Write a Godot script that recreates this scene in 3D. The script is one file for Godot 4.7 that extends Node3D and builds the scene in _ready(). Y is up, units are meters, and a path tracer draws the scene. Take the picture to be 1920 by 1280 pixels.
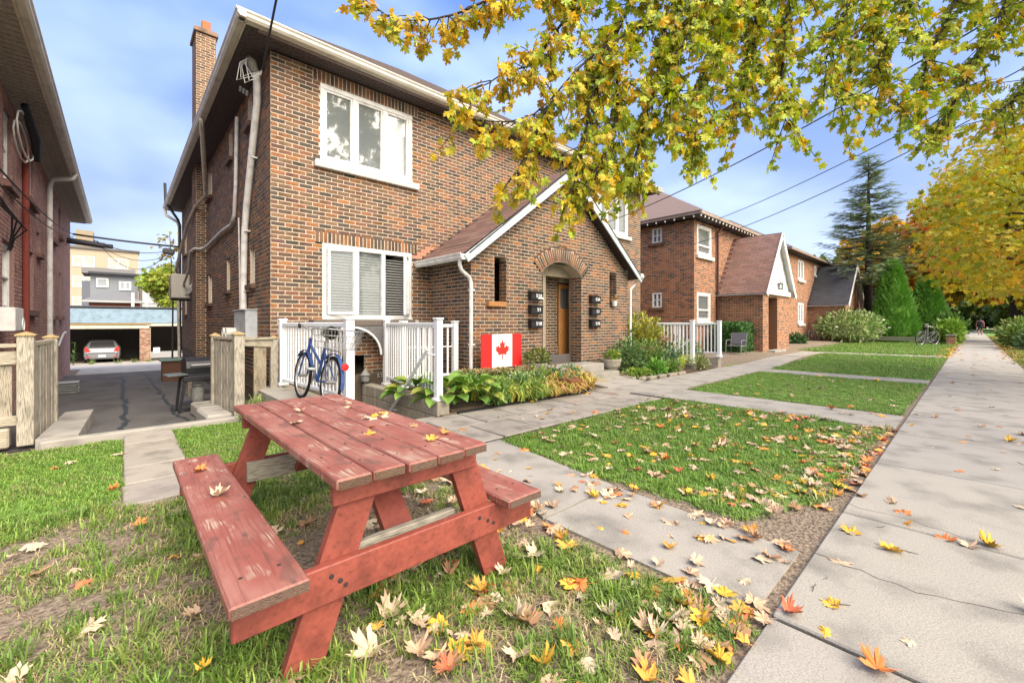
extends Node3D

const CAM := Vector3(0, 1.3, 0)
const COURSE := 0.0698
const BRICK_L := 0.2127
var M := {}
var rng := RandomNumberGenerator.new()
var taken := {}
var T := {}


func _ready() -> void:
	rng.seed = 7
	set_view()
	make_textures()
	make_materials()
	build_ground()
	build_main_house()
	build_mauve_house()
	build_street_houses()
	build_back_lot()
	build_fences()
	build_stairwells()
	build_picnic_table()
	build_porch_things()
	build_driveway_things()
	build_bicycles()
	build_beds()
	build_grass()
	build_overhead_maple()
	build_far_trees()
	build_wires()
	build_fallen_leaves()
	build_litter()
	build_person()


func set_view() -> void:
	var cam := Camera3D.new()
	cam.name = "camera"
	cam.projection = Camera3D.PROJECTION_FRUSTUM
	cam.near = 0.1
	cam.far = 900.0
	cam.size = 2.0 * 0.1 * 640.0 / 797.0
	cam.frustum_offset = Vector2(0.0, -0.1 * 35.0 / 797.0)
	cam.position = CAM
	cam.rotation.y = -atan(735.0 / 797.0)
	add_child(cam)
	cam.current = true
	var env := Environment.new()
	env.background_mode = Environment.BG_SKY
	env.tonemap_mode = Environment.TONE_MAPPER_LINEAR
	env.tonemap_exposure = 1.55
	env.sdfgi_enabled = true
	env.ssao_enabled = true
	env.ssil_enabled = true
	var sky := Sky.new()
	var ps := ProceduralSkyMaterial.new()
	ps.sky_top_color = Color(0.105, 0.235, 0.66).linear_to_srgb()
	ps.sky_horizon_color = Color(0.52, 0.61, 0.72).linear_to_srgb()
	ps.sky_curve = 0.22
	ps.sky_energy_multiplier = 1.0
	ps.ground_bottom_color = Color(0.16, 0.15, 0.13).linear_to_srgb()
	ps.ground_horizon_color = Color(0.45, 0.46, 0.46).linear_to_srgb()
	ps.sky_cover = cloud_cover()
	sky.sky_material = ps
	env.sky = sky
	var we := WorldEnvironment.new()
	we.name = "world"
	we.environment = env
	add_child(we)
	var sun := DirectionalLight3D.new()
	sun.name = "sun"
	sun.light_energy = 1.5
	sun.light_angular_distance = 55.0
	sun.light_color = Color(1.0, 0.955, 0.89)
	sun.shadow_enabled = true
	add_child(sun)
	sun.look_at_from_position(Vector3.ZERO, Vector3(-0.06, -0.67, -0.74), Vector3.UP)


func cloud_cover() -> Texture2D:
	# thin white cirrus: white colour whose alpha is a stretched noise
	var w := 1024
	var h := 512
	var fa := FastNoiseLite.new()
	fa.seed = 11
	fa.frequency = 1.0
	fa.fractal_octaves = 5
	var im := Image.create(w, h, false, Image.FORMAT_RGBA8)
	for y in h:
		var el := PI * (0.5 - (y + 0.5) / h)
		for x in w:
			var az := TAU * (x + 0.5) / w
			var d := Vector3(cos(el) * cos(az), sin(el), cos(el) * sin(az))
			var k := fa.get_noise_3d(d.x * 1.3 + 0.35 * d.z, d.y * 3.4, d.z * 1.3) * 0.75 + fa.get_noise_3d(d.x * 3.4 + 9.0, d.y * 7.0, d.z * 3.4) * 0.3
			var a := clampf(k * 0.7 + 0.20, 0.0, 0.55)
			im.set_pixel(x, y, Color(0.80, 0.83, 0.88, a))
	return ImageTexture.create_from_image(im)


# ------------------------------------------------------------------ shapes
class MB:
	var v := PackedVector3Array()
	var n := PackedVector3Array()
	var c := PackedColorArray()
	var ix := PackedInt32Array()
	var col := Color(1, 1, 1)
	var xf := Transform3D.IDENTITY

	func tri(a: Vector3, b: Vector3, d: Vector3) -> void:
		a = xf * a
		b = xf * b
		d = xf * d
		var nn := (b - a).cross(d - a).normalized()
		var k := v.size()
		v.append(a)
		v.append(b)
		v.append(d)
		for i in 3:
			n.append(nn)
			c.append(col)
		ix.append(k)
		ix.append(k + 2)
		ix.append(k + 1)

	func quad(a: Vector3, b: Vector3, d: Vector3, e: Vector3) -> void:
		a = xf * a
		b = xf * b
		d = xf * d
		e = xf * e
		var nn := (d - a).cross(e - b).normalized()
		var k := v.size()
		v.append(a)
		v.append(b)
		v.append(d)
		v.append(e)
		for i in 4:
			n.append(nn)
			c.append(col)
		ix.append_array(PackedInt32Array([k, k + 2, k + 1, k, k + 3, k + 2]))

	func box(p: Vector3, s: Vector3, b := Basis.IDENTITY, bev := 0.0) -> void:
		var h := s * 0.5
		if bev <= 0.0:
			var q := []
			for i in 8:
				q.append(p + b * Vector3(h.x if i & 1 else -h.x, h.y if i & 2 else -h.y, h.z if i & 4 else -h.z))
			quad(q[4], q[5], q[7], q[6])
			quad(q[1], q[0], q[2], q[3])
			quad(q[5], q[1], q[3], q[7])
			quad(q[0], q[4], q[6], q[2])
			quad(q[6], q[7], q[3], q[2])
			quad(q[0], q[1], q[5], q[4])
			return
		bev = minf(bev, minf(h.x, minf(h.y, h.z)) * 0.9)
		var P := func(sx, sy, sz, ax):
			var e := Vector3(sx * (h.x - (0.0 if ax == 0 else bev)), sy * (h.y - (0.0 if ax == 1 else bev)), sz * (h.z - (0.0 if ax == 2 else bev)))
			return p + b * e
		for s1 in [-1, 1]:
			orient(P.call(s1, -1, -1, 0), P.call(s1, 1, -1, 0), P.call(s1, 1, 1, 0), P.call(s1, -1, 1, 0), p)
			orient(P.call(-1, s1, -1, 1), P.call(1, s1, -1, 1), P.call(1, s1, 1, 1), P.call(-1, s1, 1, 1), p)
			orient(P.call(-1, -1, s1, 2), P.call(1, -1, s1, 2), P.call(1, 1, s1, 2), P.call(-1, 1, s1, 2), p)
			for s2 in [-1, 1]:
				orient(P.call(s1, s2, -1, 0), P.call(s1, s2, 1, 0), P.call(s1, s2, 1, 1), P.call(s1, s2, -1, 1), p)
				orient(P.call(s1, -1, s2, 0), P.call(s1, 1, s2, 0), P.call(s1, 1, s2, 2), P.call(s1, -1, s2, 2), p)
				orient(P.call(-1, s1, s2, 1), P.call(1, s1, s2, 1), P.call(1, s1, s2, 2), P.call(-1, s1, s2, 2), p)
				for s3 in [-1, 1]:
					var a: Vector3 = P.call(s1, s2, s3, 0)
					var d: Vector3 = P.call(s1, s2, s3, 1)
					var e: Vector3 = P.call(s1, s2, s3, 2)
					if (d - a).cross(e - a).dot(a - p) > 0.0:
						tri(a, d, e)
					else:
						tri(a, e, d)

	func orient(a: Vector3, b: Vector3, d: Vector3, e: Vector3, inside: Vector3) -> void:
		if (d - a).cross(e - b).dot((a + d) * 0.5 - inside) > 0.0:
			quad(a, b, d, e)
		else:
			quad(e, d, b, a)

	# a squared bar from a to b, w wide across and h thick along up
	func bar(a: Vector3, b: Vector3, w: float, h: float, up := Vector3.UP, bev := 0.0) -> void:
		var z := (b - a).normalized()
		var x := up.cross(z)
		if x.length() < 0.001:
			x = Vector3.RIGHT if absf(z.x) < 0.9 else Vector3.FORWARD
		x = x.normalized()
		var y := z.cross(x)
		box((a + b) * 0.5, Vector3(w, h, a.distance_to(b)), Basis(x, y, z), bev)

	func tube(pts: Array, r: Variant, sides := 8, caps := true) -> void:
		var m := pts.size()
		var k0 := v.size()
		var side := Vector3.ZERO
		for i in m:
			var p: Vector3 = pts[i]
			var dir: Vector3 = ((pts[mini(i + 1, m - 1)] as Vector3) - (pts[maxi(i - 1, 0)] as Vector3)).normalized()
			if side == Vector3.ZERO:
				side = dir.cross(Vector3.UP if absf(dir.y) < 0.9 else Vector3.RIGHT).normalized()
			else:
				side = (side - dir * side.dot(dir)).normalized()
			var other := dir.cross(side)
			var rr: float = r[i] if r is Array or r is PackedFloat32Array else r
			for j in sides:
				var t := TAU * j / sides
				var o := side * cos(t) + other * sin(t)
				v.append(xf * (p + o * rr))
				n.append(xf.basis * o)
				c.append(col)
		for i in m - 1:
			for j in sides:
				var a := k0 + i * sides + j
				var b := k0 + i * sides + (j + 1) % sides
				ix.append_array(PackedInt32Array([a, a + sides, b, b, a + sides, b + sides]))
		if caps:
			for e in [0, m - 1]:
				var k = k0 + e * sides
				for j in range(1, sides - 1):
					ix.append_array(PackedInt32Array([k, k + j + 1, k + j] if e else [k, k + j, k + j + 1]))

	# profile of (radius, height) turned round the y axis at o
	func lathe(pr: Array, o: Vector3, sides := 16, smooth := true) -> void:
		if pr[0].y > pr[pr.size() - 1].y:
			pr = pr.duplicate()
			pr.reverse()
		for i in pr.size() - 1:
			var a: Vector2 = pr[i]
			var b: Vector2 = pr[i + 1]
			var k := v.size()
			var nn := Vector2(b.y - a.y, a.x - b.x).normalized()
			for j in sides + 1:
				var t := TAU * j / sides
				var d := Vector3(cos(t), 0, sin(t))
				for q in [a, b]:
					v.append(xf * (o + d * q.x + Vector3(0, q.y, 0)))
					n.append((xf.basis * (d * nn.x + Vector3(0, nn.y, 0))).normalized())
					c.append(col)
			for j in sides:
				var e := k + j * 2
				ix.append_array(PackedInt32Array([e, e + 2, e + 1, e + 1, e + 2, e + 3]))

	# flat outline (2-D, in the plane ux, uy through o) given a thickness along ux x uy
	func slab(outline: PackedVector2Array, o: Vector3, ux: Vector3, uy: Vector3, thick: float) -> void:
		var nn := ux.cross(uy).normalized()
		var pts := outline.duplicate()
		if Geometry2D.is_polygon_clockwise(pts):
			pts.reverse()
		var t := Geometry2D.triangulate_polygon(pts)
		for i in range(0, t.size(), 3):
			var q := [pts[t[i]], pts[t[i + 1]], pts[t[i + 2]]]
			if (q[1] - q[0]).cross(q[2] - q[0]) < 0:
				q = [q[0], q[2], q[1]]
			var w := q.map(func(e): return o + ux * e.x + uy * e.y)
			tri(w[0] + nn * thick, w[1] + nn * thick, w[2] + nn * thick)
			tri(w[0], w[2], w[1])
		for i in pts.size():
			var a := pts[i]
			var b := pts[(i + 1) % pts.size()]
			var wa := o + ux * a.x + uy * a.y
			var wb := o + ux * b.x + uy * b.y
			quad(wa, wb, wb + nn * thick, wa + nn * thick)

	func ring(o: Vector3, ax: Vector3, R: float, r: float, seg := 32, sides := 6) -> void:
		var pts := []
		var a := ax.cross(Vector3.UP if absf(ax.y) < 0.9 else Vector3.RIGHT).normalized()
		var b := ax.cross(a).normalized()
		for i in seg + 1:
			var t := TAU * i / seg
			pts.append(o + (a * cos(t) + b * sin(t)) * R)
		tube(pts, r, sides, false)

	func mesh() -> ArrayMesh:
		var m := ArrayMesh.new()
		var arr := []
		arr.resize(Mesh.ARRAY_MAX)
		arr[Mesh.ARRAY_VERTEX] = v
		arr[Mesh.ARRAY_NORMAL] = n
		arr[Mesh.ARRAY_COLOR] = c
		arr[Mesh.ARRAY_INDEX] = ix
		m.add_surface_from_arrays(Mesh.PRIMITIVE_TRIANGLES, arr)
		return m


func mb(col := Color(1, 1, 1)) -> MB:
	var b := MB.new()
	b.col = col
	return b


func numbered(called: String) -> String:
	if not taken.has(called):
		taken[called] = 0
		return called
	taken[called] += 1
	return "%s_%03d" % [called, taken[called]]


func tag(o: Node, label: String, category := "", group := "", kind := "") -> void:
	o.set_meta("label", label)
	if category:
		o.set_meta("category", category)
	if group:
		o.set_meta("group", group)
	if kind:
		o.set_meta("kind", kind)


# a Node3D at a thing's base
func thing(called: String, label: String, category: String, at := Vector3.ZERO, turn := 0.0, group := "") -> Node3D:
	var o := Node3D.new()
	o.name = numbered(called)
	add_child(o)
	o.position = at
	o.rotation.y = turn
	tag(o, label, category, group)
	return o


# one mesh as a part of parent, in the parent's own axes
func part(parent: Node3D, called: String, b: Variant, m: Material, at := Vector3.ZERO) -> MeshInstance3D:
	var o := MeshInstance3D.new()
	o.name = called
	o.mesh = b.mesh() if b is MB else b
	o.material_override = m
	o.position = at
	parent.add_child(o, true)
	return o


# a part whose shape was given in world axes (things that are not turned)
func wpart(parent: Node3D, called: String, b: Variant, m: Material) -> MeshInstance3D:
	return part(parent, called, b, m, -parent.position if parent.get_parent() == self else Vector3.ZERO)


# a thing of one mesh
func single(called: String, b: Variant, m: Material, label: String, category: String, at := Vector3.ZERO, group := "") -> MeshInstance3D:
	var o := part(self, numbered(called), b, m, at)
	tag(o, label, category, group)
	return o


func struct(called: String, b: Variant, m: Material, label := "") -> MeshInstance3D:
	var o := part(self, numbered(called), b, m)
	o.set_meta("kind", "structure")
	if label:
		o.set_meta("label", label)
	return o


func many(parent: Node3D, called: String, mesh: Mesh, m: Material, xfs: Array, cols := []) -> MultiMeshInstance3D:
	var mm := MultiMesh.new()
	mm.transform_format = MultiMesh.TRANSFORM_3D
	mm.use_colors = not cols.is_empty()
	mm.mesh = mesh
	mm.instance_count = xfs.size()
	for i in xfs.size():
		mm.set_instance_transform(i, xfs[i])
		if mm.use_colors:
			mm.set_instance_color(i, cols[i])
	var o := MultiMeshInstance3D.new()
	o.name = called if parent != self else numbered(called)
	o.multimesh = mm
	o.material_override = m
	parent.add_child(o, true)
	o.set_meta("kind", "stuff")
	return o


func lin(r: float, g: float, b: float) -> Color:
	return Color(r, g, b)


func jit(col: Color, a: float) -> Color:
	var k := 1.0 + rng.randf_range(-a, a)
	return Color(col.r * k * (1.0 + rng.randf_range(-a, a) * 0.3), col.g * k, col.b * k * (1.0 + rng.randf_range(-a, a) * 0.3))


func rv(a: float) -> Vector3:
	return Vector3(rng.randf_range(-a, a), rng.randf_range(-a, a), rng.randf_range(-a, a))


# ------------------------------------------------------------------ materials
func noise_tex(called: String, freq: float, oct: int, ramp: Array, sd := 1, size := 512, type := FastNoiseLite.TYPE_SIMPLEX_SMOOTH) -> void:
	var f := FastNoiseLite.new()
	f.noise_type = type
	f.seed = sd
	f.frequency = freq
	f.fractal_octaves = oct
	var t := NoiseTexture2D.new()
	t.width = size
	t.height = size
	t.seamless = true
	t.noise = f
	var g := Gradient.new()
	g.offsets = PackedFloat32Array(ramp.map(func(e): return e[0]))
	g.colors = PackedColorArray(ramp.map(func(e): return e[1] if e[1] is Color else Color(e[1], e[1], e[1])))
	t.color_ramp = g
	T[called] = t


func make_textures() -> void:
	noise_tex("grain", 0.03, 5, [[0.0, 0.62], [0.45, 0.88], [1.0, 1.0]], 3)
	noise_tex("rough", 0.05, 4, [[0.0, 0.0], [1.0, 1.0]], 5)
	noise_tex("stone", 0.012, 6, [[0.0, 0.80], [0.35, 0.92], [0.6, 0.97], [1.0, 1.0]], 9)
	noise_tex("asphalt", 0.09, 4, [[0.0, 0.35], [0.5, 0.7], [0.72, 0.85], [0.8, 1.0]], 12)
	noise_tex("wood", 0.02, 4, [[0.0, 0.45], [0.3, 0.78], [0.6, 0.95], [1.0, 1.0]], 21)
	var paint := Color(0.27, 0.062, 0.042).linear_to_srgb()
	noise_tex("paint", 0.02, 5, [[0.0, paint.darkened(0.3)], [0.3, paint.darkened(0.06)], [0.7, paint], [1.0, paint.lightened(0.07)]], 34)
	var s0 := Color(0.075, 0.055, 0.04).linear_to_srgb()
	var s1 := Color(0.19, 0.145, 0.105).linear_to_srgb()
	var s2 := Color(0.27, 0.215, 0.16).linear_to_srgb()
	noise_tex("soil", 0.02, 6, [[0.0, s0], [0.45, s1], [0.75, s2], [1.0, s1]], 41, 1024)
	var g0 := Color(0.08, 0.15, 0.022).linear_to_srgb()
	var g1 := Color(0.15, 0.27, 0.04).linear_to_srgb()
	noise_tex("turf", 0.03, 6, [[0.0, g0], [0.6, g1], [1.0, g1.lightened(0.1)]], 43)
	noise_tex("speckle", 0.16, 3, [[0.0, 0.70], [0.35, 0.88], [0.65, 0.95], [0.85, 1.0], [1.0, 1.0]], 61)
	noise_tex("stain", 0.008, 6, [[0.0, 0.76], [0.3, 0.89], [0.5, 0.97], [1.0, 1.0]], 62)
	noise_tex("streak", 0.012, 5, [[0.0, 0.62], [0.3, 0.86], [0.55, 1.0], [1.0, 1.0]], 63)
	T.boards = board_paint()
	noise_tex("bark", 0.03, 5, [[0.0, 0.3], [0.5, 0.75], [1.0, 1.0]], 51)


# chipped and faded red paint on long boards: u covers 1.43 m across, v covers 2 m along the grain
func board_paint() -> Texture2D:
	var n := 1024
	var f := FastNoiseLite.new()
	f.seed = 77
	f.frequency = 1.0
	f.fractal_octaves = 3
	var red := Color(0.255, 0.078, 0.058)
	var faded := Color(0.31, 0.135, 0.105)
	var bare := Color(0.40, 0.32, 0.25)
	var grime := Color(0.10, 0.056, 0.044)
	var knots := []
	for k in 26:
		knots.append([rng.randf() * 1.43, rng.randf() * 2.0, rng.randf_range(0.006, 0.013)])
	var im := Image.create(n, n, false, Image.FORMAT_RGB8)
	for y in n:
		var z := 2.0 * y / n
		for x in n:
			var u := 1.43 * x / n
			var warp := 0.012 * f.get_noise_2d(u * 9.0, z * 2.2)
			var grain := f.get_noise_2d((u + warp) * 95.0, z * 1.7)
			var fine := f.get_noise_2d((u + warp) * 260.0 + 40.0, z * 5.0)
			var patch := f.get_noise_2d(u * 5.0 + 7.0, z * 2.6)
			var patch2 := f.get_noise_2d(u * 7.0 - 9.0, z * 4.0 + 5.0)
			var c := red.lerp(faded, clampf(0.35 + patch * 1.1, 0.0, 1.0))
			c = c.lerp(red.darkened(0.35), clampf(-grain * 1.5 - 0.05, 0.0, 0.55))
			c = c.lerp(bare, clampf((patch2 - 0.22) * 3.0, 0.0, 1.0) * clampf(grain * 2.6 + 0.35, 0.0, 0.85))
			c = c.lerp(grime, clampf((-patch2 - 0.24) * 2.2, 0.0, 0.5) + clampf(fine - 0.42, 0.0, 0.3))
			for k in knots:
				var dx: float = (u - k[0]) / k[2]
				var dz: float = (z - k[1]) / (k[2] * 2.2)
				var d := dx * dx + dz * dz
				if d < 5.0:
					c = c.lerp(grime, 0.75 * exp(-d * 1.2) + 0.25 * maxf(0.0, sin(d * 3.0)) * exp(-d * 0.6))
			im.set_pixel(x, y, c.linear_to_srgb())
	return ImageTexture.create_from_image(im)


# a second, coarser pattern multiplied over a material
func weather(called: String, tex: String, scale: Vector3) -> void:
	var m: StandardMaterial3D = M[called]
	m.detail_enabled = true
	m.detail_albedo = T[tex]
	m.detail_blend_mode = BaseMaterial3D.BLEND_MODE_MUL
	m.detail_uv_layer = BaseMaterial3D.DETAIL_UV_2
	m.uv2_triplanar = true
	m.uv2_world_triplanar = true
	m.uv2_triplanar_sharpness = 6.0
	m.uv2_scale = scale


func mk(called: String, col: Color, rough := 0.8, tex := "", scale := Vector3.ONE, bump := 0.0, bump_tex := "rough") -> StandardMaterial3D:
	var m := StandardMaterial3D.new()
	m.resource_name = called
	m.albedo_color = col.linear_to_srgb()
	m.roughness = rough
	m.vertex_color_use_as_albedo = true
	m.uv1_triplanar = true
	m.uv1_world_triplanar = true
	m.uv1_triplanar_sharpness = 6.0
	m.uv1_scale = scale
	if tex:
		m.albedo_texture = T[tex]
	if bump > 0.0:
		m.heightmap_enabled = true
		m.heightmap_texture = T[bump_tex]
		m.heightmap_scale = bump
	M[called] = m
	return m


func make_materials() -> void:
	var one := Color(1, 1, 1)
	mk("brick", one, 0.9, "grain", Vector3(3, 3, 3), 0.25)
	mk("mortar", Color(0.68, 0.565, 0.44), 0.95, "grain", Vector3(2, 2, 2), 0.2)
	mk("mortar_grey", Color(0.66, 0.55, 0.42), 0.95, "grain", Vector3(2, 2, 2))
	mk("mortar_mauve", Color(0.33, 0.20, 0.18), 0.9, "grain", Vector3(2, 2, 2))
	mk("white", Color(0.80, 0.80, 0.79), 0.42, "stone", Vector3(0.7, 0.7, 0.7))
	mk("white_metal", Color(0.78, 0.80, 0.83), 0.35)
	mk("gutter", Color(0.66, 0.62, 0.54), 0.45, "stone", Vector3(0.5, 0.5, 0.5))
	mk("rake", Color(0.50, 0.575, 0.63), 0.5, "stone", Vector3(0.6, 0.6, 0.6))
	mk("soffit", Color(0.105, 0.08, 0.085), 0.85, "wood", Vector3(1.5, 6, 1.5))
	mk("soffit_mauve", Color(0.50, 0.45, 0.40), 0.85, "grain", Vector3(1.5, 2, 1.5))
	mk("sillstone", Color(0.62, 0.60, 0.56), 0.9, "stone", Vector3(2.5, 2.5, 2.5), 0.5)
	mk("concrete", Color(0.40, 0.375, 0.335), 0.92, "speckle", Vector3(1.3, 1.3, 1.3), 0.12)
	mk("paver", Color(0.40, 0.36, 0.315), 0.92, "speckle", Vector3(1.6, 1.6, 1.6), 0.15)
	mk("lane", Color(0.40, 0.375, 0.34), 0.92, "stone", Vector3(0.35, 0.35, 0.35))
	mk("block", Color(0.38, 0.34, 0.28), 0.95, "stone", Vector3(2, 2, 2), 0.6)
	mk("joint_dirt", Color(0.05, 0.04, 0.032), 0.97, "grain", Vector3(3, 3, 3))
	mk("asphalt", Color(0.22, 0.205, 0.20), 0.9, "asphalt", Vector3(1.6, 1.6, 1.6), 0.3, "asphalt")
	mk("tar", Color(0.018, 0.024, 0.025), 0.7)
	mk("soil", one, 0.97, "soil", Vector3(1.3, 1.3, 1.3), 1.2)
	mk("turf", one, 0.95, "turf", Vector3(1.2, 1.2, 1.2), 1.0)
	mk("shingle", one, 0.93, "grain", Vector3(5, 5, 5), 0.3)
	mk("wood_z", one, 0.85, "wood", Vector3(9, 9, 0.8), 0.2, "wood")
	mk("fence", Color(0.45, 0.405, 0.33), 0.9, "wood", Vector3(9, 0.7, 9), 0.3, "wood")
	mk("fence_x", Color(0.42, 0.375, 0.29), 0.9, "wood", Vector3(0.8, 9, 9), 0.3, "wood")
	mk("table_top", one, 0.62, "boards", Vector3(0.7, 0.7, 0.5), 0.15, "wood")
	M.table_top.uv1_offset = Vector3(-0.14, 0, 0.725)
	mk("table_frame", one, 0.6, "paint", Vector3(3, 3, 3), 0.08, "wood")
	mk("bare_wood", Color(0.36, 0.33, 0.27), 0.9, "wood", Vector3(0.9, 9, 9), 0.2, "wood")
	mk("end_grain", Color(0.15, 0.095, 0.07), 0.95, "stone", Vector3(6, 6, 6), 0.6)
	mk("plain", one, 0.6)
	mk("matte", one, 0.92, "grain", Vector3(2, 2, 2))
	mk("metal", one, 0.35)
	M.metal.metallic = 0.8
	mk("black_paint", Color(0.012, 0.012, 0.016), 0.4)
	mk("grey_box", Color(0.47, 0.50, 0.53), 0.5, "stone", Vector3(0.6, 0.6, 0.6))
	mk("pvc", Color(0.74, 0.73, 0.72), 0.5, "stone", Vector3(0.8, 0.8, 0.8))
	mk("door_wood", Color(0.55, 0.25, 0.075), 0.45, "wood", Vector3(8, 0.6, 8))
	mk("tan", Color(0.33, 0.275, 0.20), 0.6, "stone", Vector3(1, 1, 1))
	mk("dark_room", Color(0.03, 0.03, 0.032), 0.95)
	mk("blind", Color(0.74, 0.75, 0.73), 0.6)
	mk("bark", Color(0.075, 0.058, 0.045), 0.95, "bark", Vector3(4, 0.8, 4), 1.0, "bark")
	mk("leafing", one, 0.6)
	M.leafing.backlight_enabled = true
	M.leafing.backlight = Color(0.34, 0.32, 0.10).linear_to_srgb()
	mk("greenery", one, 0.6)
	M.greenery.backlight_enabled = true
	M.greenery.backlight = Color(0.16, 0.24, 0.03).linear_to_srgb()
	mk("dry_leaf", one, 0.75)
	mk("glass", Color(0.75, 0.8, 0.82, 1.0), 0.03)
	M.glass.transparency = BaseMaterial3D.TRANSPARENCY_ALPHA
	M.glass.albedo_color = Color(0.8, 0.85, 0.87, 0.12)
	M.glass.vertex_color_use_as_albedo = false
	M.glass.metallic_specular = 0.9
	mk("car_paint", Color(0.24, 0.25, 0.27), 0.28)
	M.car_paint.metallic = 0.5
	M.car_paint.clearcoat_enabled = true
	mk("rubber", Color(0.018, 0.018, 0.018), 0.85)
	mk("cloth", one, 0.95)
	weather("concrete", "stain", Vector3(0.42, 0.42, 0.42))
	weather("paver", "stain", Vector3(0.6, 0.6, 0.6))
	weather("asphalt", "stain", Vector3(0.3, 0.3, 0.16))
	weather("brick", "streak", Vector3(0.45, 0.3, 0.45))
	weather("fence", "stain", Vector3(1.2, 0.7, 1.2))
	weather("table_frame", "stain", Vector3(1.1, 1.1, 1.1))
	weather("turf", "streak", Vector3(0.7, 0.7, 0.7))
	mk("beige_brick", Color(0.40, 0.34, 0.255), 0.9, "stone", Vector3(0.8, 0.8, 0.8))


# ------------------------------------------------------------------ ground
func drive_y(z: float) -> float:
	var d = -z
	if d < 6.7:
		return 0.0
	if d < 16.0:
		return lerpf(-0.05, -0.45, (d - 6.7) / 9.3)
	if d < 22.5:
		return -0.45
	if d < 36.0:
		return lerpf(-0.45, -1.25, (d - 22.5) / 13.5)
	return -1.25


func ground_y(x: float, z: float) -> float:
	if z < -22.5:
		return drive_y(z)
	if x < 1.78 and z < -6.7:
		return drive_y(z)
	if x > 1.78 and z < -4.9:
		return 0.12 * smoothstep(4.9, 6.2, -z)
	return 0.0


func flat_slab(outline: Array, top: float, thick: float, bev := 0.0) -> MB:
	var b = mb()
	var pts = PackedVector2Array()
	for e in outline:
		pts.append(Vector2(e[0], -e[1]))
	b.slab(pts, Vector3(0, top - thick, 0), Vector3.RIGHT, Vector3.FORWARD, thick)
	return b


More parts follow.
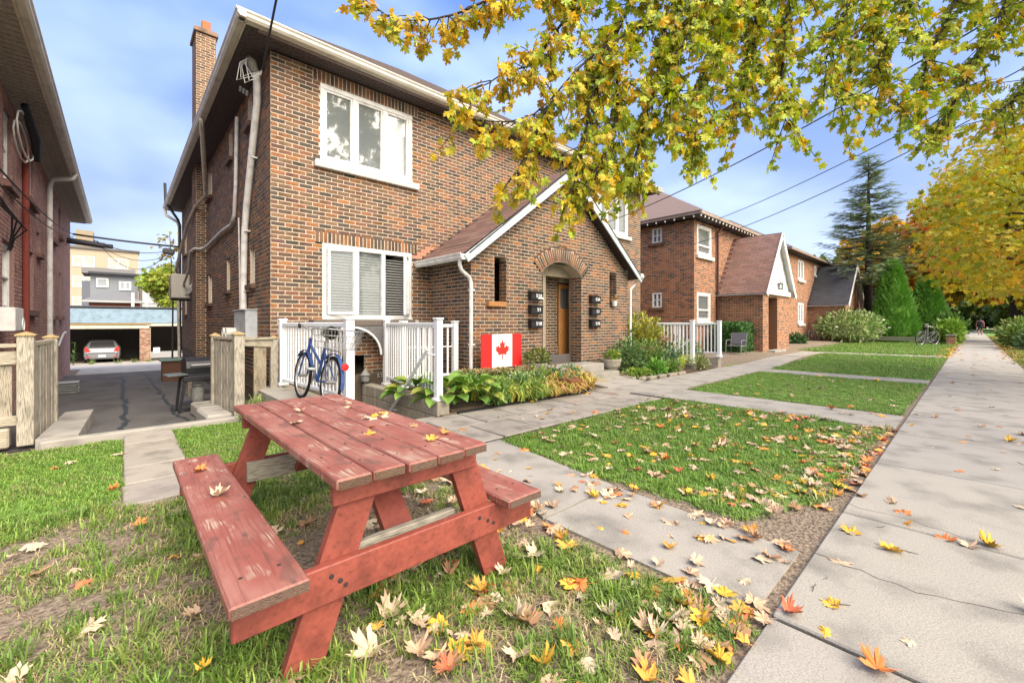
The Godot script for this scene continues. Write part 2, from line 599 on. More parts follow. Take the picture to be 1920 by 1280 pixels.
func build_ground() -> void:
	var xs = [-400.0, -60.0, -20.0, -8.0, -1.36, 1.77, 3.5, 8.0, 14.0, 30.0, 80.0, 200.0, 700.0]
	var zs = [300.0, 40.0, 8.0, 3.0, -0.5, -4.9, -5.2, -5.5, -5.8, -6.2, -6.71, -9.0, -12.0, -16.0, -22.5, -26.0, -31.0, -36.0, -60.0, -400.0]
	var b = mb(Color(1, 1, 1))
	for i in xs.size() - 1:
		for j in zs.size() - 1:
			var cx: float = clampf((xs[i] + xs[i + 1]) * 0.5, -50, 50)
			var cz: float = (zs[j] + zs[j + 1]) * 0.5
			var hole: bool = xs[i] >= 1.77 and xs[i + 1] <= 3.5 and zs[j] <= -4.9 and zs[j + 1] >= -9.0
			if hole:
				# leave the stairwell open; soil only beside it
				for seg in [[1.77, 2.0], [3.3, 3.5]]:
					b.quad(Vector3(seg[0], ground_y(cx, zs[j]), zs[j]), Vector3(seg[1], ground_y(cx, zs[j]), zs[j]), Vector3(seg[1], ground_y(cx, zs[j + 1]), zs[j + 1]), Vector3(seg[0], ground_y(cx, zs[j + 1]), zs[j + 1]))
				continue
			var side = func(z): return ground_y(cx, clampf(z, minf(zs[j], zs[j + 1]) + 0.005, maxf(zs[j], zs[j + 1]) - 0.005))
			var h0: float = side.call(zs[j])
			var h1: float = side.call(zs[j + 1])
			b.quad(Vector3(xs[i], h0, zs[j]), Vector3(xs[i + 1], h0, zs[j]), Vector3(xs[i + 1], h1, zs[j + 1]), Vector3(xs[i], h1, zs[j + 1]))
	struct("ground", b, M.soil, "bare brown soil under the lawns and beds")
	# sidewalk of poured concrete panels
	var sw = struct("sidewalk", flat_slab([[-6.0, -0.58], [120.0, -0.58], [120.0, 0.93], [-6.0, 0.93]], 0.003, 0.002), M.joint_dirt, "concrete sidewalk running past the lawns to the far trees")
	var x = -2.4
	while x < 118.0:
		var w = 1.5 if x < 45.0 else 12.0
		var p = mb(jit(Color(1, 1, 1), 0.05))
		var tilt = Basis(Vector3.FORWARD, rng.randf_range(-0.003, 0.003))
		var zz = [-0.60, 0.95]
		p.box(Vector3(x + w * 0.5, -0.02 + rng.randf_range(-0.003, 0.003), (zz[0] + zz[1]) * 0.5), Vector3(w - 0.026, 0.08, zz[1] - zz[0]), tilt, 0.008)
		var slab_part = part(sw, "panel", p, M.concrete)
		if x > 1.5 and x < 16.0 and rng.randf() < 0.6:
			# a hairline crack full of dirt
			var ck = mb()
			var q = Vector3(x + rng.randf_range(0.2, 1.3), 0.0225, -0.6)
			var go = Vector3(rng.randf_range(-0.5, 0.5), 0, 1).normalized()
			for k in 22:
				var nx = q + (go + Vector3(rng.randf_range(-0.7, 0.7), 0, 0)) * 0.07
				if nx.z > 0.94 or nx.x < x + 0.03 or nx.x > x + w - 0.03:
					break
				var wd = rng.randf_range(0.0012, 0.0032)
				ck.quad(q - Vector3(wd, 0, 0), nx - Vector3(wd, 0, 0), nx + Vector3(wd, 0, 0), q + Vector3(wd, 0, 0))
				q = nx
			if ck.v.size():
				part(slab_part, "crack", ck, M.joint_dirt)
		x += w
	# front walk from the sidewalk
	var walk = struct("front_walk", flat_slab([[2.06, -0.66], [2.80, -0.66], [2.86, -1.9], [2.05, -1.9]], 0.016, 0.06), M.concrete, "concrete walk between picnic table and leafy lawn")
	part(walk, "panel", flat_slab([[2.05, -1.92], [2.86, -1.92], [3.06, -3.52], [2.5, -3.52]], 0.02, 0.06), M.concrete)
	# square paving stones in front of the flower bed
	var pav = struct("paved_path", flat_slab([[2.5, -3.54], [8.3, -3.54], [8.3, -4.94], [1.95, -4.94], [1.95, -3.98]], 0.006, 0.004), M.joint_dirt, "path of square concrete pavers along the flower bed")
	for row in 2:
		var px = 2.0 - 0.3 * row
		while px < 6.75:
			if not (row == 0 and px < 2.3):
				var q = mb(jit(Color(1, 1, 1), 0.09))
				q.box(Vector3(px + 0.3, -0.012 + rng.randf_range(-0.003, 0.004), -3.58 - 0.34 - row * 0.68), Vector3(0.576, 0.06, 0.656), Basis(Vector3.UP, rng.randf_range(-0.01, 0.01)) * Basis(Vector3.RIGHT, rng.randf_range(-0.008, 0.008)), 0.008)
				part(pav, "paving_stone", q, M.paver)
			px += 0.6
	# stepping slabs towards the driveway
	var st = struct("stepping_path", flat_slab([[0.03, -4.1], [0.44, -4.1], [0.44, -6.5], [0.03, -6.5]], 0.005, 0.004), M.joint_dirt, "narrow path of concrete slabs towards the driveway")
	var z = -4.02
	for k in 5:
		var q = mb(jit(Color(1, 1, 1), 0.08))
		q.box(Vector3(0.235 + rng.randf_range(-0.01, 0.01), -0.01 + rng.randf_range(0, 0.008), z - 0.24), Vector3(0.43, 0.07, 0.478), Basis(Vector3.UP, rng.randf_range(-0.02, 0.02)), 0.008)
		part(st, "paving_stone", q, M.paver)
		z -= 0.5
	for k in 3:
		var q = mb(jit(Color(1, 1, 1), 0.08))
		q.box(Vector3(0.72 + 0.5 * k, -0.01 + rng.randf_range(0, 0.008), -4.28 + 0.02 * k), Vector3(0.485, 0.07, 0.43), Basis(Vector3.UP, rng.randf_range(-0.02, 0.02)), 0.008)
		part(st, "paving_stone", q, M.paver)
	# walks to the doors
	var dw = struct("door_walk", flat_slab([[6.92, -0.64], [7.95, -0.64], [7.98, -2.2], [6.92, -2.2]], 0.012, 0.06), M.concrete, "concrete walk from the sidewalk to the arched door")
	part(dw, "panel", flat_slab([[6.92, -2.215], [7.98, -2.215], [8.0, -3.75], [6.92, -3.75]], 0.016, 0.06), M.concrete)
	part(dw, "panel", flat_slab([[6.9, -3.77], [8.3, -3.77], [8.3, -4.86], [6.9, -4.86]], 0.02, 0.06), M.concrete)
	var ramp = mb()
	ramp.box(Vector3(7.7, 0.055, -5.42), Vector3(1.35, 0.06, 1.15), Basis(Vector3.RIGHT, 0.075), 0.006)
	part(dw, "panel", ramp, M.concrete)
	for e in [[8.32, 10.2], [10.22, 12.3], [12.32, 14.4]]:
		part(dw, "panel", flat_slab([[e[0], -3.86], [e[1], -3.86], [e[1], -4.86], [e[0], -4.86]], 0.02, 0.06), M.concrete)
	var w3 = struct("side_walk", flat_slab([[12.5, -0.64], [13.3, -0.64], [13.3, -3.84], [12.5, -3.84]], 0.014, 0.06), M.concrete, "concrete walk between the second and third lawns")
	part(w3, "panel", flat_slab([[14.42, -3.9], [19.0, -4.4], [19.0, -5.3], [14.42, -4.86]], 0.014, 0.06), M.concrete)
	var w4 = struct("next_walk", flat_slab([[22.4, -0.64], [23.3, -0.64], [22.6, -5.6], [19.2, -5.75], [19.2, -4.5], [21.8, -4.4]], 0.014, 0.06), M.concrete, "concrete walk to the white gabled porch")
	w4.name = "porch_walk"
	# lawns
	lawn("lawn", [[3.12, -3.48], [6.78, -3.5], [6.82, -0.74], [3.6, -0.78], [3.05, -1.05], [2.97, -2.3]], "green lawn panel strewn with fallen maple leaves")
	lawn("lawn", [[8.08, -3.72], [12.42, -3.78], [12.42, -0.68], [8.05, -0.7]], "green lawn panel just beyond the leafy one")
	lawn("lawn", [[13.36, -3.8], [22.0, -4.3], [22.3, -0.66], [13.36, -0.66]], "third green lawn panel before the gabled porch")
	lawn("lawn", [[23.4, -0.66], [36.6, -0.66], [37.0, -6.6], [23.0, -5.9]], "farthest green lawn panel before the parked bicycles")
	lawn("lawn", [[-7.0, -6.4], [0.0, -6.35], [0.0, -4.4], [-2.0, -3.4], [-7.0, -2.4]], "green lawn by the wooden gate post")
	lawn("lawn", [[0.5, -6.45], [1.95, -6.4], [1.95, -5.0], [0.5, -4.55]], "small green lawn beside the driveway kerb")
	lawn("lawn", [[13.3, -4.95], [19.0, -5.4], [19.3, -7.6], [13.2, -7.6]], "grass between the brown and the orange house")
	lawn("lawn", [[23.4, -6.05], [36.0, -6.8], [36.0, -7.6], [23.4, -7.6]], "grass strip below the far house walls")
	lawn("boulevard", [[1.5, 1.0], [110.0, 1.0], [110.0, 3.4], [1.5, 3.4]], "grass strip on the street side of the sidewalk")
	lawn("park", [[72.0, -3.0], [140.0, -40.0], [140.0, 3.0], [95.0, 0.95], [72.0, -0.7]], "grass beyond the end of the sidewalk")
	struct("street", flat_slab([[-80.0, 3.6], [200.0, 3.6], [200.0, 11.0], [-80.0, 11.0]], 0.004, 0.003), M.asphalt, "asphalt street beside the boulevard")
	# driveway
	var b2 = mb()
	var zs2 = [-6.78, -9.0, -12.0, -16.0, -20.2]
	for j in zs2.size() - 1:
		var h0 = drive_y(zs2[j]) + 0.012
		var h1 = drive_y(zs2[j + 1]) + 0.012
		b2.quad(Vector3(-1.34, h0, zs2[j]), Vector3(1.76, h0, zs2[j]), Vector3(1.76, h1, zs2[j + 1]), Vector3(-1.34, h1, zs2[j + 1]))
	var dr = struct("driveway", b2, M.asphalt, "dark asphalt driveway between the two brick houses")
	var f = FastNoiseLite.new()
	f.seed = 4
	f.frequency = 0.35
	for track in [[0.05, 0.055], [0.66, 0.04]]:
		var crack = mb()
		var zz = -7.4
		var prev = Vector3.ZERO
		while zz > -18.5:
			var y = drive_y(zz) + 0.0155
			var p = Vector3(track[0] + f.get_noise_2d(zz * 3.0, track[0] * 40) * 0.10, y, zz)
			if prev != Vector3.ZERO:
				var wd: float = track[1] * (0.45 + 0.5 * absf(f.get_noise_2d(zz * 9.0, 3.0 + track[0])))
				crack.quad(prev - Vector3(wd, 0, 0), prev + Vector3(wd, 0, 0), p + Vector3(wd, 0, 0), p - Vector3(wd, 0, 0))
			prev = p
			zz -= 0.16
		part(dr, "tar_seam", crack, M.tar)
	# kerb across the mouth of the driveway and the raised slabs beside it
	var kerb = struct("kerb", MBox(Vector3(0.27, 0.0, -6.62), Vector3(1.78, 0.12, 0.13), 0.012), M.concrete, "low concrete kerb across the driveway mouth")
	kerb.rotation.y = 0.0
	single("concrete_slab", flat_slab([[-0.66, -6.7], [-0.34, -6.7], [-0.28, -8.5], [-0.56, -8.5]], 0.07, 0.22), M.concrete, "raised concrete slab beside the driveway under the slatted gate post", "slab")
	var rs = thing("edging_slabs", "two pale edging slabs in front of the barbecue", "slab", Vector3(0.95, -0.1, -7.4))
	for e in [[-6.75, -7.45], [-7.47, -8.1]]:
		var q = mb()
		q.box(Vector3(0.95, 0.0, (e[0] + e[1]) * 0.5), Vector3(0.30, 0.18, e[0] - e[1]), Basis(Vector3.UP, 0.05), 0.025)
		wpart(rs, "slab", q, M.concrete)
	# concrete lane behind the houses
	var b3 = mb()
	for e in [[-20.2, -22.42], [-22.42, -26.0], [-26.0, -31.0], [-31.0, -36.0], [-36.0, -38.0]]:
		var half = 30.0 if e[0] < -22.0 else 1.3
		b3.quad(Vector3(0.2 - half, drive_y(e[0]) + 0.014, e[0]), Vector3(0.2 + half, drive_y(e[0]) + 0.014, e[0]), Vector3(0.2 + half, drive_y(e[1]) + 0.014, e[1]), Vector3(0.2 - half, drive_y(e[1]) + 0.014, e[1]))
	struct("lane", b3, M.lane, "pale concrete lane in front of the garages")


func MBox(at: Vector3, size: Vector3, bev := 0.0, col := Color(1, 1, 1)) -> MB:
	var b = mb(col)
	b.box(at, size, Basis.IDENTITY, bev)
	return b


func lawn(called: String, outline: Array, label: String) -> void:
	var pts = []
	for i in outline.size():
		var a = Vector2(outline[i][0], outline[i][1])
		var d = Vector2(outline[(i + 1) % outline.size()][0], outline[(i + 1) % outline.size()][1])
		var steps = clampi(int(a.distance_to(d) / 0.25), 1, 60)
		for k in steps:
			var p = a.lerp(d, float(k) / steps)
			pts.append([p.x + rng.randf_range(-0.025, 0.025), p.y + rng.randf_range(-0.025, 0.025)])
	struct(called, flat_slab(pts, 0.010, 0.008), M.turf, label)


# ------------------------------------------------------------------ brickwork
var brick_meshes := {}


func brick_mesh(col: Color, l: float) -> ArrayMesh:
	var key = "%s %.4f" % [col.to_html(), l]
	if not brick_meshes.has(key):
		var b = mb(col)
		brick_box(b, Vector3.ZERO, Vector3.RIGHT, Vector3.UP, Vector3.BACK, l, COURSE - 0.013, 0.005)
		brick_meshes[key] = b.mesh()
	return brick_meshes[key]


# one brick: o is the middle of its back, d how far its face stands proud
func brick_box(b: MB, o: Vector3, U: Vector3, V: Vector3, N: Vector3, l: float, h: float, d: float) -> void:
	var e = 0.003
	var u = U * (l * 0.5)
	var w = V * (h * 0.5)
	var ui = U * (l * 0.5 - e)
	var wi = V * (h * 0.5 - e)
	var f = o + N * d
	b.quad(f - ui - wi, f + ui - wi, f + ui + wi, f - ui + wi)
	b.quad(o - u - w, o + u - w, f + ui - wi, f - ui - wi)
	b.quad(o + u - w, o + u + w, f + ui + wi, f + ui - wi)
	b.quad(o + u + w, o - u + w, f - ui + wi, f + ui + wi)
	b.quad(o - u + w, o - u - w, f - ui - wi, f - ui + wi)


# A wall of bricks: O its lower corner, U along it, N out of it. solid(v) gives the stretches [u0, u1] of wall at height v.
# soldiers: [u0, v0, u1, v1] filled with upright bricks (leave them out of solid). The bricks nearest the eye are parts, the rest one part.
func brick_wall(house: Node3D, called: String, O: Vector3, U: Vector3, N: Vector3, height: float, solid: Callable, palette: Array, mortar: Material, singles := 300, soldiers := [], extra = null) -> MeshInstance3D:
	var V = Vector3.UP
	var body = mb()
	var all = []
	var courses = int(height / COURSE)
	for k in courses:
		var v0 = k * COURSE
		var v1 = v0 + COURSE
		for s in solid.call((v0 + v1) * 0.5):
			var a = O + U * s[0]
			var e = O + U * s[1]
			body.quad(a + V * v0, e + V * v0, e + V * v1, a + V * v1)
			var u: float = -(BRICK_L * 0.5 if k % 2 else 0.0)
			while u < s[1]:
				var p: float = maxf(u + 0.006, s[0] + 0.002)
				var q: float = minf(u + BRICK_L - 0.006, s[1] - 0.002)
				u += BRICK_L
				if q - p < 0.02:
					continue
				all.append([O + U * ((p + q) * 0.5) + V * ((v0 + v1) * 0.5), U, V, q - p])
	for s in soldiers:
		body.quad(O + U * s[0] + V * s[1], O + U * s[2] + V * s[1], O + U * s[2] + V * s[3], O + U * s[0] + V * s[3])
		var cnt = int((s[2] - s[0]) / COURSE)
		var step: float = (s[2] - s[0]) / cnt
		for i in cnt:
			all.append([O + U * (s[0] + (i + 0.5) * step) + V * ((s[1] + s[3]) * 0.5), V, -U, s[3] - s[1] - 0.010])
	if extra != null:
		extra.call(body, all)
	var wall = wpart(house, called, body, mortar)
	var rest = mb()
	var order = []
	if singles > 0:
		for i in all.size():
			if all[i][3] > 0.19 and all[i][0].y > 0.2:
				order.append([all[i][0].distance_squared_to(CAM), i])
		order.sort_custom(func(p, q): return p[0] < q[0])
		order.resize(mini(singles, order.size()))
	var single_set = {}
	for e in order:
		single_set[e[1]] = true
	for i in all.size():
		var e: Array = all[i]
		var col: Color = palette[rng.randi() % palette.size()]
		if single_set.has(i):
			var mi = MeshInstance3D.new()
			mi.name = "brick"
			mi.mesh = brick_mesh(col, snappedf(e[3], 0.0005))
			mi.material_override = M.brick
			var inv = wall.position + (house.position if house.get_parent() == self else Vector3.ZERO)
			mi.transform = Transform3D(Basis(e[1], e[2], N), e[0] + N * rng.randf_range(-0.0012, 0.0012) - inv)
			wall.add_child(mi, true)
		else:
			rest.col = jit(col, 0.10)
			brick_box(rest, e[0], e[1], e[2], N, e[3], COURSE - 0.013, 0.005 + rng.randf_range(-0.0012, 0.0012))
	if rest.v.size():
		var r = part(wall, "brickwork", rest, M.brick)
		r.set_meta("kind", "stuff")
	return wall


# the stretches of [0, width] left by holes [u0, v0, u1, v1] at height v
func cut(lo: float, hi: float, holes: Array, v: float) -> Array:
	var out = [[lo, hi]]
	for h in holes:
		if v > h[1] and v < h[3]:
			var next = []
			for s in out:
				if h[2] <= s[0] or h[0] >= s[1]:
					next.append(s)
					continue
				if h[0] > s[0]:
					next.append([s[0], h[0]])
				if h[2] < s[1]:
					next.append([h[2], s[1]])
			out = next
	return out


# the four inner faces of an opening, depth d behind the wall
func reveal(b: MB, O: Vector3, U: Vector3, N: Vector3, h: Array, d: float) -> void:
	var V = Vector3.UP
	var p = [O + U * h[0] + V * h[1], O + U * h[2] + V * h[1], O + U * h[2] + V * h[3], O + U * h[0] + V * h[3]]
	for i in 4:
		var a: Vector3 = p[i]
		var e: Vector3 = p[(i + 1) % 4]
		b.quad(e, a, a - N * d, e - N * d)


func palette(base: Array, tones := 4, spread := 0.14) -> Array:
	var out = []
	for e in base:
		for k in tones:
			out.append(jit(Color(e[0], e[1], e[2]), spread))
	return out


# a window set in an opening: O the opening's lower corner on the wall face, U along, N out
# lights: fractions of the width where mullions stand
func window(house: Node3D, O: Vector3, U: Vector3, N: Vector3, w: float, h: float, mull: Array, frame := 0.07, deep := 0.07, inside := Color(0.42, 0.40, 0.37), rows := []) -> Node3D:
	var V = Vector3.UP
	var F = mb()
	var B = Basis(U, V, N)
	var c0 = -N * deep
	var dd = 0.09
	for e in [[w * 0.5, frame * 0.5, w, frame], [w * 0.5, h - frame * 0.5, w, frame]]:
		F.box(O + U * e[0] + V * e[1] + c0, Vector3(e[2], e[3], dd), B, 0.008)
	for e in [frame * 0.5, w - frame * 0.5]:
		F.box(O + U * e + V * (h * 0.5) + c0, Vector3(frame, h - frame * 2.0, dd - 0.004), B, 0.008)
	for m in mull:
		F.box(O + U * (w * m) + V * (h * 0.5) + c0, Vector3(frame, h - frame * 2.0, dd - 0.008), B, 0.006)
	for m in rows:
		F.box(O + U * (w * 0.5) + V * (h * m) + c0, Vector3(w - frame * 2.0, frame * 0.6, dd - 0.012), B, 0.006)
	var win = wpart(house, "window", F, M.white)
	# sash of each light and its pane
	var us = [frame]
	for m in mull:
		us.append(w * m - frame * 0.5)
		us.append(w * m + frame * 0.5)
	us.append(w - frame)
	for i in range(0, us.size(), 2):
		var a: float = us[i]
		var e: float = us[i + 1]
		var g = mb()
		g.box(O + U * ((a + e) * 0.5) + V * (h * 0.5) - N * (deep + 0.01), Vector3(e - a, h - frame * 2.0, 0.006), B)
		part(win, "pane", g, M.glass)
		if w > 0.6 and frame > 0.04:
			var s = mb()
			var t = 0.035
			for q in [[a + t * 0.5, h * 0.5, t, h - frame * 2.0], [e - t * 0.5, h * 0.5, t, h - frame * 2.0]]:
				s.box(O + U * q[0] + V * q[1] - N * (deep - 0.004), Vector3(q[2], q[3], 0.05), B, 0.006)
			for q in [frame + t * 0.5, h - frame - t * 0.5]:
				s.box(O + U * ((a + e) * 0.5) + V * q - N * (deep - 0.004), Vector3(e - a - t * 2.0, t, 0.048), B, 0.006)
			part(win, "sash", s, M.white)
	# the room behind
	var r = mb(Color(inside.r, inside.g, inside.b))
	var q0 = O - N * 0.17 - U * 0.01 - V * 0.01
	var W = U * (w + 0.02)
	var H = V * (h + 0.02)
	var D = -N * 3.0
	r.quad(q0 + D, q0 + D + W, q0 + D + W + H, q0 + D + H)
	r.quad(q0, q0 + W, q0 + W + D, q0 + D)
	r.quad(q0 + H, q0 + D + H, q0 + D + W + H, q0 + W + H)
	r.quad(q0, q0 + D, q0 + D + H, q0 + H)
	r.quad(q0 + W, q0 + W + H, q0 + W + D + H, q0 + W + D)
	part(win, "room_wall", r, M.matte)
	return win


# ------------------------------------------------------------------ the brown brick house
const HX0 := 1.775
const HX1 := 12.98
const HZ := -7.646
const HB := -21.0
const GY := 0.36
const ROOM := Color(0.42, 0.40, 0.37)
var PAL_BROWN := []
var PAL_ORANGE := []
var PAL_MAUVE := []


func gutter_run(house: Node3D, a: Vector3, b: Vector3, out: Vector3, m: Material) -> void:
	var g = mb()
	var along = (b - a).normalized()
	var pr = PackedVector2Array([Vector2(0, 0), Vector2(0.075, 0), Vector2(0.105, 0.035), Vector2(0.105, 0.07), Vector2(0.125, 0.095), Vector2(0.125, 0.115), Vector2(0.113, 0.115), Vector2(0.113, 0.098), Vector2(0.0, 0.098)])
	if out.cross(Vector3.UP).dot(along) > 0:
		g.slab(pr, a, out, Vector3.UP, a.distance_to(b))
	else:
		g.slab(pr, b, out, Vector3.UP, a.distance_to(b))
	wpart(house, "gutter", g, m)


func build_main_house() -> void:
	PAL_BROWN = palette([[0.37, 0.16, 0.062], [0.33, 0.145, 0.065], [0.21, 0.118, 0.068], [0.185, 0.105, 0.066], [0.235, 0.135, 0.08], [0.09, 0.073, 0.06], [0.115, 0.085, 0.068], [0.165, 0.092, 0.072], [0.25, 0.15, 0.088], [0.245, 0.112, 0.064], [0.14, 0.095, 0.07]], 3, 0.16)
	PAL_ORANGE = palette([[0.47, 0.19, 0.075], [0.42, 0.16, 0.06], [0.38, 0.15, 0.07], [0.50, 0.22, 0.10], [0.30, 0.125, 0.06], [0.13, 0.085, 0.06], [0.44, 0.17, 0.085]], 3, 0.15)
	PAL_MAUVE = palette([[0.55, 0.31, 0.265], [0.60, 0.345, 0.295], [0.48, 0.27, 0.23], [0.57, 0.33, 0.28]], 3, 0.09)
	var house = thing("brick_house", "brown brick two storey house with arched porch behind the picnic table", "house", Vector3(7.38, 0, -14.3))
	var mir = func(x): return HX0 + HX1 - x
	# front wall
	var U = Vector3.RIGHT
	var N = Vector3.BACK
	var O = Vector3(HX0, GY, HZ)
	var wins = [[2.54, 4.10, 4.32, 5.46], [mir.call(4.32), 4.10, mir.call(2.54), 5.46], [2.575, 1.36, 4.31, 2.69], [mir.call(4.31), 1.36, mir.call(2.575), 2.69]]
	var holes = []
	for w in wins:
		holes.append([w[0] - HX0, w[1] - GY, w[2] - HX0, w[3] - GY])
	var soldiers = []
	for w in wins:
		soldiers.append([w[0] - HX0 - 0.12, w[3] - GY + 0.003, w[2] - HX0 + 0.12, w[3] - GY + 0.21])
	for w in wins:
		holes.append([w[0] - HX0 - 0.11, w[1] - GY - 0.13, w[2] - HX0 + 0.13, w[1] - GY])   # stone sills
	holes.append([4.95 - HX0, -1.0, 9.8 - HX0, 2.5 - GY])
	holes.append([2.42 - HX0, -1.0, 3.32 - HX0, 0.70 - GY])
	var front_holes = holes + soldiers
	brick_wall(house, "wall", O, U, N, 5.36, func(v): return cut(0.0, HX1 - HX0, front_holes, v), PAL_BROWN, M.mortar, 300, soldiers,
		func(body: MB, _all: Array): for h in holes.slice(0, 4): reveal(body, O, U, N, h, 0.16))
	for i in 4:
		var w: Array = wins[i]
		var s = mb()
		s.box(Vector3((w[0] + w[2]) * 0.5 + 0.01, w[1] - 0.065, HZ + 0.0), Vector3(w[2] - w[0] + 0.23, 0.125, 0.16), Basis.IDENTITY, 0.012)
		wpart(house, "window_sill", s, M.sillstone)
		if i < 2:
			var win = window(house, Vector3(w[0], w[1], HZ), U, N, w[2] - w[0], w[3] - w[1], [0.345, 0.672], 0.085, 0.045)
			var bl = mb()
			var a: float = (w[0] + 1.27) if i == 0 else w[0] + 0.1
			bl.box(Vector3(a + 0.2, (w[1] + w[3]) * 0.5, HZ - 0.15), Vector3(0.44, 1.2, 0.01))
			part(win, "roller_blind", bl, M.blind)
		else:
			lower_window(house, w, i == 2)
	# side wall towards the driveway
	var O2 = Vector3(HX0, GY, HB)
	var U2 = Vector3.BACK
	var N2 = Vector3.LEFT
	var len2 = HZ - HB
	var sw = [[-9.10, 2.0, -8.72, 2.68], [-11.45, 2.02, -11.05, 2.72], [-14.2, 1.82, -13.55, 2.60], [-9.30, 4.97, -8.95, 5.52], [-11.2, 4.86, -10.8, 5.5], [-14.2, 4.65, -13.55, 5.4], [-20.0, 3.8, -19.3, 5.0], [-19.9, 1.6, -19.3, 2.7]]
	var sh = []
	for w in sw:
		sh.append([w[0] - HB, w[1] - GY, w[2] - HB, w[3] - GY])
	brick_wall(house, "wall", O2, U2, N2, 5.36, func(v): return cut(0.0, len2, sh, v), PAL_BROWN, M.mortar, 300, [],
		func(body: MB, _all: Array): for h in sh: reveal(body, O2, U2, N2, h, 0.14))
	for w in sw:
		window(house, Vector3(HX0, w[1], w[0]), U2, N2, w[2] - w[0], w[3] - w[1], [], 0.05, 0.10, ROOM, [0.5])
		var s = mb(Color(0.19, 0.11, 0.075))
		s.box(Vector3(HX0 - 0.02, w[1] - 0.045, (w[0] + w[2]) * 0.5), Vector3(0.12, 0.085, w[2] - w[0] + 0.16), Basis.IDENTITY, 0.008)
		wpart(house, "window_sill", s, M.brick)
	# far end and rear: plain courses nobody sees from the street
	var back = mb(Color(0.24, 0.13, 0.07))
	back.quad(Vector3(HX1, GY, HZ), Vector3(HX1, GY, HB), Vector3(HX1, 5.72, HB), Vector3(HX1, 5.72, HZ))
	back.quad(Vector3(HX1, GY, HB), Vector3(HX0, GY, HB), Vector3(HX0, 5.72, HB), Vector3(HX1, 5.72, HB))
	wpart(house, "rear_wall", back, M.brick)
	# foundation
	var fd = mb(Color(0.30, 0.26, 0.23))
	fd.quad(Vector3(HX0 + 0.01, -1.6, HZ - 0.01), Vector3(HX1, -1.6, HZ - 0.01), Vector3(HX1, GY, HZ - 0.01), Vector3(HX0 + 0.01, GY, HZ - 0.01))
	fd.quad(Vector3(HX0 + 0.01, -1.3, HB), Vector3(HX0 + 0.01, -1.3, HZ - 0.01), Vector3(HX0 + 0.01, GY, HZ - 0.01), Vector3(HX0 + 0.01, GY, HB))
	wpart(house, "foundation", fd, M.block)
	# chimney breast and stack on the driveway side
	var CH = [1.545, -15.5, -14.6]
	var chp = [[0.42, 0.075], [0.30, 0.06]]
	var ch = mb()
	brick_wall(house, "chimney_wall", Vector3(CH[0], GY, CH[2]), U, N, 5.36, func(_v): return [[0.0, 0.235]], palette([[0.18, 0.095, 0.06], [0.11, 0.07, 0.05], [0.22, 0.11, 0.06]]), M.mortar_grey, 0)
	brick_wall(house, "chimney_wall", Vector3(CH[0], GY, CH[1]), U2, N2, 5.36, func(_v): return [[0.0, 0.9]], PAL_BROWN, M.mortar, 0)
	var stack_top = 9.42
	var stack = brick_wall(house, "chimney", Vector3(CH[0], 5.6, CH[2]), U, N, stack_top - 5.6, func(_v): return [[0.0, 0.46]], palette([[0.24, 0.14, 0.08], [0.16, 0.10, 0.065], [0.28, 0.15, 0.08]]), M.mortar, 60)
	ch.col = Color(0.20, 0.12, 0.075)
	ch.quad(Vector3(2.005, 5.6, CH[2]), Vector3(2.005, 5.6, CH[1]), Vector3(2.005, stack_top, CH[1]), Vector3(2.005, stack_top, CH[2]))
	ch.quad(Vector3(CH[0], 5.6, CH[1]), Vector3(CH[0], 5.6, CH[2]), Vector3(CH[0], stack_top, CH[2]), Vector3(CH[0], stack_top, CH[1]))
	part(stack, "stack_side", ch, M.brick)
	var cp = mb(Color(0.33, 0.22, 0.15))
	cp.box(Vector3(1.775, stack_top + 0.03, -15.05), Vector3(0.56, 0.10, 1.0), Basis.IDENTITY, 0.01)
	cp.box(Vector3(1.775, stack_top + 0.10, -15.05), Vector3(0.50, 0.05, 0.94), Basis.IDENTITY, 0.01)
	part(stack, "cap", cp, M.brick)
	var pot = mb(Color(0.50, 0.19, 0.08))
	pot.box(Vector3(1.80, stack_top + 0.27, -14.85), Vector3(0.20, 0.34, 0.2), Basis.IDENTITY, 0.01)
	part(stack, "flue", pot, M.matte)
	# eaves: soffit boards, fascia, gutter
	var ex = 1.36
	var ez = -7.24
	var sy = 5.70
	var so = mb()
	so.quad(Vector3(ex, sy, ez), Vector3(ex, sy, HB - 0.4), Vector3(HX0 + 0.02, sy, HB - 0.4), Vector3(HX0 + 0.02, sy, ez))
	so.quad(Vector3(HX0 + 0.02, sy, ez), Vector3(HX0 + 0.02, sy, HZ - 0.02), Vector3(HX1 + 0.5, sy, HZ - 0.02), Vector3(HX1 + 0.5, sy, ez))
	wpart(house, "soffit", so, M.soffit)
	var fa = mb()
	fa.box(Vector3((ex + HX1 + 0.5) * 0.5, sy + 0.07, ez + 0.012), Vector3(HX1 + 0.5 - ex, 0.16, 0.024))
	fa.box(Vector3(ex - 0.012, sy + 0.07, (ez + HB - 0.4) * 0.5), Vector3(0.024, 0.16, ez - HB + 0.4))
	wpart(house, "fascia", fa, M.gutter)
	var tr = mb(Color(0.34, 0.26, 0.27))
	tr.box(Vector3((HX0 + HX1) * 0.5 + 0.2, sy - 0.012, ez - 0.04), Vector3(HX1 - HX0 + 0.9, 0.022, 0.05))
	wpart(house, "soffit_trim", tr, M.matte)
	gutter_run(house, Vector3(ex - 0.125, sy + 0.0, ez + 0.026), Vector3(HX1 + 0.55, sy + 0.0, ez + 0.026), Vector3.BACK, M.gutter)
	gutter_run(house, Vector3(ex - 0.026, sy + 0.0, ez + 0.15), Vector3(ex - 0.026, sy + 0.0, HB - 0.45), Vector3.LEFT, M.gutter)
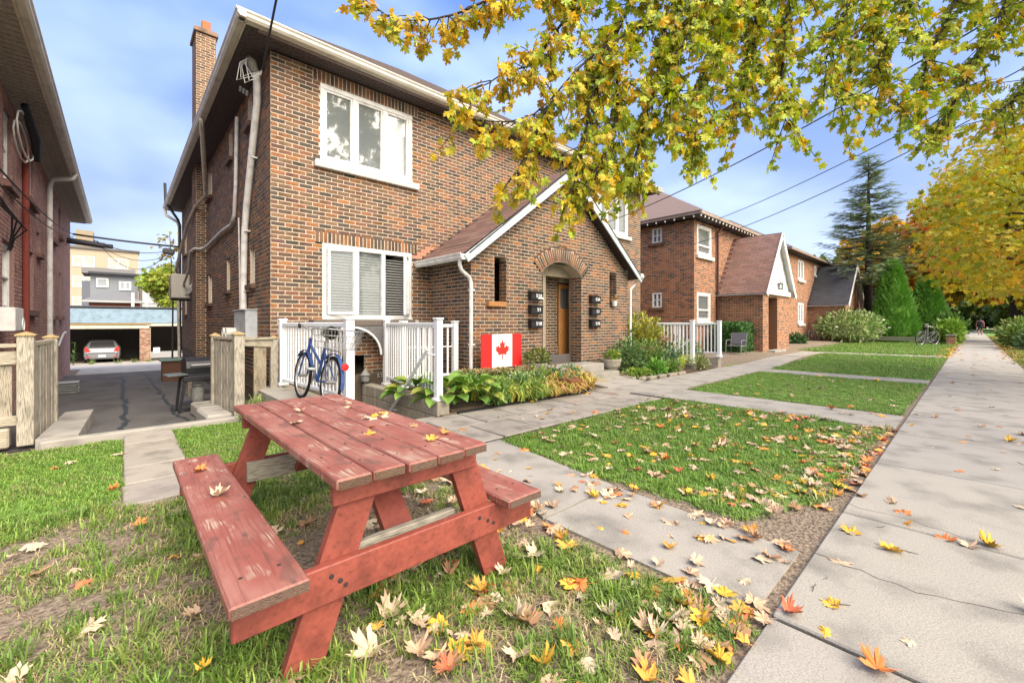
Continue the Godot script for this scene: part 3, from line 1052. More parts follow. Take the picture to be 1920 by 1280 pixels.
	# hipped roof
	var e0 = Vector3(ex - 0.05, sy + 0.12, ez + 0.06)
	var e1 = Vector3(HX1 + 0.55, sy + 0.12, ez + 0.06)
	var e2 = Vector3(HX1 + 0.55, sy + 0.12, HB - 0.45)
	var e3 = Vector3(ex - 0.05, sy + 0.12, HB - 0.45)
	var half = (e1.x - e0.x) * 0.5
	var r0 = Vector3(e0.x + half, e0.y + half * 0.68, e0.z - half)
	var r1 = Vector3(e0.x + half, e0.y + half * 0.68, e3.z + half)
	var rf = mb(Color(0.13, 0.105, 0.10))
	rf.tri(e0, e1, r0)
	rf.quad(e1, e2, r1, r0)
	rf.tri(e2, e3, r1)
	rf.quad(e3, e0, r0, r1)
	var roof = wpart(house, "roof", rf, M.shingle)
	# shingle butts along the eaves of the front slope
	var rows = mb(Color(0.15, 0.12, 0.115))
	for k in 40:
		var y = e0.y + 0.09 * k
		var zz = e0.z - 0.09 * k / 0.68
		var inset = 0.09 * k / 0.68
		rows.box(Vector3((e0.x + e1.x) * 0.5, y + 0.012, zz), Vector3(e1.x - e0.x - inset * 2.0, 0.012, 0.03))
	part(roof, "shingle_courses", rows, M.shingle).set_meta("kind", "stuff")
	build_porch(house)
	house_pipes(house)


func lower_window(house: Node3D, w: Array, open: bool) -> void:
	var U = Vector3.RIGHT
	var F = mb()
	var wd: float = w[2] - w[0]
	var h: float = w[3] - w[1]
	var O = Vector3(w[0], w[1], HZ)
	for e in [[wd * 0.5, 0.04, wd, 0.08], [wd * 0.5, h - 0.04, wd, 0.08]]:
		F.box(O + Vector3(e[0], e[1], -0.045), Vector3(e[2], e[3], 0.09), Basis.IDENTITY, 0.008)
	for e in [0.04, wd - 0.04, wd * 0.34, wd * 0.655]:
		F.box(O + Vector3(e, h * 0.5, -0.047), Vector3(0.075, h - 0.16, 0.086), Basis.IDENTITY, 0.008)
	var win = wpart(house, "window", F, M.white)
	var g = mb()
	g.box(O + Vector3(wd * 0.5, h * 0.5, -0.06), Vector3(wd * 0.315 - 0.075, h - 0.16, 0.006))
	part(win, "pane", g, M.glass)
	var r = mb(Color(0.45, 0.43, 0.40))
	r.quad(O + Vector3(0, 0, -2.5), O + Vector3(wd, 0, -2.5), O + Vector3(wd, h, -2.5), O + Vector3(0, h, -2.5))
	for x in [0.0, wd]:
		r.quad(O + Vector3(x, 0, -2.5), O + Vector3(x, 0, -0.1), O + Vector3(x, h, -0.1), O + Vector3(x, h, -2.5))
	part(win, "room_wall", r, M.matte)
	# horizontal blind slats
	var n = int((h - 0.2) / 0.052)
	var slat = mb()
	slat.box(Vector3.ZERO, Vector3(wd - 0.2, 0.003, 0.034), Basis(Vector3.RIGHT, -0.45))
	var sm = slat.mesh()
	for k in n:
		part(win, "blind_slat", sm, M.blind, O + Vector3(wd * 0.5, 0.12 + k * 0.052, -0.13))
	# casements that stand open
	for side in [0, 1]:
		var cw = wd * 0.30
		var pivot = O + Vector3(0.085 if side == 0 else wd - 0.085, 0.0, 0.004)
		var ang = (0.38 if side == 0 else -0.95) if open else 0.0
		var s = mb()
		var dir = Vector3(1 if side == 0 else -1, 0, 0).rotated(Vector3.UP, -ang)
		var B = Basis(dir, Vector3.UP, dir.cross(Vector3.UP))
		for q in [[0.025, h * 0.5, 0.05, h - 0.17], [cw - 0.025, h * 0.5, 0.05, h - 0.17]]:
			s.box(pivot + dir * q[0] + Vector3(0, q[1], 0), Vector3(q[2], q[3], 0.05), B, 0.006)
		for q in [0.11, h - 0.11]:
			s.box(pivot + dir * (cw * 0.5) + Vector3(0, q, 0), Vector3(cw - 0.1, 0.05, 0.048), B, 0.006)
		part(win, "casement", s, M.white)
		var pn = mb()
		pn.box(pivot + dir * (cw * 0.5) + Vector3(0, h * 0.5, 0), Vector3(cw - 0.1, h - 0.27, 0.006), B)
		part(win, "pane", pn, M.glass)


func build_porch(house: Node3D) -> void:
	var PX0 = 4.756
	var PX1 = 10.0
	var PZ = -6.27
	var AX = 7.38
	var AY = 4.70
	var pitch = 0.745
	var slits = [[5.32 - PX0, 1.63 - GY, 5.64 - PX0, 2.60 - GY], [9.16 - PX0, 1.70 - GY, 9.48 - PX0, 2.58 - GY]]
	var ac = 7.34
	var hw = 0.68
	var R = 0.991
	var acy = 1.679
	var ring = 0.30
	var solid = func(v):
		var y: float = v + GY
		var lim: float = (AY - 0.17 - y) / pitch
		var lo: float = maxf(PX0, AX - lim) - PX0
		var hi: float = minf(PX1, AX + lim) - PX0
		if hi <= lo:
			return []
		var hs = slits.duplicate()
		if y < 2.41:
			hs.append([ac - hw - PX0, -1.0, ac + hw - PX0, 9.0])
		if y > 2.33 and y < acy + R + ring:
			var ro = R + ring
			var x = sqrt(maxf(0.0, ro * ro - (y - acy) * (y - acy)))
			x = minf(x, (y - acy) * 1.05)
			if x > 0.02:
				hs.append([ac - x - PX0, -1.0, ac + x - PX0, 9.0])
		return cut(lo, hi, hs, v)
	var O = Vector3(PX0, GY, PZ)
	brick_wall(house, "porch_wall", O, Vector3.RIGHT, Vector3.BACK, 4.3, solid, PAL_BROWN, M.mortar, 300, [],
		func(body: MB, all: Array):
			for h in slits:
				reveal(body, O, Vector3.RIGHT, Vector3.BACK, h, 0.22)
			# the arch: ring of upright bricks on a mortar sector, and its soffit
			var n = 26
			var a0 = asin(hw / R) + 0.02
			for i in n:
				var t0 = lerpf(-a0, a0, float(i) / n)
				var t1 = lerpf(-a0, a0, float(i + 1) / n)
				var c = Vector3(ac, acy, PZ)
				var d0 = Vector3(sin(t0), cos(t0), 0)
				var d1 = Vector3(sin(t1), cos(t1), 0)
				body.quad(c + d0 * R, c + d1 * R, c + d1 * (R + ring + 0.05), c + d0 * (R + ring + 0.05))
				body.quad(c + d1 * R, c + d0 * R, c + d0 * R - Vector3(0, 0, 0.32), c + d1 * R - Vector3(0, 0, 0.32))
				var tm = (t0 + t1) * 0.5
				var dm = Vector3(sin(tm), cos(tm), 0)
				all.append([c + dm * (R + ring * 0.5), dm, Vector3(-dm.y, dm.x, 0), ring - 0.012])
			for sx in [-1.0, 1.0]:
				var x: float = ac + hw * sx
				var q0 = Vector3(x, GY, PZ)
				var q1 = Vector3(x, GY, PZ - 0.32)
				if sx < 0:
					body.quad(q0, q1, q1 + Vector3(0, 2.06, 0), q0 + Vector3(0, 2.06, 0))
				else:
					body.quad(q1, q0, q0 + Vector3(0, 2.06, 0), q1 + Vector3(0, 2.06, 0)))
	brick_wall(house, "porch_wall", Vector3(PX0, GY, HZ), Vector3.BACK, Vector3.LEFT, 2.45, func(_v): return [[0.0, PZ - HZ]], PAL_BROWN, M.mortar, 120)
	brick_wall(house, "porch_wall", Vector3(PX1, GY, PZ), Vector3.FORWARD, Vector3.RIGHT, 2.45, func(_v): return [[0.0, PZ - HZ]], PAL_BROWN, M.mortar, 0)
	var fd = mb(Color(0.42, 0.36, 0.30))
	fd.box(Vector3((PX0 + PX1) * 0.5, 0.1, (PZ + HZ) * 0.5), Vector3(PX1 - PX0 - 0.004, 0.518, PZ - HZ - 0.004))
	wpart(house, "porch_floor", fd, M.block)
	# vestibule: inner reveals, tan frame, door
	var inn = func(a: Vector3, u: Vector3, nn: Vector3, wd: float, ht: float):
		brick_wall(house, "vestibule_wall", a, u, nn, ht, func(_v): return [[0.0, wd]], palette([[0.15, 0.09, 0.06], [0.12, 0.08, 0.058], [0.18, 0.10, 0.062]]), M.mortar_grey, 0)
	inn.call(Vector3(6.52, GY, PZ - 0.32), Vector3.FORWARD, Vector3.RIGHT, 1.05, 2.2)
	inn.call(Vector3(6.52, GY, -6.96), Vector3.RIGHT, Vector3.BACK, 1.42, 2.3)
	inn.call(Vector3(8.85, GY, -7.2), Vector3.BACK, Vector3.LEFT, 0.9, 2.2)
	var cl = mb(Color(0.45, 0.42, 0.36))
	cl.quad(Vector3(5.0, 2.62, PZ - 0.1), Vector3(5.0, 2.62, HZ), Vector3(9.8, 2.62, HZ), Vector3(9.8, 2.62, PZ - 0.1))
	wpart(house, "porch_ceiling", cl, M.matte)
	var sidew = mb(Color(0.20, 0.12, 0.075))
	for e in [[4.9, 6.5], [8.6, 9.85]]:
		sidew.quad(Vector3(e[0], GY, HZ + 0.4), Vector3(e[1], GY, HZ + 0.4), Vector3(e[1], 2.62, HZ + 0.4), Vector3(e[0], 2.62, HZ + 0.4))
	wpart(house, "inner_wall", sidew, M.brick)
	var fr = mb()
	var fz = PZ - 0.36
	for x in [7.08, 8.09]:
		fr.box(Vector3(x, 1.47, fz), Vector3(0.10, 1.86, 0.08), Basis.IDENTITY, 0.006)
	fr.box(Vector3(7.34, 2.52, fz), Vector3(1.40, 0.30, 0.07), Basis.IDENTITY, 0.006)
	fr.box(Vector3(8.52, 1.44, -6.92), Vector3(0.24, 1.90, 0.08), Basis.IDENTITY, 0.006)
	fr.box(Vector3(8.18, 2.36, -6.92), Vector3(0.5, 0.14, 0.08), Basis.IDENTITY, 0.006)
	wpart(house, "door_frame", fr, M.tan)
	var dr = mb()
	for k in 4:
		dr.box(Vector3(8.00 + 0.113 * k, 1.08, -6.93), Vector3(0.109, 1.14, 0.05), Basis.IDENTITY, 0.006)
	dr.box(Vector3(8.17, 2.2, -6.93), Vector3(0.45, 0.1, 0.048))
	dr.box(Vector3(7.97, 1.9, -6.93), Vector3(0.05, 0.52, 0.048))
	dr.box(Vector3(8.37, 1.9, -6.93), Vector3(0.05, 0.52, 0.048))
	var door = wpart(house, "door", dr, M.door_wood)
	var gl = mb()
	gl.box(Vector3(8.17, 1.9, -6.935), Vector3(0.36, 0.52, 0.01))
	part(door, "pane", gl, M.glass)
	var hd = mb(Color(0.05, 0.045, 0.04))
	hd.box(Vector3(8.34, 1.35, -6.89), Vector3(0.03, 0.22, 0.03), Basis.IDENTITY, 0.008)
	part(door, "handle", hd, M.plain)
	var th = mb(Color(0.13, 0.12, 0.115))
	th.box(Vector3(7.34, 0.42, fz), Vector3(1.32, 0.26, 0.12), Basis.IDENTITY, 0.01)
	wpart(house, "threshold", th, M.matte)
	for e in [[8.02, 0.32, GY, 2.06], [5.64, 0.22, 1.63, 0.97], [9.48, 0.22, 1.70, 0.88]]:
		brick_wall(house, "jamb", Vector3(e[0] - 0.003, e[2], PZ - e[1]), Vector3.BACK, Vector3.LEFT, e[3], func(_v): return [[0.0, e[1]]], PAL_BROWN, M.mortar, 0)
	# slit openings: something behind each
	var sl = mb(Color(0.20, 0.17, 0.14))
	sl.box(Vector3(5.38, 2.36, PZ - 0.2), Vector3(0.16, 0.48, 0.03))
	sl.col = Color(0.10, 0.10, 0.10)
	sl.box(Vector3(5.38, 1.89, PZ - 0.2), Vector3(0.16, 0.46, 0.03))
	wpart(house, "slit_window", sl, M.matte)
	var led = mb(Color(0.52, 0.25, 0.09))
	led.box(Vector3(5.36, 1.66, PZ + 0.0), Vector3(0.50, 0.10, 0.12), Basis(Vector3.UP, 0.1), 0.008)
	wpart(house, "wooden_ledge", led, M.matte)
	var roof = thing_part(house, "porch_roof")
	# left slope: shingles laid one by one
	var ex = 4.44
	var ey = AY - (AX - ex) * pitch + 0.02
	var dirs = Vector3(AX - ex, AY + 0.02 - ey, 0)
	var L = dirs.length()
	var d = dirs.normalized()
	var nn = Vector3(-d.y, d.x, 0)
	var z0 = HZ + 0.01
	var z1 = -6.04
	var deck = mb(Color(0.12, 0.08, 0.07))
	var A = Vector3(ex, ey, z1)
	var T2 = Vector3(AX, AY + 0.02, z1)
	deck.quad(A, T2, Vector3(T2.x, T2.y, z0), Vector3(A.x, A.y, z0))
	var Rr = Vector3(2.0 * AX - ex, ey, z1)
	deck.quad(T2, Rr, Vector3(Rr.x, Rr.y, z0), Vector3(T2.x, T2.y, z0))
	# underside
	deck.quad(Vector3(A.x, A.y - 0.06, z0), Vector3(T2.x, T2.y - 0.06, z0), T2 - Vector3(0, 0.06, 0), A - Vector3(0, 0.06, 0))
	deck.quad(Vector3(T2.x, T2.y - 0.06, z0), Vector3(Rr.x, Rr.y - 0.06, z0), Rr - Vector3(0, 0.06, 0), T2 - Vector3(0, 0.06, 0))
	part(roof, "deck", deck, M.shingle, -house.position)
	var tones = [Color(0.25, 0.145, 0.12), Color(0.22, 0.125, 0.105), Color(0.28, 0.165, 0.14), Color(0.20, 0.115, 0.10), Color(0.26, 0.14, 0.125)]
	var meshes = []
	for t in tones:
		var q = mb(t)
		q.box(Vector3(0, 0.004, 0), Vector3(0.165, 0.009, 0.30), Basis(Vector3.FORWARD, 0.035))
		meshes.append(q.mesh())
	var B = Basis(d, nn, Vector3.BACK)
	var rows = int(L / 0.14)
	for r in rows:
		var z = z0 + (0.0 if r % 2 else 0.155)
		while z < z1 - 0.05:
			var mi = MeshInstance3D.new()
			mi.name = "shingle"
			mi.mesh = meshes[rng.randi() % meshes.size()]
			mi.material_override = M.shingle
			var len_z = minf(0.305, z1 - z)
			mi.transform = Transform3D(B * Basis.from_scale(Vector3(1, 1, (len_z - 0.006) / 0.30)), A + d * (r * 0.14 + 0.06) + nn * (0.006 + 0.002 * rng.randf()) + Vector3(0, 0, z + len_z * 0.5 - z1) - house.position)
			roof.add_child(mi, true)
			z += 0.305
	# step flashing up the wall, salmon mortar
	var fl = mb(Color(0.56, 0.27, 0.18))
	for k in range(1, 36):
		var y = GY + COURSE * k
		if y > ey + 0.02 and y < AY + 0.05:
			var x = AX - (AY + 0.02 - y) / pitch
			fl.box(Vector3(x - 0.10, y + 0.035, HZ + 0.014), Vector3(0.21, COURSE, 0.014))
	wpart(house, "flashing", fl, M.matte)
	# rake boards, eave gutter, downpipes
	for sgn in [-1.0, 1.0]:
		var rk = mb()
		var lo = Vector3(AX + sgn * (AX - ex - 0.02), ey - 0.10, z1 + 0.016)
		var hi = Vector3(AX, AY - 0.075, z1 + 0.016)
		rk.bar(lo, hi, 0.03, 0.145, Vector3(-(hi.y - lo.y), hi.x - lo.x, 0) * sgn * -1.0)
		wpart(house, "rake_board", rk, M.rake)
		var cap = mb(Color(0.05, 0.045, 0.045))
		cap.bar(lo + Vector3(-0.06 * sgn * -1.0 * -1.0, 0.105, 0.0), hi + Vector3(0, 0.125, 0), 0.05, 0.02, Vector3(-(hi.y - lo.y), hi.x - lo.x, 0) * sgn * -1.0)
		wpart(house, "drip_edge", cap, M.matte)
	gutter_run(house, Vector3(ex + 0.02, ey - 0.12, z1 + 0.01), Vector3(ex + 0.02, ey - 0.12, HZ + 0.03), Vector3.LEFT, M.white)
	var dp = mb()
	dp.tube([Vector3(4.42, ey - 0.11, -6.16), Vector3(4.42, ey - 0.20, -6.16), Vector3(4.47, ey - 0.29, -6.18), Vector3(4.66, ey - 0.40, -6.2), Vector3(4.70, ey - 0.50, -6.2), Vector3(4.70, 0.20, -6.2)], 0.036, 8)
	for y in [0.9, 1.9]:
		dp.box(Vector3(4.72, y, -6.21), Vector3(0.09, 0.03, 0.09))
	wpart(house, "downpipe", dp, M.white)
	var dp2 = mb()
	dp2.tube([Vector3(10.25, ey - 0.1, -6.16), Vector3(10.2, ey - 0.2, -6.17), Vector3(10.05, ey - 0.32, -6.2), Vector3(10.04, ey - 0.42, -6.21), Vector3(10.04, 0.2, -6.21)], 0.033, 8)
	wpart(house, "downpipe", dp2, M.white)
	var lt = mb(Color(0.75, 0.75, 0.72))
	lt.lathe([Vector2(0.0, 0.09), Vector2(0.05, 0.07), Vector2(0.075, 0.0), Vector2(0.05, -0.05), Vector2(0, -0.06)], Vector3(10.28, ey + 0.0, -6.02), 10)
	wpart(house, "porch_lamp", lt, M.plain)


func thing_part(parent: Node3D, called: String) -> Node3D:
	var o = Node3D.new()
	o.name = called
	parent.add_child(o, true)
	return o


func house_pipes(house: Node3D) -> void:
	# electric service mast and meter cabinet
	var md = mb()
	md.tube([Vector3(1.64, 5.45, -8.0), Vector3(1.66, 5.25, -8.02), Vector3(1.69, 5.0, -8.16), Vector3(1.695, 4.17, -8.62), Vector3(1.695, 3.49, -8.97), Vector3(1.695, 2.95, -9.18), Vector3(1.695, 2.0, -9.25), Vector3(1.695, 1.52, -9.25)], 0.055, 10)
	for y in [[4.2, -8.61], [3.0, -9.16], [1.9, -9.25]]:
		md.box(Vector3(1.73, y[0], y[1]), Vector3(0.10, 0.025, 0.16))
	wpart(house, "service_mast", md, M.pvc)
	var wh = mb(Color(0.36, 0.36, 0.30))
	wh.tube([Vector3(1.62, 5.42, -7.98), Vector3(1.56, 5.55, -7.95), Vector3(1.50, 5.56, -7.92)], [0.06, 0.075, 0.05], 8)
	wpart(house, "weatherhead", wh, M.matte)
	var wires = mb(Color(0.55, 0.55, 0.53))
	for k in 5:
		var a = Vector3(1.50, 5.55, -7.92)
		var b = Vector3(1.36 + 0.05 * k, 5.16 + 0.05 * sin(k * 2.1), -7.94 + 0.04 * k)
		wires.tube([a, a.lerp(b, 0.4) + Vector3(-0.05 + 0.03 * sin(k * 3.0), 0.03, 0.05 * cos(k * 2.0)), b, b.lerp(Vector3(1.66, 5.3, -7.85), 0.5) + Vector3(0, 0.04 * sin(k * 1.7), 0.04), Vector3(1.67, 5.30 + 0.015 * k, -7.80), Vector3(1.68, 5.40, -7.72)], 0.0065, 5)
	wpart(house, "service_wires", wires, M.plain)
	var sp = mb(Color(0.05, 0.05, 0.05))
	for k in 3:
		sp.tube([Vector3(1.42 + 0.035 * k, 5.10 - 0.04 * k, -7.98 + 0.05 * k), Vector3(1.42 + 0.035 * k, 5.02 - 0.04 * k, -8.0 + 0.05 * k)], 0.022, 6)
	wpart(house, "splices", sp, M.plain)
	var bx = mb()
	bx.box(Vector3(1.68, 1.25, -9.0), Vector3(0.19, 0.54, 1.0), Basis.IDENTITY, 0.012)
	bx.box(Vector3(1.67, 1.53, -9.0), Vector3(0.22, 0.02, 1.03), Basis.IDENTITY, 0.004)
	var cab = wpart(house, "meter_cabinet", bx, M.grey_box)
	for z in [-9.7, -9.35]:
		var g = mb(Color(0.58, 0.57, 0.52))
		g.xf = Transform3D(Basis(Vector3.FORWARD, PI / 2), Vector3(1.55, 1.12, z))
		g.lathe([Vector2(0.09, -0.12), Vector2(0.09, 0.02), Vector2(0.082, 0.06), Vector2(0.075, 0.10), Vector2(0.0, 0.11)], Vector3.ZERO, 14)
		part(cab, "meter", g, M.plain)
	# thin cable conduits
	var c1 = mb()
	c1.tube([Vector3(1.72, 5.42, -10.0), Vector3(1.715, 4.13, -10.1), Vector3(1.715, 3.5, -10.25), Vector3(1.715, 3.36, -10.6), Vector3(1.715, 3.40, -11.6), Vector3(1.715, 3.36, -13.9), Vector3(1.66, 3.34, -14.45), Vector3(1.50, 3.34, -14.56), Vector3(1.49, 3.35, -15.4), Vector3(1.49, 2.9, -15.6), Vector3(1.49, 2.5, -17.2)], 0.035, 8)
	wpart(house, "conduit", c1, M.pvc)
	var c2 = mb(Color(1, 0.93, 0.9))
	c2.tube([Vector3(1.74, 3.4, -9.95), Vector3(1.74, 1.53, -9.8)], 0.016, 6)
	wpart(house, "conduit", c2, M.pvc)
	# downpipe slanting from the eaves across the chimney
	var d1 = mb()
	d1.tube([Vector3(1.28, 5.70, -11.25), Vector3(1.30, 5.5, -11.3), Vector3(1.66, 4.68, -13.75), Vector3(1.52, 4.50, -14.5), Vector3(1.45, 4.2, -15.7), Vector3(1.46, 3.2, -19.3), Vector3(1.55, 2.8, -19.7), Vector3(1.60, -0.3, -19.8)], 0.05, 4)
	wpart(house, "downpipe", d1, M.gutter)
	var d2 = mb()
	d2.tube([Vector3(1.26, 5.68, -21.1), Vector3(1.30, 5.45, -21.1), Vector3(1.62, 5.2, -20.9), Vector3(1.68, 5.0, -20.9), Vector3(1.68, -0.4, -20.9)], 0.05, 6)
	wpart(house, "downpipe", d2, M.gutter)
	var d3 = mb(Color(0.03, 0.03, 0.035))
	d3.tube([Vector3(1.22, 6.5, -20.4), Vector3(1.24, 5.8, -20.4), Vector3(1.60, 5.2, -20.4), Vector3(1.66, 5.0, -20.4), Vector3(1.66, -0.4, -20.4)], 0.045, 8)
	wpart(house, "vent_pipe", d3, M.plain)


# ------------------------------------------------------------------ mauve house across the driveway
func build_mauve_house() -> void:
	var X = -1.35
	var ZF = -7.0
	var ZB = -22.3
	var house = thing("mauve_house", "mauve painted brick house with deep ribbed eaves across the driveway", "house", Vector3(-6.5, 0, -14.5))
	var O = Vector3(X, -0.6, ZF)
	var U = Vector3.FORWARD
	var N = Vector3.RIGHT
	# windows as [z front, y0, z back, y1]
	var wins = [[-10.3, 3.55, -11.0, 4.75], [-12.2, 1.55, -13.4, 2.75], [-12.4, 3.75, -13.5, 4.75], [-16.5, 3.55, -17.3, 4.7], [-16.6, 1.5, -17.3, 2.7], [-18.4, 3.9, -18.9, 4.75], [-18.6, 1.5, -19.1, 2.8], [-10.2, 1.5, -11.2, 2.6], [-13.9, 2.85, -14.3, 3.3]]
	var holes = []
	for w in wins:
		holes.append([ZF - w[0], w[1] + 0.6, ZF - w[2], w[3] + 0.6])
	brick_wall(house, "wall", O, U, N, 5.65, func(v): return cut(0.0, ZF - ZB, holes, v), PAL_MAUVE, M.mortar_mauve, 300, [],
		func(body: MB, _all: Array): for h in holes: reveal(body, O, U, N, h, 0.14))
	for w in wins:
		window(house, Vector3(X, w[1], w[0]), U, N, w[0] - w[2], w[3] - w[1], [], 0.06, 0.09, ROOM, [0.5])
		var s = mb(Color(0.25, 0.14, 0.12))
		s.box(Vector3(X + 0.02, w[1] - 0.06, (w[0] + w[2]) * 0.5), Vector3(0.13, 0.12, w[0] - w[2] + 0.2), Basis.IDENTITY, 0.008)
		wpart(house, "window_sill", s, M.brick)
	var rest = mb(Color(0.46, 0.26, 0.235))
	rest.quad(Vector3(-12.0, -0.6, ZF), Vector3(X, -0.6, ZF), Vector3(X, 5.05, ZF), Vector3(-12, 5.05, ZF))
	rest.quad(Vector3(X, -0.6, ZB), Vector3(-12, -0.6, ZB), Vector3(-12, 5.05, ZB), Vector3(X, 5.05, ZB))
	wpart(house, "rear_wall", rest, M.brick)
	# eaves with narrow boards running out to the fascia
	var ex = -0.93
	var sy = 5.05
	var so = mb()
	so.quad(Vector3(ex, sy + 0.03, ZB - 0.4), Vector3(ex, sy + 0.03, ZF + 2.0), Vector3(X - 0.05, sy + 0.03, ZF + 2.0), Vector3(X - 0.05, sy + 0.03, ZB - 0.4))
	var soffit = wpart(house, "soffit", so, M.soffit_mauve)
	var bm = mb(Color(1.25, 1.18, 1.1))
	bm.box(Vector3.ZERO, Vector3(X - ex - 0.02, 0.03, 0.125), Basis(Vector3.RIGHT, 0.08))
	var bmesh = bm.mesh()
	var z = ZF + 1.9
	while z > ZB - 0.35:
		part(soffit, "board", bmesh, M.soffit_mauve, Vector3((X + ex) * 0.5, sy + 0.012, z))
		z -= 0.145
	var fa = mb(Color(0.92, 0.86, 0.8))
	fa.box(Vector3(ex + 0.015, sy + 0.06, (ZF + 2.0 + ZB - 0.4) * 0.5), Vector3(0.03, 0.16, ZF - ZB + 2.4))
	fa.box(Vector3((ex - 12.0) * 0.5, sy + 0.06, ZB - 0.4), Vector3(11.0, 0.16, 0.03))
	wpart(house, "fascia", fa, M.gutter)
	gutter_run(house, Vector3(ex + 0.032, sy + 0.0, ZF + 2.0), Vector3(ex + 0.032, sy + 0.0, ZB - 0.42), Vector3.RIGHT, M.gutter)
	var rf = mb(Color(0.16, 0.13, 0.12))
	rf.quad(Vector3(ex + 0.06, sy + 0.13, ZF + 2.0), Vector3(ex + 0.06, sy + 0.13, ZB - 0.42), Vector3(-6.5, 8.9, ZB + 5.0), Vector3(-6.5, 8.9, ZF - 3.0))
	rf.tri(Vector3(ex + 0.06, sy + 0.13, ZB - 0.42), Vector3(-12.1, sy + 0.13, ZB - 0.42), Vector3(-6.5, 8.9, ZB + 5.0))
	rf.tri(Vector3(-12.1, sy + 0.13, ZF + 2.0), Vector3(ex + 0.06, sy + 0.13, ZF + 2.0), Vector3(-6.5, 8.9, ZF - 3.0))
	wpart(house, "roof", rf, M.shingle)
	# pale downpipe from the gutter, red-brown pipe nearer the street
	var dp = mb()
	dp.tube([Vector3(ex + 0.08, sy + 0.02, -15.4), Vector3(ex + 0.06, sy - 0.12, -15.4), Vector3(X + 0.12, sy - 0.2, -15.45), Vector3(X + 0.06, sy - 0.35, -15.5), Vector3(X + 0.06, -0.4, -15.6)], 0.058, 8)
	wpart(house, "downpipe", dp, M.pvc)
	var rp = mb(Color(0.26, 0.055, 0.045))
	rp.tube([Vector3(X + 0.05, 4.55, -12.0), Vector3(X + 0.05, 0.9, -12.0)], 0.05, 8)
	rp.tube([Vector3(X + 0.06, 0.95, -12.0), Vector3(X + 0.06, 0.95, -11.2)], 0.06, 8)
	wpart(house, "red_pipe", rp, M.matte)
	var mt = mb()
	mt.box(Vector3(X + 0.14, 1.35, -9.6), Vector3(0.22, 0.34, 0.7), Basis.IDENTITY, 0.01)
	mt.xf = Transform3D(Basis(Vector3.FORWARD, -PI / 2), Vector3(X + 0.26, 1.28, -9.9))
	mt.lathe([Vector2(0.10, 0), Vector2(0.10, 0.12), Vector2(0.085, 0.2), Vector2(0, 0.21)], Vector3.ZERO, 14)
	wpart(house, "meter_box", mt, M.pvc)
	var ca = mb(Color(0.62, 0.6, 0.57))
	for k in 2:
		var pts = []
		for i in 13:
			var t = TAU * i / 12.0
			pts.append(Vector3(X + 0.12 + 0.05 * k, 4.35 + 0.10 * k + sin(t) * (0.28 + 0.05 * k), -10.9 - cos(t) * (0.75 + 0.12 * k)))
		ca.tube(pts, 0.014, 5, false)
	wpart(house, "cable_loops", ca, M.plain)
	ca = mb(Color(0.62, 0.6, 0.57))
	ca.tube([Vector3(X + 0.06, 0.72, -15.8), Vector3(X + 0.1, 0.66, -17.0), Vector3(X + 0.05, 0.95, -19.0), Vector3(X + 0.04, 1.0, -20.0)], 0.03, 6)
	wpart(house, "wall_hose", ca, M.plain)
	var ck = mb(Color(0.015, 0.016, 0.02))
	ck.tube([Vector3(X + 0.2, 4.85, -10.5), Vector3(X + 0.24, 4.55, -11.3), Vector3(X + 0.2, 4.35, -11.9)], [0.05, 0.07, 0.05], 6)
	wpart(house, "cable_sleeve", ck, M.plain)
	for k in 4:
		var c2 = mb(Color(0.02, 0.021, 0.025))
		c2.tube([Vector3(X + 0.05, 3.15 - 0.04 * k, -9.7), Vector3(X + 0.14 + 0.04 * k, 2.95 - 0.06 * k, -9.9 - 0.09 * k), Vector3(X + 0.10, 2.70 - 0.02 * k, -10.2 - 0.07 * k), Vector3(X + 0.05, 2.45, -10.3 - 0.05 * k)], 0.012, 5)
		wpart(house, "cable", c2, M.plain)


# ------------------------------------------------------------------ houses further along the street
func hip_roof(house: Node3D, x0: float, x1: float, z0: float, z1: float, y: float, pitch: float, col: Color, shingles := true) -> void:
	var rf = mb(col)
	var w = x1 - x0
	var d = z0 - z1
	var h = minf(w, d) * 0.5
	var a = Vector3(x0, y, z0)
	var b = Vector3(x1, y, z0)
	var c = Vector3(x1, y, z1)
	var e = Vector3(x0, y, z1)
	var r0 = Vector3(x0 + h, y + h * pitch, z0 - h)
	var r1 = Vector3(x1 - h, y + h * pitch, z1 + h)
	rf.quad(a, b, Vector3(r1.x, r1.y, r0.z), r0) if w > d else rf.tri(a, b, r0)
	if w > d:
		rf.tri(b, c, Vector3(r1.x, r1.y, r0.z))
		rf.quad(c, e, r0, Vector3(r1.x, r1.y, r0.z))
		rf.tri(e, a, r0)
	else:
		rf.quad(b, c, Vector3(r0.x, r1.y, r1.z), r0)
		rf.tri(c, e, Vector3(r0.x, r1.y, r1.z))
		rf.quad(e, a, r0, Vector3(r0.x, r1.y, r1.z))
	var roof = wpart(house, "roof", rf, M.shingle)
	if shingles:
		var s = mb()
		var rows = int(h * sqrt(1 + pitch * pitch) / 0.15)
		for k in rows:
			var t = k * 0.15 / sqrt(1 + pitch * pitch)
			var yy = y + t * pitch + 0.012
			var z = z0 - t
			while z > z1 + t:
				s.col = jit(col, 0.22)
				s.box(Vector3(x0 + t + 0.05, yy, z - 0.16), Vector3(0.16, 0.012, 0.31), Basis(Vector3.BACK, atan(pitch) - 0.05))
				z -= 0.32
		part(roof, "shingles", s, M.shingle).set_meta("kind", "stuff")


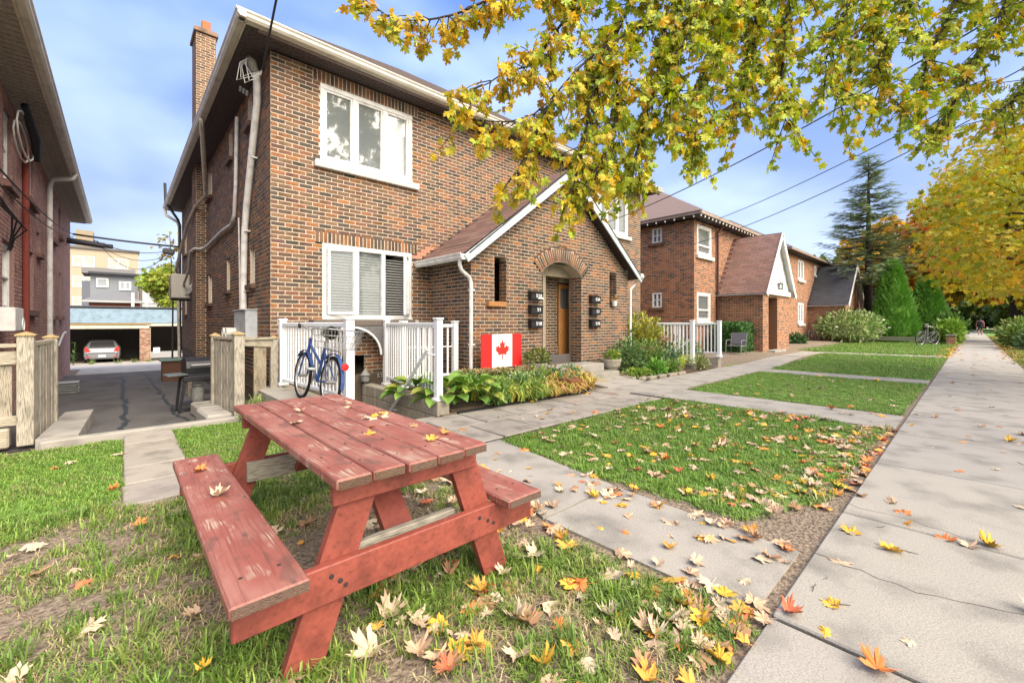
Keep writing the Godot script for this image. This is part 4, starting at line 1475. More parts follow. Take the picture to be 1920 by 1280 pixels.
func gable_porch(house: Node3D, x0: float, x1: float, zf: float, zw: float, eave: float, apex: float, col: Color, gable: Material, brick_gable: bool, pal: Array, door: Array) -> void:
	var ax = (x0 + x1) * 0.5
	var g = -0.1
	var hole = [door[0] - x0, -1.0, door[1] - x0, door[2] - g]
	var pitch = (apex - eave) / (ax - x0 + 0.25)
	var front = func(v):
		var y: float = v + g
		if not brick_gable and y > eave + 0.1:
			return []
		var lim: float = (apex - 0.12 - y) / pitch
		var lo: float = maxf(x0, ax - lim) - x0
		var hi: float = minf(x1, ax + lim) - x0
		if hi - lo < 0.1:
			return []
		return cut(lo, hi, [hole], v)
	brick_wall(house, "porch_wall", Vector3(x0, g, zf), Vector3.RIGHT, Vector3.BACK, (apex if brick_gable else eave + 0.1) - g, front, pal, M.mortar_grey, 0)
	brick_wall(house, "porch_wall", Vector3(x0, g, zw), Vector3.BACK, Vector3.LEFT, eave - g, func(_v): return [[0.0, zf - zw]], pal, M.mortar_grey, 0)
	brick_wall(house, "porch_wall", Vector3(x1, g, zf), Vector3.FORWARD, Vector3.RIGHT, eave - g, func(_v): return [[0.0, zf - zw]], pal, M.mortar_grey, 0)
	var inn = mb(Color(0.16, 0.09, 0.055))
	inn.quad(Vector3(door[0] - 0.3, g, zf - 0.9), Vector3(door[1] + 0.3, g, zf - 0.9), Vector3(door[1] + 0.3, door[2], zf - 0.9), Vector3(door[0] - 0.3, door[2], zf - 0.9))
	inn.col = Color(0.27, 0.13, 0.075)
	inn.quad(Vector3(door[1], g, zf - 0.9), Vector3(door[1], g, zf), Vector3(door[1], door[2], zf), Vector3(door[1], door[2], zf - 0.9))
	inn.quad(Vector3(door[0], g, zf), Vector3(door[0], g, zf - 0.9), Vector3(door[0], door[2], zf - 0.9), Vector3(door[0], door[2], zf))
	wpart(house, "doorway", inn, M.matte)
	var st = mb()
	st.box(Vector3((door[0] + door[1]) * 0.5, 0.06, zf + 0.12), Vector3(door[1] - door[0] + 0.3, 0.16, 0.36), Basis.IDENTITY, 0.01)
	wpart(house, "doorstep", st, M.concrete)
	if not brick_gable:
		var gp = mb()
		gp.slab(PackedVector2Array([Vector2(x0 - 0.05, eave), Vector2(x1 + 0.05, eave), Vector2(ax, apex - 0.1)]), Vector3(0, 0, zf - 0.03), Vector3.RIGHT, Vector3.UP, 0.05)
		var pnl = wpart(house, "gable_panel", gp, gable)
		var bb = mb()
		bb.box(Vector3(ax, eave + 0.05, zf + 0.06), Vector3(x1 - x0 - 0.2, 0.22, 0.10), Basis.IDENTITY, 0.01)
		var x = x0 + 0.4
		while x < x1 - 0.3:
			var top = apex - 0.25 - absf(x - ax) * pitch
			bb.box(Vector3(x, (eave + 0.16 + top) * 0.5, zf + 0.03), Vector3(0.05, maxf(0.02, top - eave - 0.16), 0.025))
			x += 0.42
		part(pnl, "battens", bb, gable)
	var roof = thing_part(house, "porch_roof")
	var dk = mb(col.darkened(0.4))
	var un = mb()
	var A = Vector3(x0 - 0.25, eave - 0.02, zf + 0.22)
	var Tp = Vector3(ax, apex, zf + 0.22)
	var Bq = Vector3(x1 + 0.25, eave - 0.02, zf + 0.22)
	for e in [[A, Tp], [Tp, Bq]]:
		var p: Vector3 = e[0]
		var q: Vector3 = e[1]
		dk.quad(p, q, Vector3(q.x, q.y, zw), Vector3(p.x, p.y, zw))
		un.quad(Vector3(p.x, p.y - 0.06, zw), Vector3(q.x, q.y - 0.06, zw), q - Vector3(0, 0.06, 0), p - Vector3(0, 0.06, 0))
	part(roof, "deck", dk, M.shingle, -house.position)
	part(roof, "underside", un, gable, -house.position)
	var d = (Tp - A).normalized()
	var nn = Vector3(-d.y, d.x, 0)
	var tabs = mb()
	for r in int((Tp - A).length() / 0.145):
		var z = zw + (0.0 if r % 2 else 0.16)
		while z < zf + 0.2:
			var lz = minf(0.32, zf + 0.22 - z)
			tabs.col = jit(col, 0.16)
			tabs.box(A + d * (r * 0.145 + 0.07) + nn * 0.01 + Vector3(0, 0, z + lz * 0.5 - A.z), Vector3(0.16, 0.012, lz - 0.01), Basis(d, nn, Vector3.BACK) * Basis(Vector3.FORWARD, 0.04))
			z += 0.32
	var sh = part(roof, "shingles", tabs, M.shingle, -house.position)
	sh.set_meta("kind", "stuff")
	for sgn in [-1.0, 1.0]:
		var rk = mb()
		var lo = Vector3(ax + sgn * (ax - A.x), A.y - 0.1, A.z + 0.015)
		rk.bar(lo, Tp + Vector3(0, -0.10, 0.015), 0.03, 0.20, Vector3(-(Tp.y - lo.y), Tp.x - lo.x, 0) * sgn * -1.0)
		wpart(house, "rake_board", rk, gable)


func street_house(called: String, label: String, x0: float, x1: float, zf: float, depth: float, eave: float, pal: Array, roofc: Color, wins: Array, side_wins: Array) -> Node3D:
	var house = thing(called, label, "house", Vector3((x0 + x1) * 0.5, 0, zf - depth * 0.5), 0.0, "")
	var g = -0.1
	var O = Vector3(x0, g, zf)
	var holes = []
	for w in wins:
		holes.append([w[0] - x0, w[1] - g, w[2] - x0, w[3] - g])
	brick_wall(house, "wall", O, Vector3.RIGHT, Vector3.BACK, eave - g, func(v): return cut(0.0, x1 - x0, holes, v), pal, M.mortar_grey, 0, [],
		func(body: MB, _a: Array): for h in holes: reveal(body, O, Vector3.RIGHT, Vector3.BACK, h, 0.12))
	for w in wins:
		window(house, Vector3(w[0], w[1], zf), Vector3.RIGHT, Vector3.BACK, w[2] - w[0], w[3] - w[1], w[4], 0.11, 0.03, ROOM, w[5])
		var s = mb()
		s.box(Vector3((w[0] + w[2]) * 0.5, w[1] - 0.08, zf + 0.03), Vector3(w[2] - w[0] + 0.25, 0.15, 0.16), Basis.IDENTITY, 0.01)
		wpart(house, "window_sill", s, M.sillstone)
	var O2 = Vector3(x0, g, zf - depth)
	var sh = []
	for w in side_wins:
		sh.append([w[0] - (zf - depth), w[1] - g, w[2] - (zf - depth), w[3] - g])
	brick_wall(house, "wall", O2, Vector3.BACK, Vector3.LEFT, eave - g, func(v): return cut(0.0, depth, sh, v), pal, M.mortar_grey, 0, [],
		func(body: MB, _a: Array): for h in sh: reveal(body, O2, Vector3.BACK, Vector3.LEFT, h, 0.12))
	for w in side_wins:
		window(house, Vector3(x0, w[1], w[0]), Vector3.BACK, Vector3.LEFT, w[2] - w[0], w[3] - w[1], [0.5], 0.07, 0.04, ROOM, [0.5])
		var s = mb(Color(0.2, 0.11, 0.07))
		s.box(Vector3(x0 - 0.03, w[1] - 0.07, (w[0] + w[2]) * 0.5), Vector3(0.14, 0.13, w[2] - w[0] + 0.3), Basis.IDENTITY, 0.01)
		wpart(house, "window_sill", s, M.brick)
	var ot = mb(Color(0.3, 0.15, 0.08))
	ot.quad(Vector3(x1, g, zf), Vector3(x1, g, zf - depth), Vector3(x1, eave, zf - depth), Vector3(x1, eave, zf))
	wpart(house, "rear_wall", ot, M.brick)
	var o = 0.5
	var so = mb(Color(0.9, 0.9, 0.9))
	so.box(Vector3((x0 + x1) * 0.5, eave + 0.02, zf - depth * 0.5), Vector3(x1 - x0 + o * 2, 0.04, depth + o * 2))
	wpart(house, "soffit", so, M.soffit)
	var fa = mb(Color(0.5, 0.4, 0.36))
	fa.box(Vector3((x0 + x1) * 0.5, eave + 0.08, zf + o), Vector3(x1 - x0 + o * 2, 0.13, 0.05))
	fa.box(Vector3(x0 - o, eave + 0.08, zf - depth * 0.5), Vector3(0.05, 0.13, depth + o * 2))
	wpart(house, "fascia", fa, M.gutter)
	hip_roof(house, x0 - o - 0.03, x1 + o + 0.03, zf + o + 0.03, zf - depth - o, eave + 0.15, 0.62, roofc)
	return house


func build_street_houses() -> void:
	var zf = -7.65
	var red = Color(0.27, 0.165, 0.14)
	var h2 = street_house("orange_brick_house", "orange brick house with white gabled porch next along the street", 17.1, 26.6, zf, 10.5, 5.55, PAL_ORANGE, Color(0.27, 0.19, 0.165),
		[[17.35, 4.1, 18.75, 5.35, [], [0.33]], [17.35, 1.35, 18.65, 2.55, [], [0.4]], [24.2, 4.1, 25.6, 5.35, [], [0.33]]], [[-9.5, 4.75, -9.05, 5.4], [-9.5, 1.95, -9.05, 2.6]])
	gable_porch(h2, 19.45, 23.1, -5.85, zf, 2.55, 5.25, Color(0.30, 0.175, 0.145), M.white, false, PAL_ORANGE, [20.15, 21.35, 2.4])
	var pipe = mb(Color(0.12, 0.05, 0.04))
	pipe.tube([Vector3(19.3, 5.5, zf + 0.3), Vector3(19.25, 5.25, zf + 0.08), Vector3(19.25, 0.2, zf + 0.08)], 0.05, 6)
	wpart(h2, "downpipe", pipe, M.matte)
	var bulbs = mb(Color(0.8, 0.8, 0.76))
	for k in 26:
		bulbs.lathe([Vector2(0, -0.06), Vector2(0.035, -0.02), Vector2(0.03, 0.03), Vector2(0, 0.04)], Vector3(16.65 + 0.36 * k, 5.50, zf + 0.47), 6)
	for k in 10:
		bulbs.lathe([Vector2(0, -0.06), Vector2(0.035, -0.02), Vector2(0.03, 0.03), Vector2(0, 0.04)], Vector3(16.62, 5.50, zf + 0.2 - 0.4 * k), 6)
	wpart(h2, "string_lights", bulbs, M.plain)
	var lamp = mb(Color(0.05, 0.05, 0.05))
	lamp.box(Vector3(21.35, 3.02, -5.72), Vector3(0.16, 0.05, 0.16))
	lamp.box(Vector3(21.35, 2.78, -5.72), Vector3(0.14, 0.04, 0.14))
	for e in [[-1, -1], [1, -1], [-1, 1], [1, 1]]:
		lamp.box(Vector3(21.35 + 0.06 * e[0], 2.9, -5.72 + 0.06 * e[1]), Vector3(0.02, 0.22, 0.02))
	lamp.tube([Vector3(21.35, 3.04, -5.72), Vector3(21.3, 3.2, -5.74), Vector3(21.25, 3.1, -5.83)], 0.015, 5)
	wpart(h2, "porch_lantern", lamp, M.plain)
	var h3 = street_house("dark_roofed_house", "orange brick house with dark shingled porch beyond the white gable", 29.3, 42.0, zf, 10.0, 5.6, PAL_ORANGE, Color(0.15, 0.15, 0.165),
		[[32.2, 4.1, 33.6, 5.4, [0.5], []], [32.2, 1.25, 33.5, 2.6, [0.5], []], [36.4, 4.7, 36.9, 5.4, [], []], [38.0, 4.7, 38.5, 5.4, [], []]], [])
	gable_porch(h3, 34.6, 40.2, -5.6, zf, 2.5, 5.35, Color(0.06, 0.062, 0.075), M.white, true, PAL_ORANGE, [36.7, 37.9, 2.3])
	var h4 = street_house("mauve_end_house", "mauve house farthest along the street behind the spruce trunk", 46.5, 60.0, zf, 10.0, 5.5, palette([[0.40, 0.19, 0.17], [0.36, 0.17, 0.15]]), Color(0.12, 0.12, 0.13),
		[[50.3, 4.1, 50.9, 5.2, [], []], [51.6, 4.1, 52.2, 5.2, [], []], [55.0, 3.4, 57.0, 5.3, [], []]], [])
	gable_porch(h4, 50.0, 56.0, -5.2, zf, 2.2, 3.9, Color(0.06, 0.06, 0.07), M.white, true, palette([[0.40, 0.19, 0.17], [0.36, 0.17, 0.15]]), [52.5, 53.5, 2.0])
	h4.set_meta("group", "")
	h4.remove_meta("group")


# ------------------------------------------------------------------ garages, car and buildings behind the lane
func build_back_lot() -> void:
	var z = -37.0
	var g = -1.25
	var gar = thing("garage_row", "low garage row with pale blue siding above two dark bays", "garage", Vector3(0.6, g, z - 2.5))
	var bl = mb(Color(0.30, 0.46, 0.58))
	var sid = mb()
	sid.box(Vector3.ZERO, Vector3(9.6, 0.155, 0.05), Basis(Vector3.RIGHT, -0.12))
	var sidm = sid.mesh()
	mk("blue_siding", Color(0.21, 0.31, 0.40), 0.6, "stone", Vector3(0.4, 0.4, 0.4))
	for k in 6:
		wpart(gar, "siding_board", sidm, M.blue_siding).position += Vector3(0.6, g + 2.62 + 0.15 * k, z - 0.02)
	var rf = mb(Color(0.10, 0.10, 0.11))
	rf.box(Vector3(0.6, g + 3.56, z - 2.7), Vector3(9.8, 0.08, 5.6))
	wpart(gar, "roof", rf, M.shingle)
	var fas = mb(Color(0.85, 0.82, 0.75))
	fas.box(Vector3(-1.05, g + 2.28, z + 0.02), Vector3(4.9, 0.20, 0.06))
	fas.box(Vector3(3.1, g + 2.42, z + 0.01), Vector3(3.6, 0.18, 0.05))
	wpart(gar, "fascia", fas, M.gutter)
	var rot = mb(Color(0.34, 0.24, 0.11))
	rot.box(Vector3(-1.0, g + 2.46, z + 0.03), Vector3(5.0, 0.13, 0.07), Basis(Vector3.BACK, 0.006), 0.02)
	wpart(gar, "weathered_beam", rot, M.matte)
	brick_wall(gar, "brick_pier", Vector3(0.93, g, z), Vector3.RIGHT, Vector3.BACK, 2.25, func(_v): return [[0.0, 0.55]], palette([[0.32, 0.12, 0.07], [0.40, 0.17, 0.10], [0.22, 0.09, 0.06], [0.46, 0.30, 0.2]]), M.mortar_grey, 0)
	var wl = mb(Color(0.42, 0.42, 0.43))
	wl.box(Vector3(3.1, g + 0.42, z - 0.06), Vector3(3.4, 0.42, 0.08))
	wl.col = Color(0.26, 0.24, 0.22)
	wl.quad(Vector3(-4.0, g, z - 5.2), Vector3(5.2, g, z - 5.2), Vector3(5.2, g + 2.6, z - 5.2), Vector3(-4.0, g + 2.6, z - 5.2))
	wl.quad(Vector3(-3.4, g, z), Vector3(-3.4, g, z - 5.2), Vector3(-3.4, g + 2.6, z - 5.2), Vector3(-3.4, g + 2.6, z))
	wl.quad(Vector3(1.2, g, z - 5.2), Vector3(1.2, g, z - 0.1), Vector3(1.2, g + 2.6, z - 0.1), Vector3(1.2, g + 2.6, z - 5.2))
	wl.quad(Vector3(5.0, g, z - 5.2), Vector3(5.0, g, z), Vector3(5.0, g + 2.6, z), Vector3(5.0, g + 2.6, z - 5.2))
	wl.quad(Vector3(-3.4, g + 2.6, z), Vector3(-3.4, g + 2.6, z - 5.2), Vector3(5.0, g + 2.6, z - 5.2), Vector3(5.0, g + 2.6, z))
	wpart(gar, "bay_wall", wl, M.matte)
	var sign_ = mb(Color(0.72, 0.74, 0.74))
	sign_.box(Vector3(1.78, g + 0.72, z - 0.0), Vector3(0.34, 0.36, 0.02))
	wpart(gar, "notice_board", sign_, M.plain)
	for e in [-2.4, 3.7]:
		var fl = mb(Color(0.22, 0.19, 0.22))
		fl.box(Vector3(e, g + 3.2, z + 0.10), Vector3(0.32, 0.14, 0.2), Basis.IDENTITY, 0.03)
		wpart(gar, "floodlight", fl, M.plain)
	build_car(Vector3(-0.85, g, z - 0.4))
	# weeds in front of the bays
	var stalk = mb()
	for k in 26:
		var t = rng.randf()
		var y = 1.35 * t
		stalk.col = jit(Color(0.12, 0.22, 0.06), 0.3)
		var dd = Vector3(rng.randf_range(-1, 1), rng.randf_range(0.1, 0.6), rng.randf_range(-0.4, 1)).normalized() * (0.40 - 0.2 * t)
		var s = Vector3(dd.z, 0, -dd.x).normalized() * 0.05
		stalk.tri(Vector3(0.05 * t, y, 0) - s, Vector3(0.05 * t, y, 0) + s, Vector3(0, y, 0) + dd)
	stalk.tube([Vector3.ZERO, Vector3(0.04, 0.8, 0), Vector3(0.05, 1.4, 0)], 0.012, 5)
	single("tall_weed", stalk, M.greenery, "tall leafy weed beside the parked grey car", "weed", Vector3(-2.05, g, z + 0.7))
	for e in [[-1.3, 0.35], [-0.1, 0.3], [0.7, 0.3], [1.4, 0.25]]:
		var w = mb()
		for k in 30:
			w.col = jit(Color(0.16, 0.22, 0.06), 0.3)
			var a = rng.randf() * TAU
			var d = Vector3(cos(a), 0, sin(a))
			var o = d * rng.randf() * 0.18
			w.tri(o - Vector3(d.z, 0, -d.x) * 0.02, o + Vector3(d.z, 0, -d.x) * 0.02, o + d * 0.15 + Vector3(0, e[1] * rng.randf_range(0.5, 1.2), 0))
		single("weed_tuft", w, M.greenery, ["low weeds under the bumper of the grey car", "low weeds between grey car and brick pier", "yellowing weeds at the foot of the brick pier", "low weeds under the sill of the empty bay"][[-1.3, -0.1, 0.7, 1.4].find(e[0])], "weed", Vector3(e[0], g, z + 0.35), "weeds before the garages")
	# grey house behind the garages
	var gh = thing("grey_house", "slate grey house with two small white windows behind the garages", "house", Vector3(-1.0, g, -72))
	var gw = mb(Color(0.25, 0.275, 0.31))
	gw.box(Vector3(-0.5, 2.9, -74), Vector3(4.2, 8.3, 8.0))
	wpart(gh, "wall", gw, M.matte)
	var gw2 = mb(Color(0.15, 0.165, 0.21))
	gw2.box(Vector3(-2.95, 2.5, -73.0), Vector3(0.7, 7.4, 6.0))
	wpart(gh, "side_wing", gw2, M.matte)
	var gr = mb(Color(0.06, 0.065, 0.075))
	gr.box(Vector3(-0.45, 7.15, -73.6), Vector3(4.6, 0.25, 8.6))
	gr.col = Color(0.24, 0.24, 0.25)
	gr.box(Vector3(-1.0, 7.6, -74.5), Vector3(4.8, 0.7, 6.0))
	wpart(gh, "roof", gr, M.matte)
	for e in [[-2.1, 5.5, 1.05, 1.08], [-0.13, 5.25, 1.1, 1.05]]:
		window(gh, Vector3(e[0], e[1], -69.97), Vector3.RIGHT, Vector3.BACK, e[2], e[3], [0.5] if e[0] > -1 else [], 0.12, -0.06, ROOM)
	var lo = mb(Color(0.20, 0.205, 0.22))
	var ap = Vector3(-0.67, 4.15, -49.0)
	for e in [[Vector3(-2.1, 3.05, -46.0), Vector3(1.5, 3.0, -46.0)], [Vector3(1.5, 3.0, -46.0), Vector3(1.5, 3.0, -51)], [Vector3(-2.1, 3.05, -51), Vector3(-2.1, 3.05, -46.0)]]:
		lo.tri(e[0], e[1], ap)
	var br = thing("red_brick_cottage", "low red brick house with grey hipped roof behind the garages", "house", Vector3(-0.3, g, -48))
	wpart(br, "roof", lo, M.shingle)
	var pw = mb(Color(0.34, 0.12, 0.075))
	pw.box(Vector3(-0.3, 0.8, -48.5), Vector3(3.0, 4.2, 4.0))
	wpart(br, "wall", pw, M.matte)
	var ev = mb(Color(0.55, 0.55, 0.52))
	ev.box(Vector3(-0.3, 2.98, -46.0), Vector3(3.7, 0.12, 0.1))
	wpart(br, "eaves_board", ev, M.matte)
	# beige apartment block
	var ab = thing("apartment_block", "beige brick apartment block with flat roof behind the grey house", "building", Vector3(-3, g, -115))
	var aw = mb()
	aw.box(Vector3(-6.4, 6.4, -116), Vector3(18.0, 17.0, 12.0))
	wpart(ab, "wall", aw, M.beige_brick)
	var pr = mb(Color(0.16, 0.15, 0.15))
	pr.box(Vector3(-6.4, 15.0, -115.9), Vector3(18.3, 0.4, 12.4))
	wpart(ab, "parapet", pr, M.matte)
	var eh = mb(Color(0.75, 0.72, 0.66))
	eh.box(Vector3(-4.9, 16.8, -114), Vector3(2.3, 3.4, 4.0))
	wpart(ab, "lift_house", eh, M.beige_brick)
	for row in 4:
		for e in [[-6.4, 2.9], [-1.7, 2.8]]:
			window(ab, Vector3(e[0], 11.5 - row * 3.7, -110.0), Vector3.RIGHT, Vector3.BACK, e[1], 1.9, [0.5], 0.12, -0.05, ROOM, [0.25])
	var mb2 = thing("flat_roofed_block", "grey flat roofed block behind the green tree", "building", Vector3(14, g, -95))
	var fw = mb(Color(0.36, 0.34, 0.33))
	fw.box(Vector3(14, 3.6, -125), Vector3(22, 13.0, 10))
	wpart(mb2, "wall", fw, M.matte)
	var wh = thing("white_framed_house", "white framed house beside the slate grey one", "house", Vector3(3.2, g, -66))
	var ww = mb(Color(0.50, 0.52, 0.53))
	ww.box(Vector3(3.4, 2.6, -69), Vector3(3.0, 7.6, 6.0))
	wpart(wh, "wall", ww, M.matte)
	window(wh, Vector3(2.05, 3.6, -66.0), Vector3.RIGHT, Vector3.BACK, 1.6, 2.2, [], 0.2, -0.06, ROOM)
	# utility poles
	for e in [[0.72, -45.0, 0.09, 4.9, "white post beside the grey house porch"], [1.55, -45.0, 0.07, 4.6, "thin white post before the white framed house"]]:
		single("white_post", MBox(Vector3(0, e[3] * 0.5, 0), Vector3(e[2] * 2, e[3], e[2] * 2), 0.01), M.white, e[4], "post", Vector3(e[0], g, e[1]))


func build_car(at: Vector3) -> void:
	var car = thing("parked_car", "grey hatchback car parked nose first in the garage bay", "car", at)
	# cross sections from the rear bumper forwards (z negative): [z, half width, bottom, belt, roof half width, roof]
	var secs = [[0.0, 0.70, 0.32, 0.62, 0.68, 0.66], [-0.05, 0.80, 0.26, 0.72, 0.76, 0.92], [-0.16, 0.84, 0.24, 0.86, 0.76, 0.98], [-0.55, 0.86, 0.22, 0.94, 0.62, 1.36], [-1.2, 0.87, 0.22, 0.95, 0.60, 1.46], [-2.4, 0.86, 0.22, 0.93, 0.58, 1.40], [-3.1, 0.84, 0.22, 0.92, 0.72, 0.98], [-3.9, 0.78, 0.26, 0.80, 0.66, 0.84], [-4.15, 0.66, 0.32, 0.66, 0.55, 0.68]]
	var b = mb()
	for i in secs.size() - 1:
		var rings = []
		for s in [secs[i], secs[i + 1]]:
			rings.append([Vector3(-s[1] * 0.92, s[2], s[0]), Vector3(-s[1], s[2] + 0.22, s[0]), Vector3(-s[1], s[3], s[0]), Vector3(-s[4], s[5] - 0.04, s[0]), Vector3(-s[4] * 0.85, s[5], s[0]), Vector3(s[4] * 0.85, s[5], s[0]), Vector3(s[4], s[5] - 0.04, s[0]), Vector3(s[1], s[3], s[0]), Vector3(s[1], s[2] + 0.22, s[0]), Vector3(s[1] * 0.92, s[2], s[0])])
		for k in 9:
			b.quad(rings[0][k], rings[0][k + 1], rings[1][k + 1], rings[1][k])
	var s0 = secs[0]
	b.quad(Vector3(-0.64, 0.32, 0), Vector3(0.64, 0.32, 0), Vector3(0.68, 0.62, 0.0), Vector3(-0.68, 0.62, 0.0))
	var body = part(car, "body", b, M.car_paint)
	var gl = mb(Color(0.02, 0.022, 0.025))
	gl.quad(Vector3(-0.60, 1.0, -0.165), Vector3(0.60, 1.0, -0.165), Vector3(0.52, 1.34, -0.52), Vector3(-0.52, 1.34, -0.52))
	part(car, "rear_window", gl, M.plain)
	for sgn in [-1.0, 1.0]:
		var l = mb(Color(0.55, 0.02, 0.015))
		l.slab(PackedVector2Array([Vector2(0.50, 0.74), Vector2(0.74, 0.70), Vector2(0.80, 0.86), Vector2(0.76, 1.06), Vector2(0.66, 0.98)]), Vector3(0, 0, -0.07), Vector3.RIGHT, Vector3.UP, 0.06) if sgn > 0 else l.slab(PackedVector2Array([Vector2(-0.50, 0.74), Vector2(-0.74, 0.70), Vector2(-0.80, 0.86), Vector2(-0.76, 1.06), Vector2(-0.66, 0.98)]), Vector3(0, 0, -0.07), Vector3.RIGHT, Vector3.UP, 0.06)
		part(car, "tail_light", l, M.plain)
		var rr = mb(Color(0.45, 0.02, 0.015))
		rr.box(Vector3(sgn * 0.62, 0.40, 0.01), Vector3(0.2, 0.06, 0.03))
		part(car, "reflector", rr, M.plain)
		for zz in [-0.75, -3.3]:
			var w = mb()
			w.xf = Transform3D(Basis(Vector3.FORWARD, PI / 2), Vector3(sgn * 0.74, 0.31, zz))
			w.lathe([Vector2(0.0, -0.1), Vector2(0.31, -0.1), Vector2(0.31, 0.1), Vector2(0, 0.1)], Vector3.ZERO, 18)
			part(car, "wheel", w, M.rubber)
	var pl = mb(Color(0.66, 0.68, 0.70))
	pl.box(Vector3(0, 0.45, 0.012), Vector3(0.34, 0.14, 0.02))
	part(car, "licence_plate", pl, M.plain)
	var em = mb(Color(0.7, 0.7, 0.72))
	em.xf = Transform3D(Basis(Vector3.RIGHT, PI / 2), Vector3(0, 0.80, -0.03))
	em.lathe([Vector2(0.0, -0.01), Vector2(0.07, -0.01), Vector2(0.07, 0.02), Vector2(0, 0.03)], Vector3.ZERO, 14)
	part(car, "badge", em, M.plain)
	var bm = mb(Color(0.06, 0.06, 0.065))
	bm.box(Vector3(0, 0.29, 0.0), Vector3(1.2, 0.09, 0.05), Basis.IDENTITY, 0.02)
	part(car, "bumper_trim", bm, M.plain)


# ------------------------------------------------------------------ wooden fences beside the driveway
func fence_post(parent: Node3D, at: Vector3, h: float, w: float) -> void:
	var b = mb()
	b.box(at + Vector3(0, h * 0.5, 0), Vector3(w, h, w), Basis.IDENTITY, 0.006)
	var p = part(parent, "post", b, M.fence)
	var c = mb(Color(1.0, 0.82, 0.5))
	c.box(at + Vector3(0, h + 0.008, 0), Vector3(w + 0.03, 0.02, w + 0.03), Basis.IDENTITY, 0.005)
	var k = w * 0.5 + 0.01
	var t = at + Vector3(0, h + 0.05, 0)
	var y = at.y + h + 0.018
	var q = [Vector3(at.x - k, y, at.z + k), Vector3(at.x + k, y, at.z + k), Vector3(at.x + k, y, at.z - k), Vector3(at.x - k, y, at.z - k)]
	for i in 4:
		c.tri(q[i], q[(i + 1) % 4], t)
	part(p, "cap", c, M.fence)


# close upright slats between two points
func slat_run(parent: Node3D, a: Vector3, b: Vector3, h: float, n: int, gap: float, m: Material) -> void:
	var d = (b - a) / n
	var L = d.length() - gap
	var dir = d.normalized()
	for i in n:
		var s = mb(jit(Color(1, 1, 1), 0.12))
		s.box(a + d * (i + 0.5) + Vector3(0, h * 0.5, 0) + dir.cross(Vector3.UP) * rng.randf_range(-0.006, 0.006), Vector3(L, h + rng.randf_range(-0.01, 0.01), 0.024), Basis(dir, Vector3.UP, dir.cross(Vector3.UP)), 0.004)
		part(parent, "slat", s, m)


func build_fences() -> void:
	# left of the driveway mouth
	var f = thing("wooden_fence", "weathered wooden fence with capped post at the edge of the picture beside the mauve house", "fence", Vector3(-0.74, 0, -6.85))
	fence_post(f, Vector3(0, 0, 0), 1.16, 0.125)
	fence_post(f, Vector3(0.10, -0.05, -1.0), 1.16, 0.115)
	slat_run(f, Vector3(0.035, 0.03, -0.09), Vector3(0.12, 0.03, -0.93), 1.02, 7, 0.02, M.fence)
	var r = mb()
	r.bar(Vector3(0.02, 1.07, -0.05), Vector3(0.10, 1.07, -0.95), 0.07, 0.04)
	part(f, "rail", r, M.fence_x)
	for e in [[1.05, 0.04, 0.11], [0.92, 0.14, 0.03], [0.26, 0.10, 0.05]]:
		var q = mb()
		q.box(Vector3(-1.15, e[0], 0.0), Vector3(2.2, e[1], e[2]), Basis(Vector3.BACK, 0.01), 0.005)
		part(f, "rail", q, M.fence_x)
	for k in 5:
		var s = mb(jit(Color(1, 0.97, 0.93), 0.1))
		s.box(Vector3(-0.20 - k * 0.34, 0.58, -0.03), Vector3(0.20, 0.60, 0.022), Basis.IDENTITY, 0.004)
		part(f, "board", s, M.fence)
	single("timber_edging", MBox(Vector3(-1.1, 0.10, 0.0), Vector3(2.0, 0.2, 0.16), 0.015), M.fence_x, "old timber lying under the fence next to the mauve house", "timber", Vector3(-0.75, 0, -6.84))
	# right of the driveway mouth
	var g = thing("slatted_fence", "short slatted wooden fence between barbecue and house corner", "fence", Vector3(1.22, 0, -6.98))
	fence_post(g, Vector3(0, 0, 0), 1.13, 0.125)
	fence_post(g, Vector3(-0.17, -0.02, -0.78), 1.12, 0.10)
	fence_post(g, Vector3(0.49, 0.0, -0.22), 1.06, 0.095)
	slat_run(g, Vector3(-0.04, 0.0, -0.05), Vector3(-0.185, 0.0, -0.74), 1.03, 7, 0.018, M.fence)
	var q = mb()
	q.bar(Vector3(-0.03, 1.08, -0.04), Vector3(-0.17, 1.08, -0.76), 0.08, 0.035)
	part(g, "rail", q, M.fence_x)
	var q2 = mb()
	q2.bar(Vector3(0.05, 1.04, -0.02), Vector3(0.46, 1.0, -0.2), 0.05, 0.13)
	part(g, "rail", q2, M.fence_x)
	var q3 = mb()
	q3.bar(Vector3(0.04, 1.07, -0.02), Vector3(0.47, 1.07, -0.2), 0.10, 0.03)
	part(g, "rail", q3, M.fence_x)
	var bd = mb(Color(0.88, 0.82, 0.72))
	bd.box(Vector3(0.29, 0.49, -0.13), Vector3(0.19, 0.95, 0.022), Basis(Vector3.UP, 0.4), 0.004)
	part(g, "board", bd, M.fence)


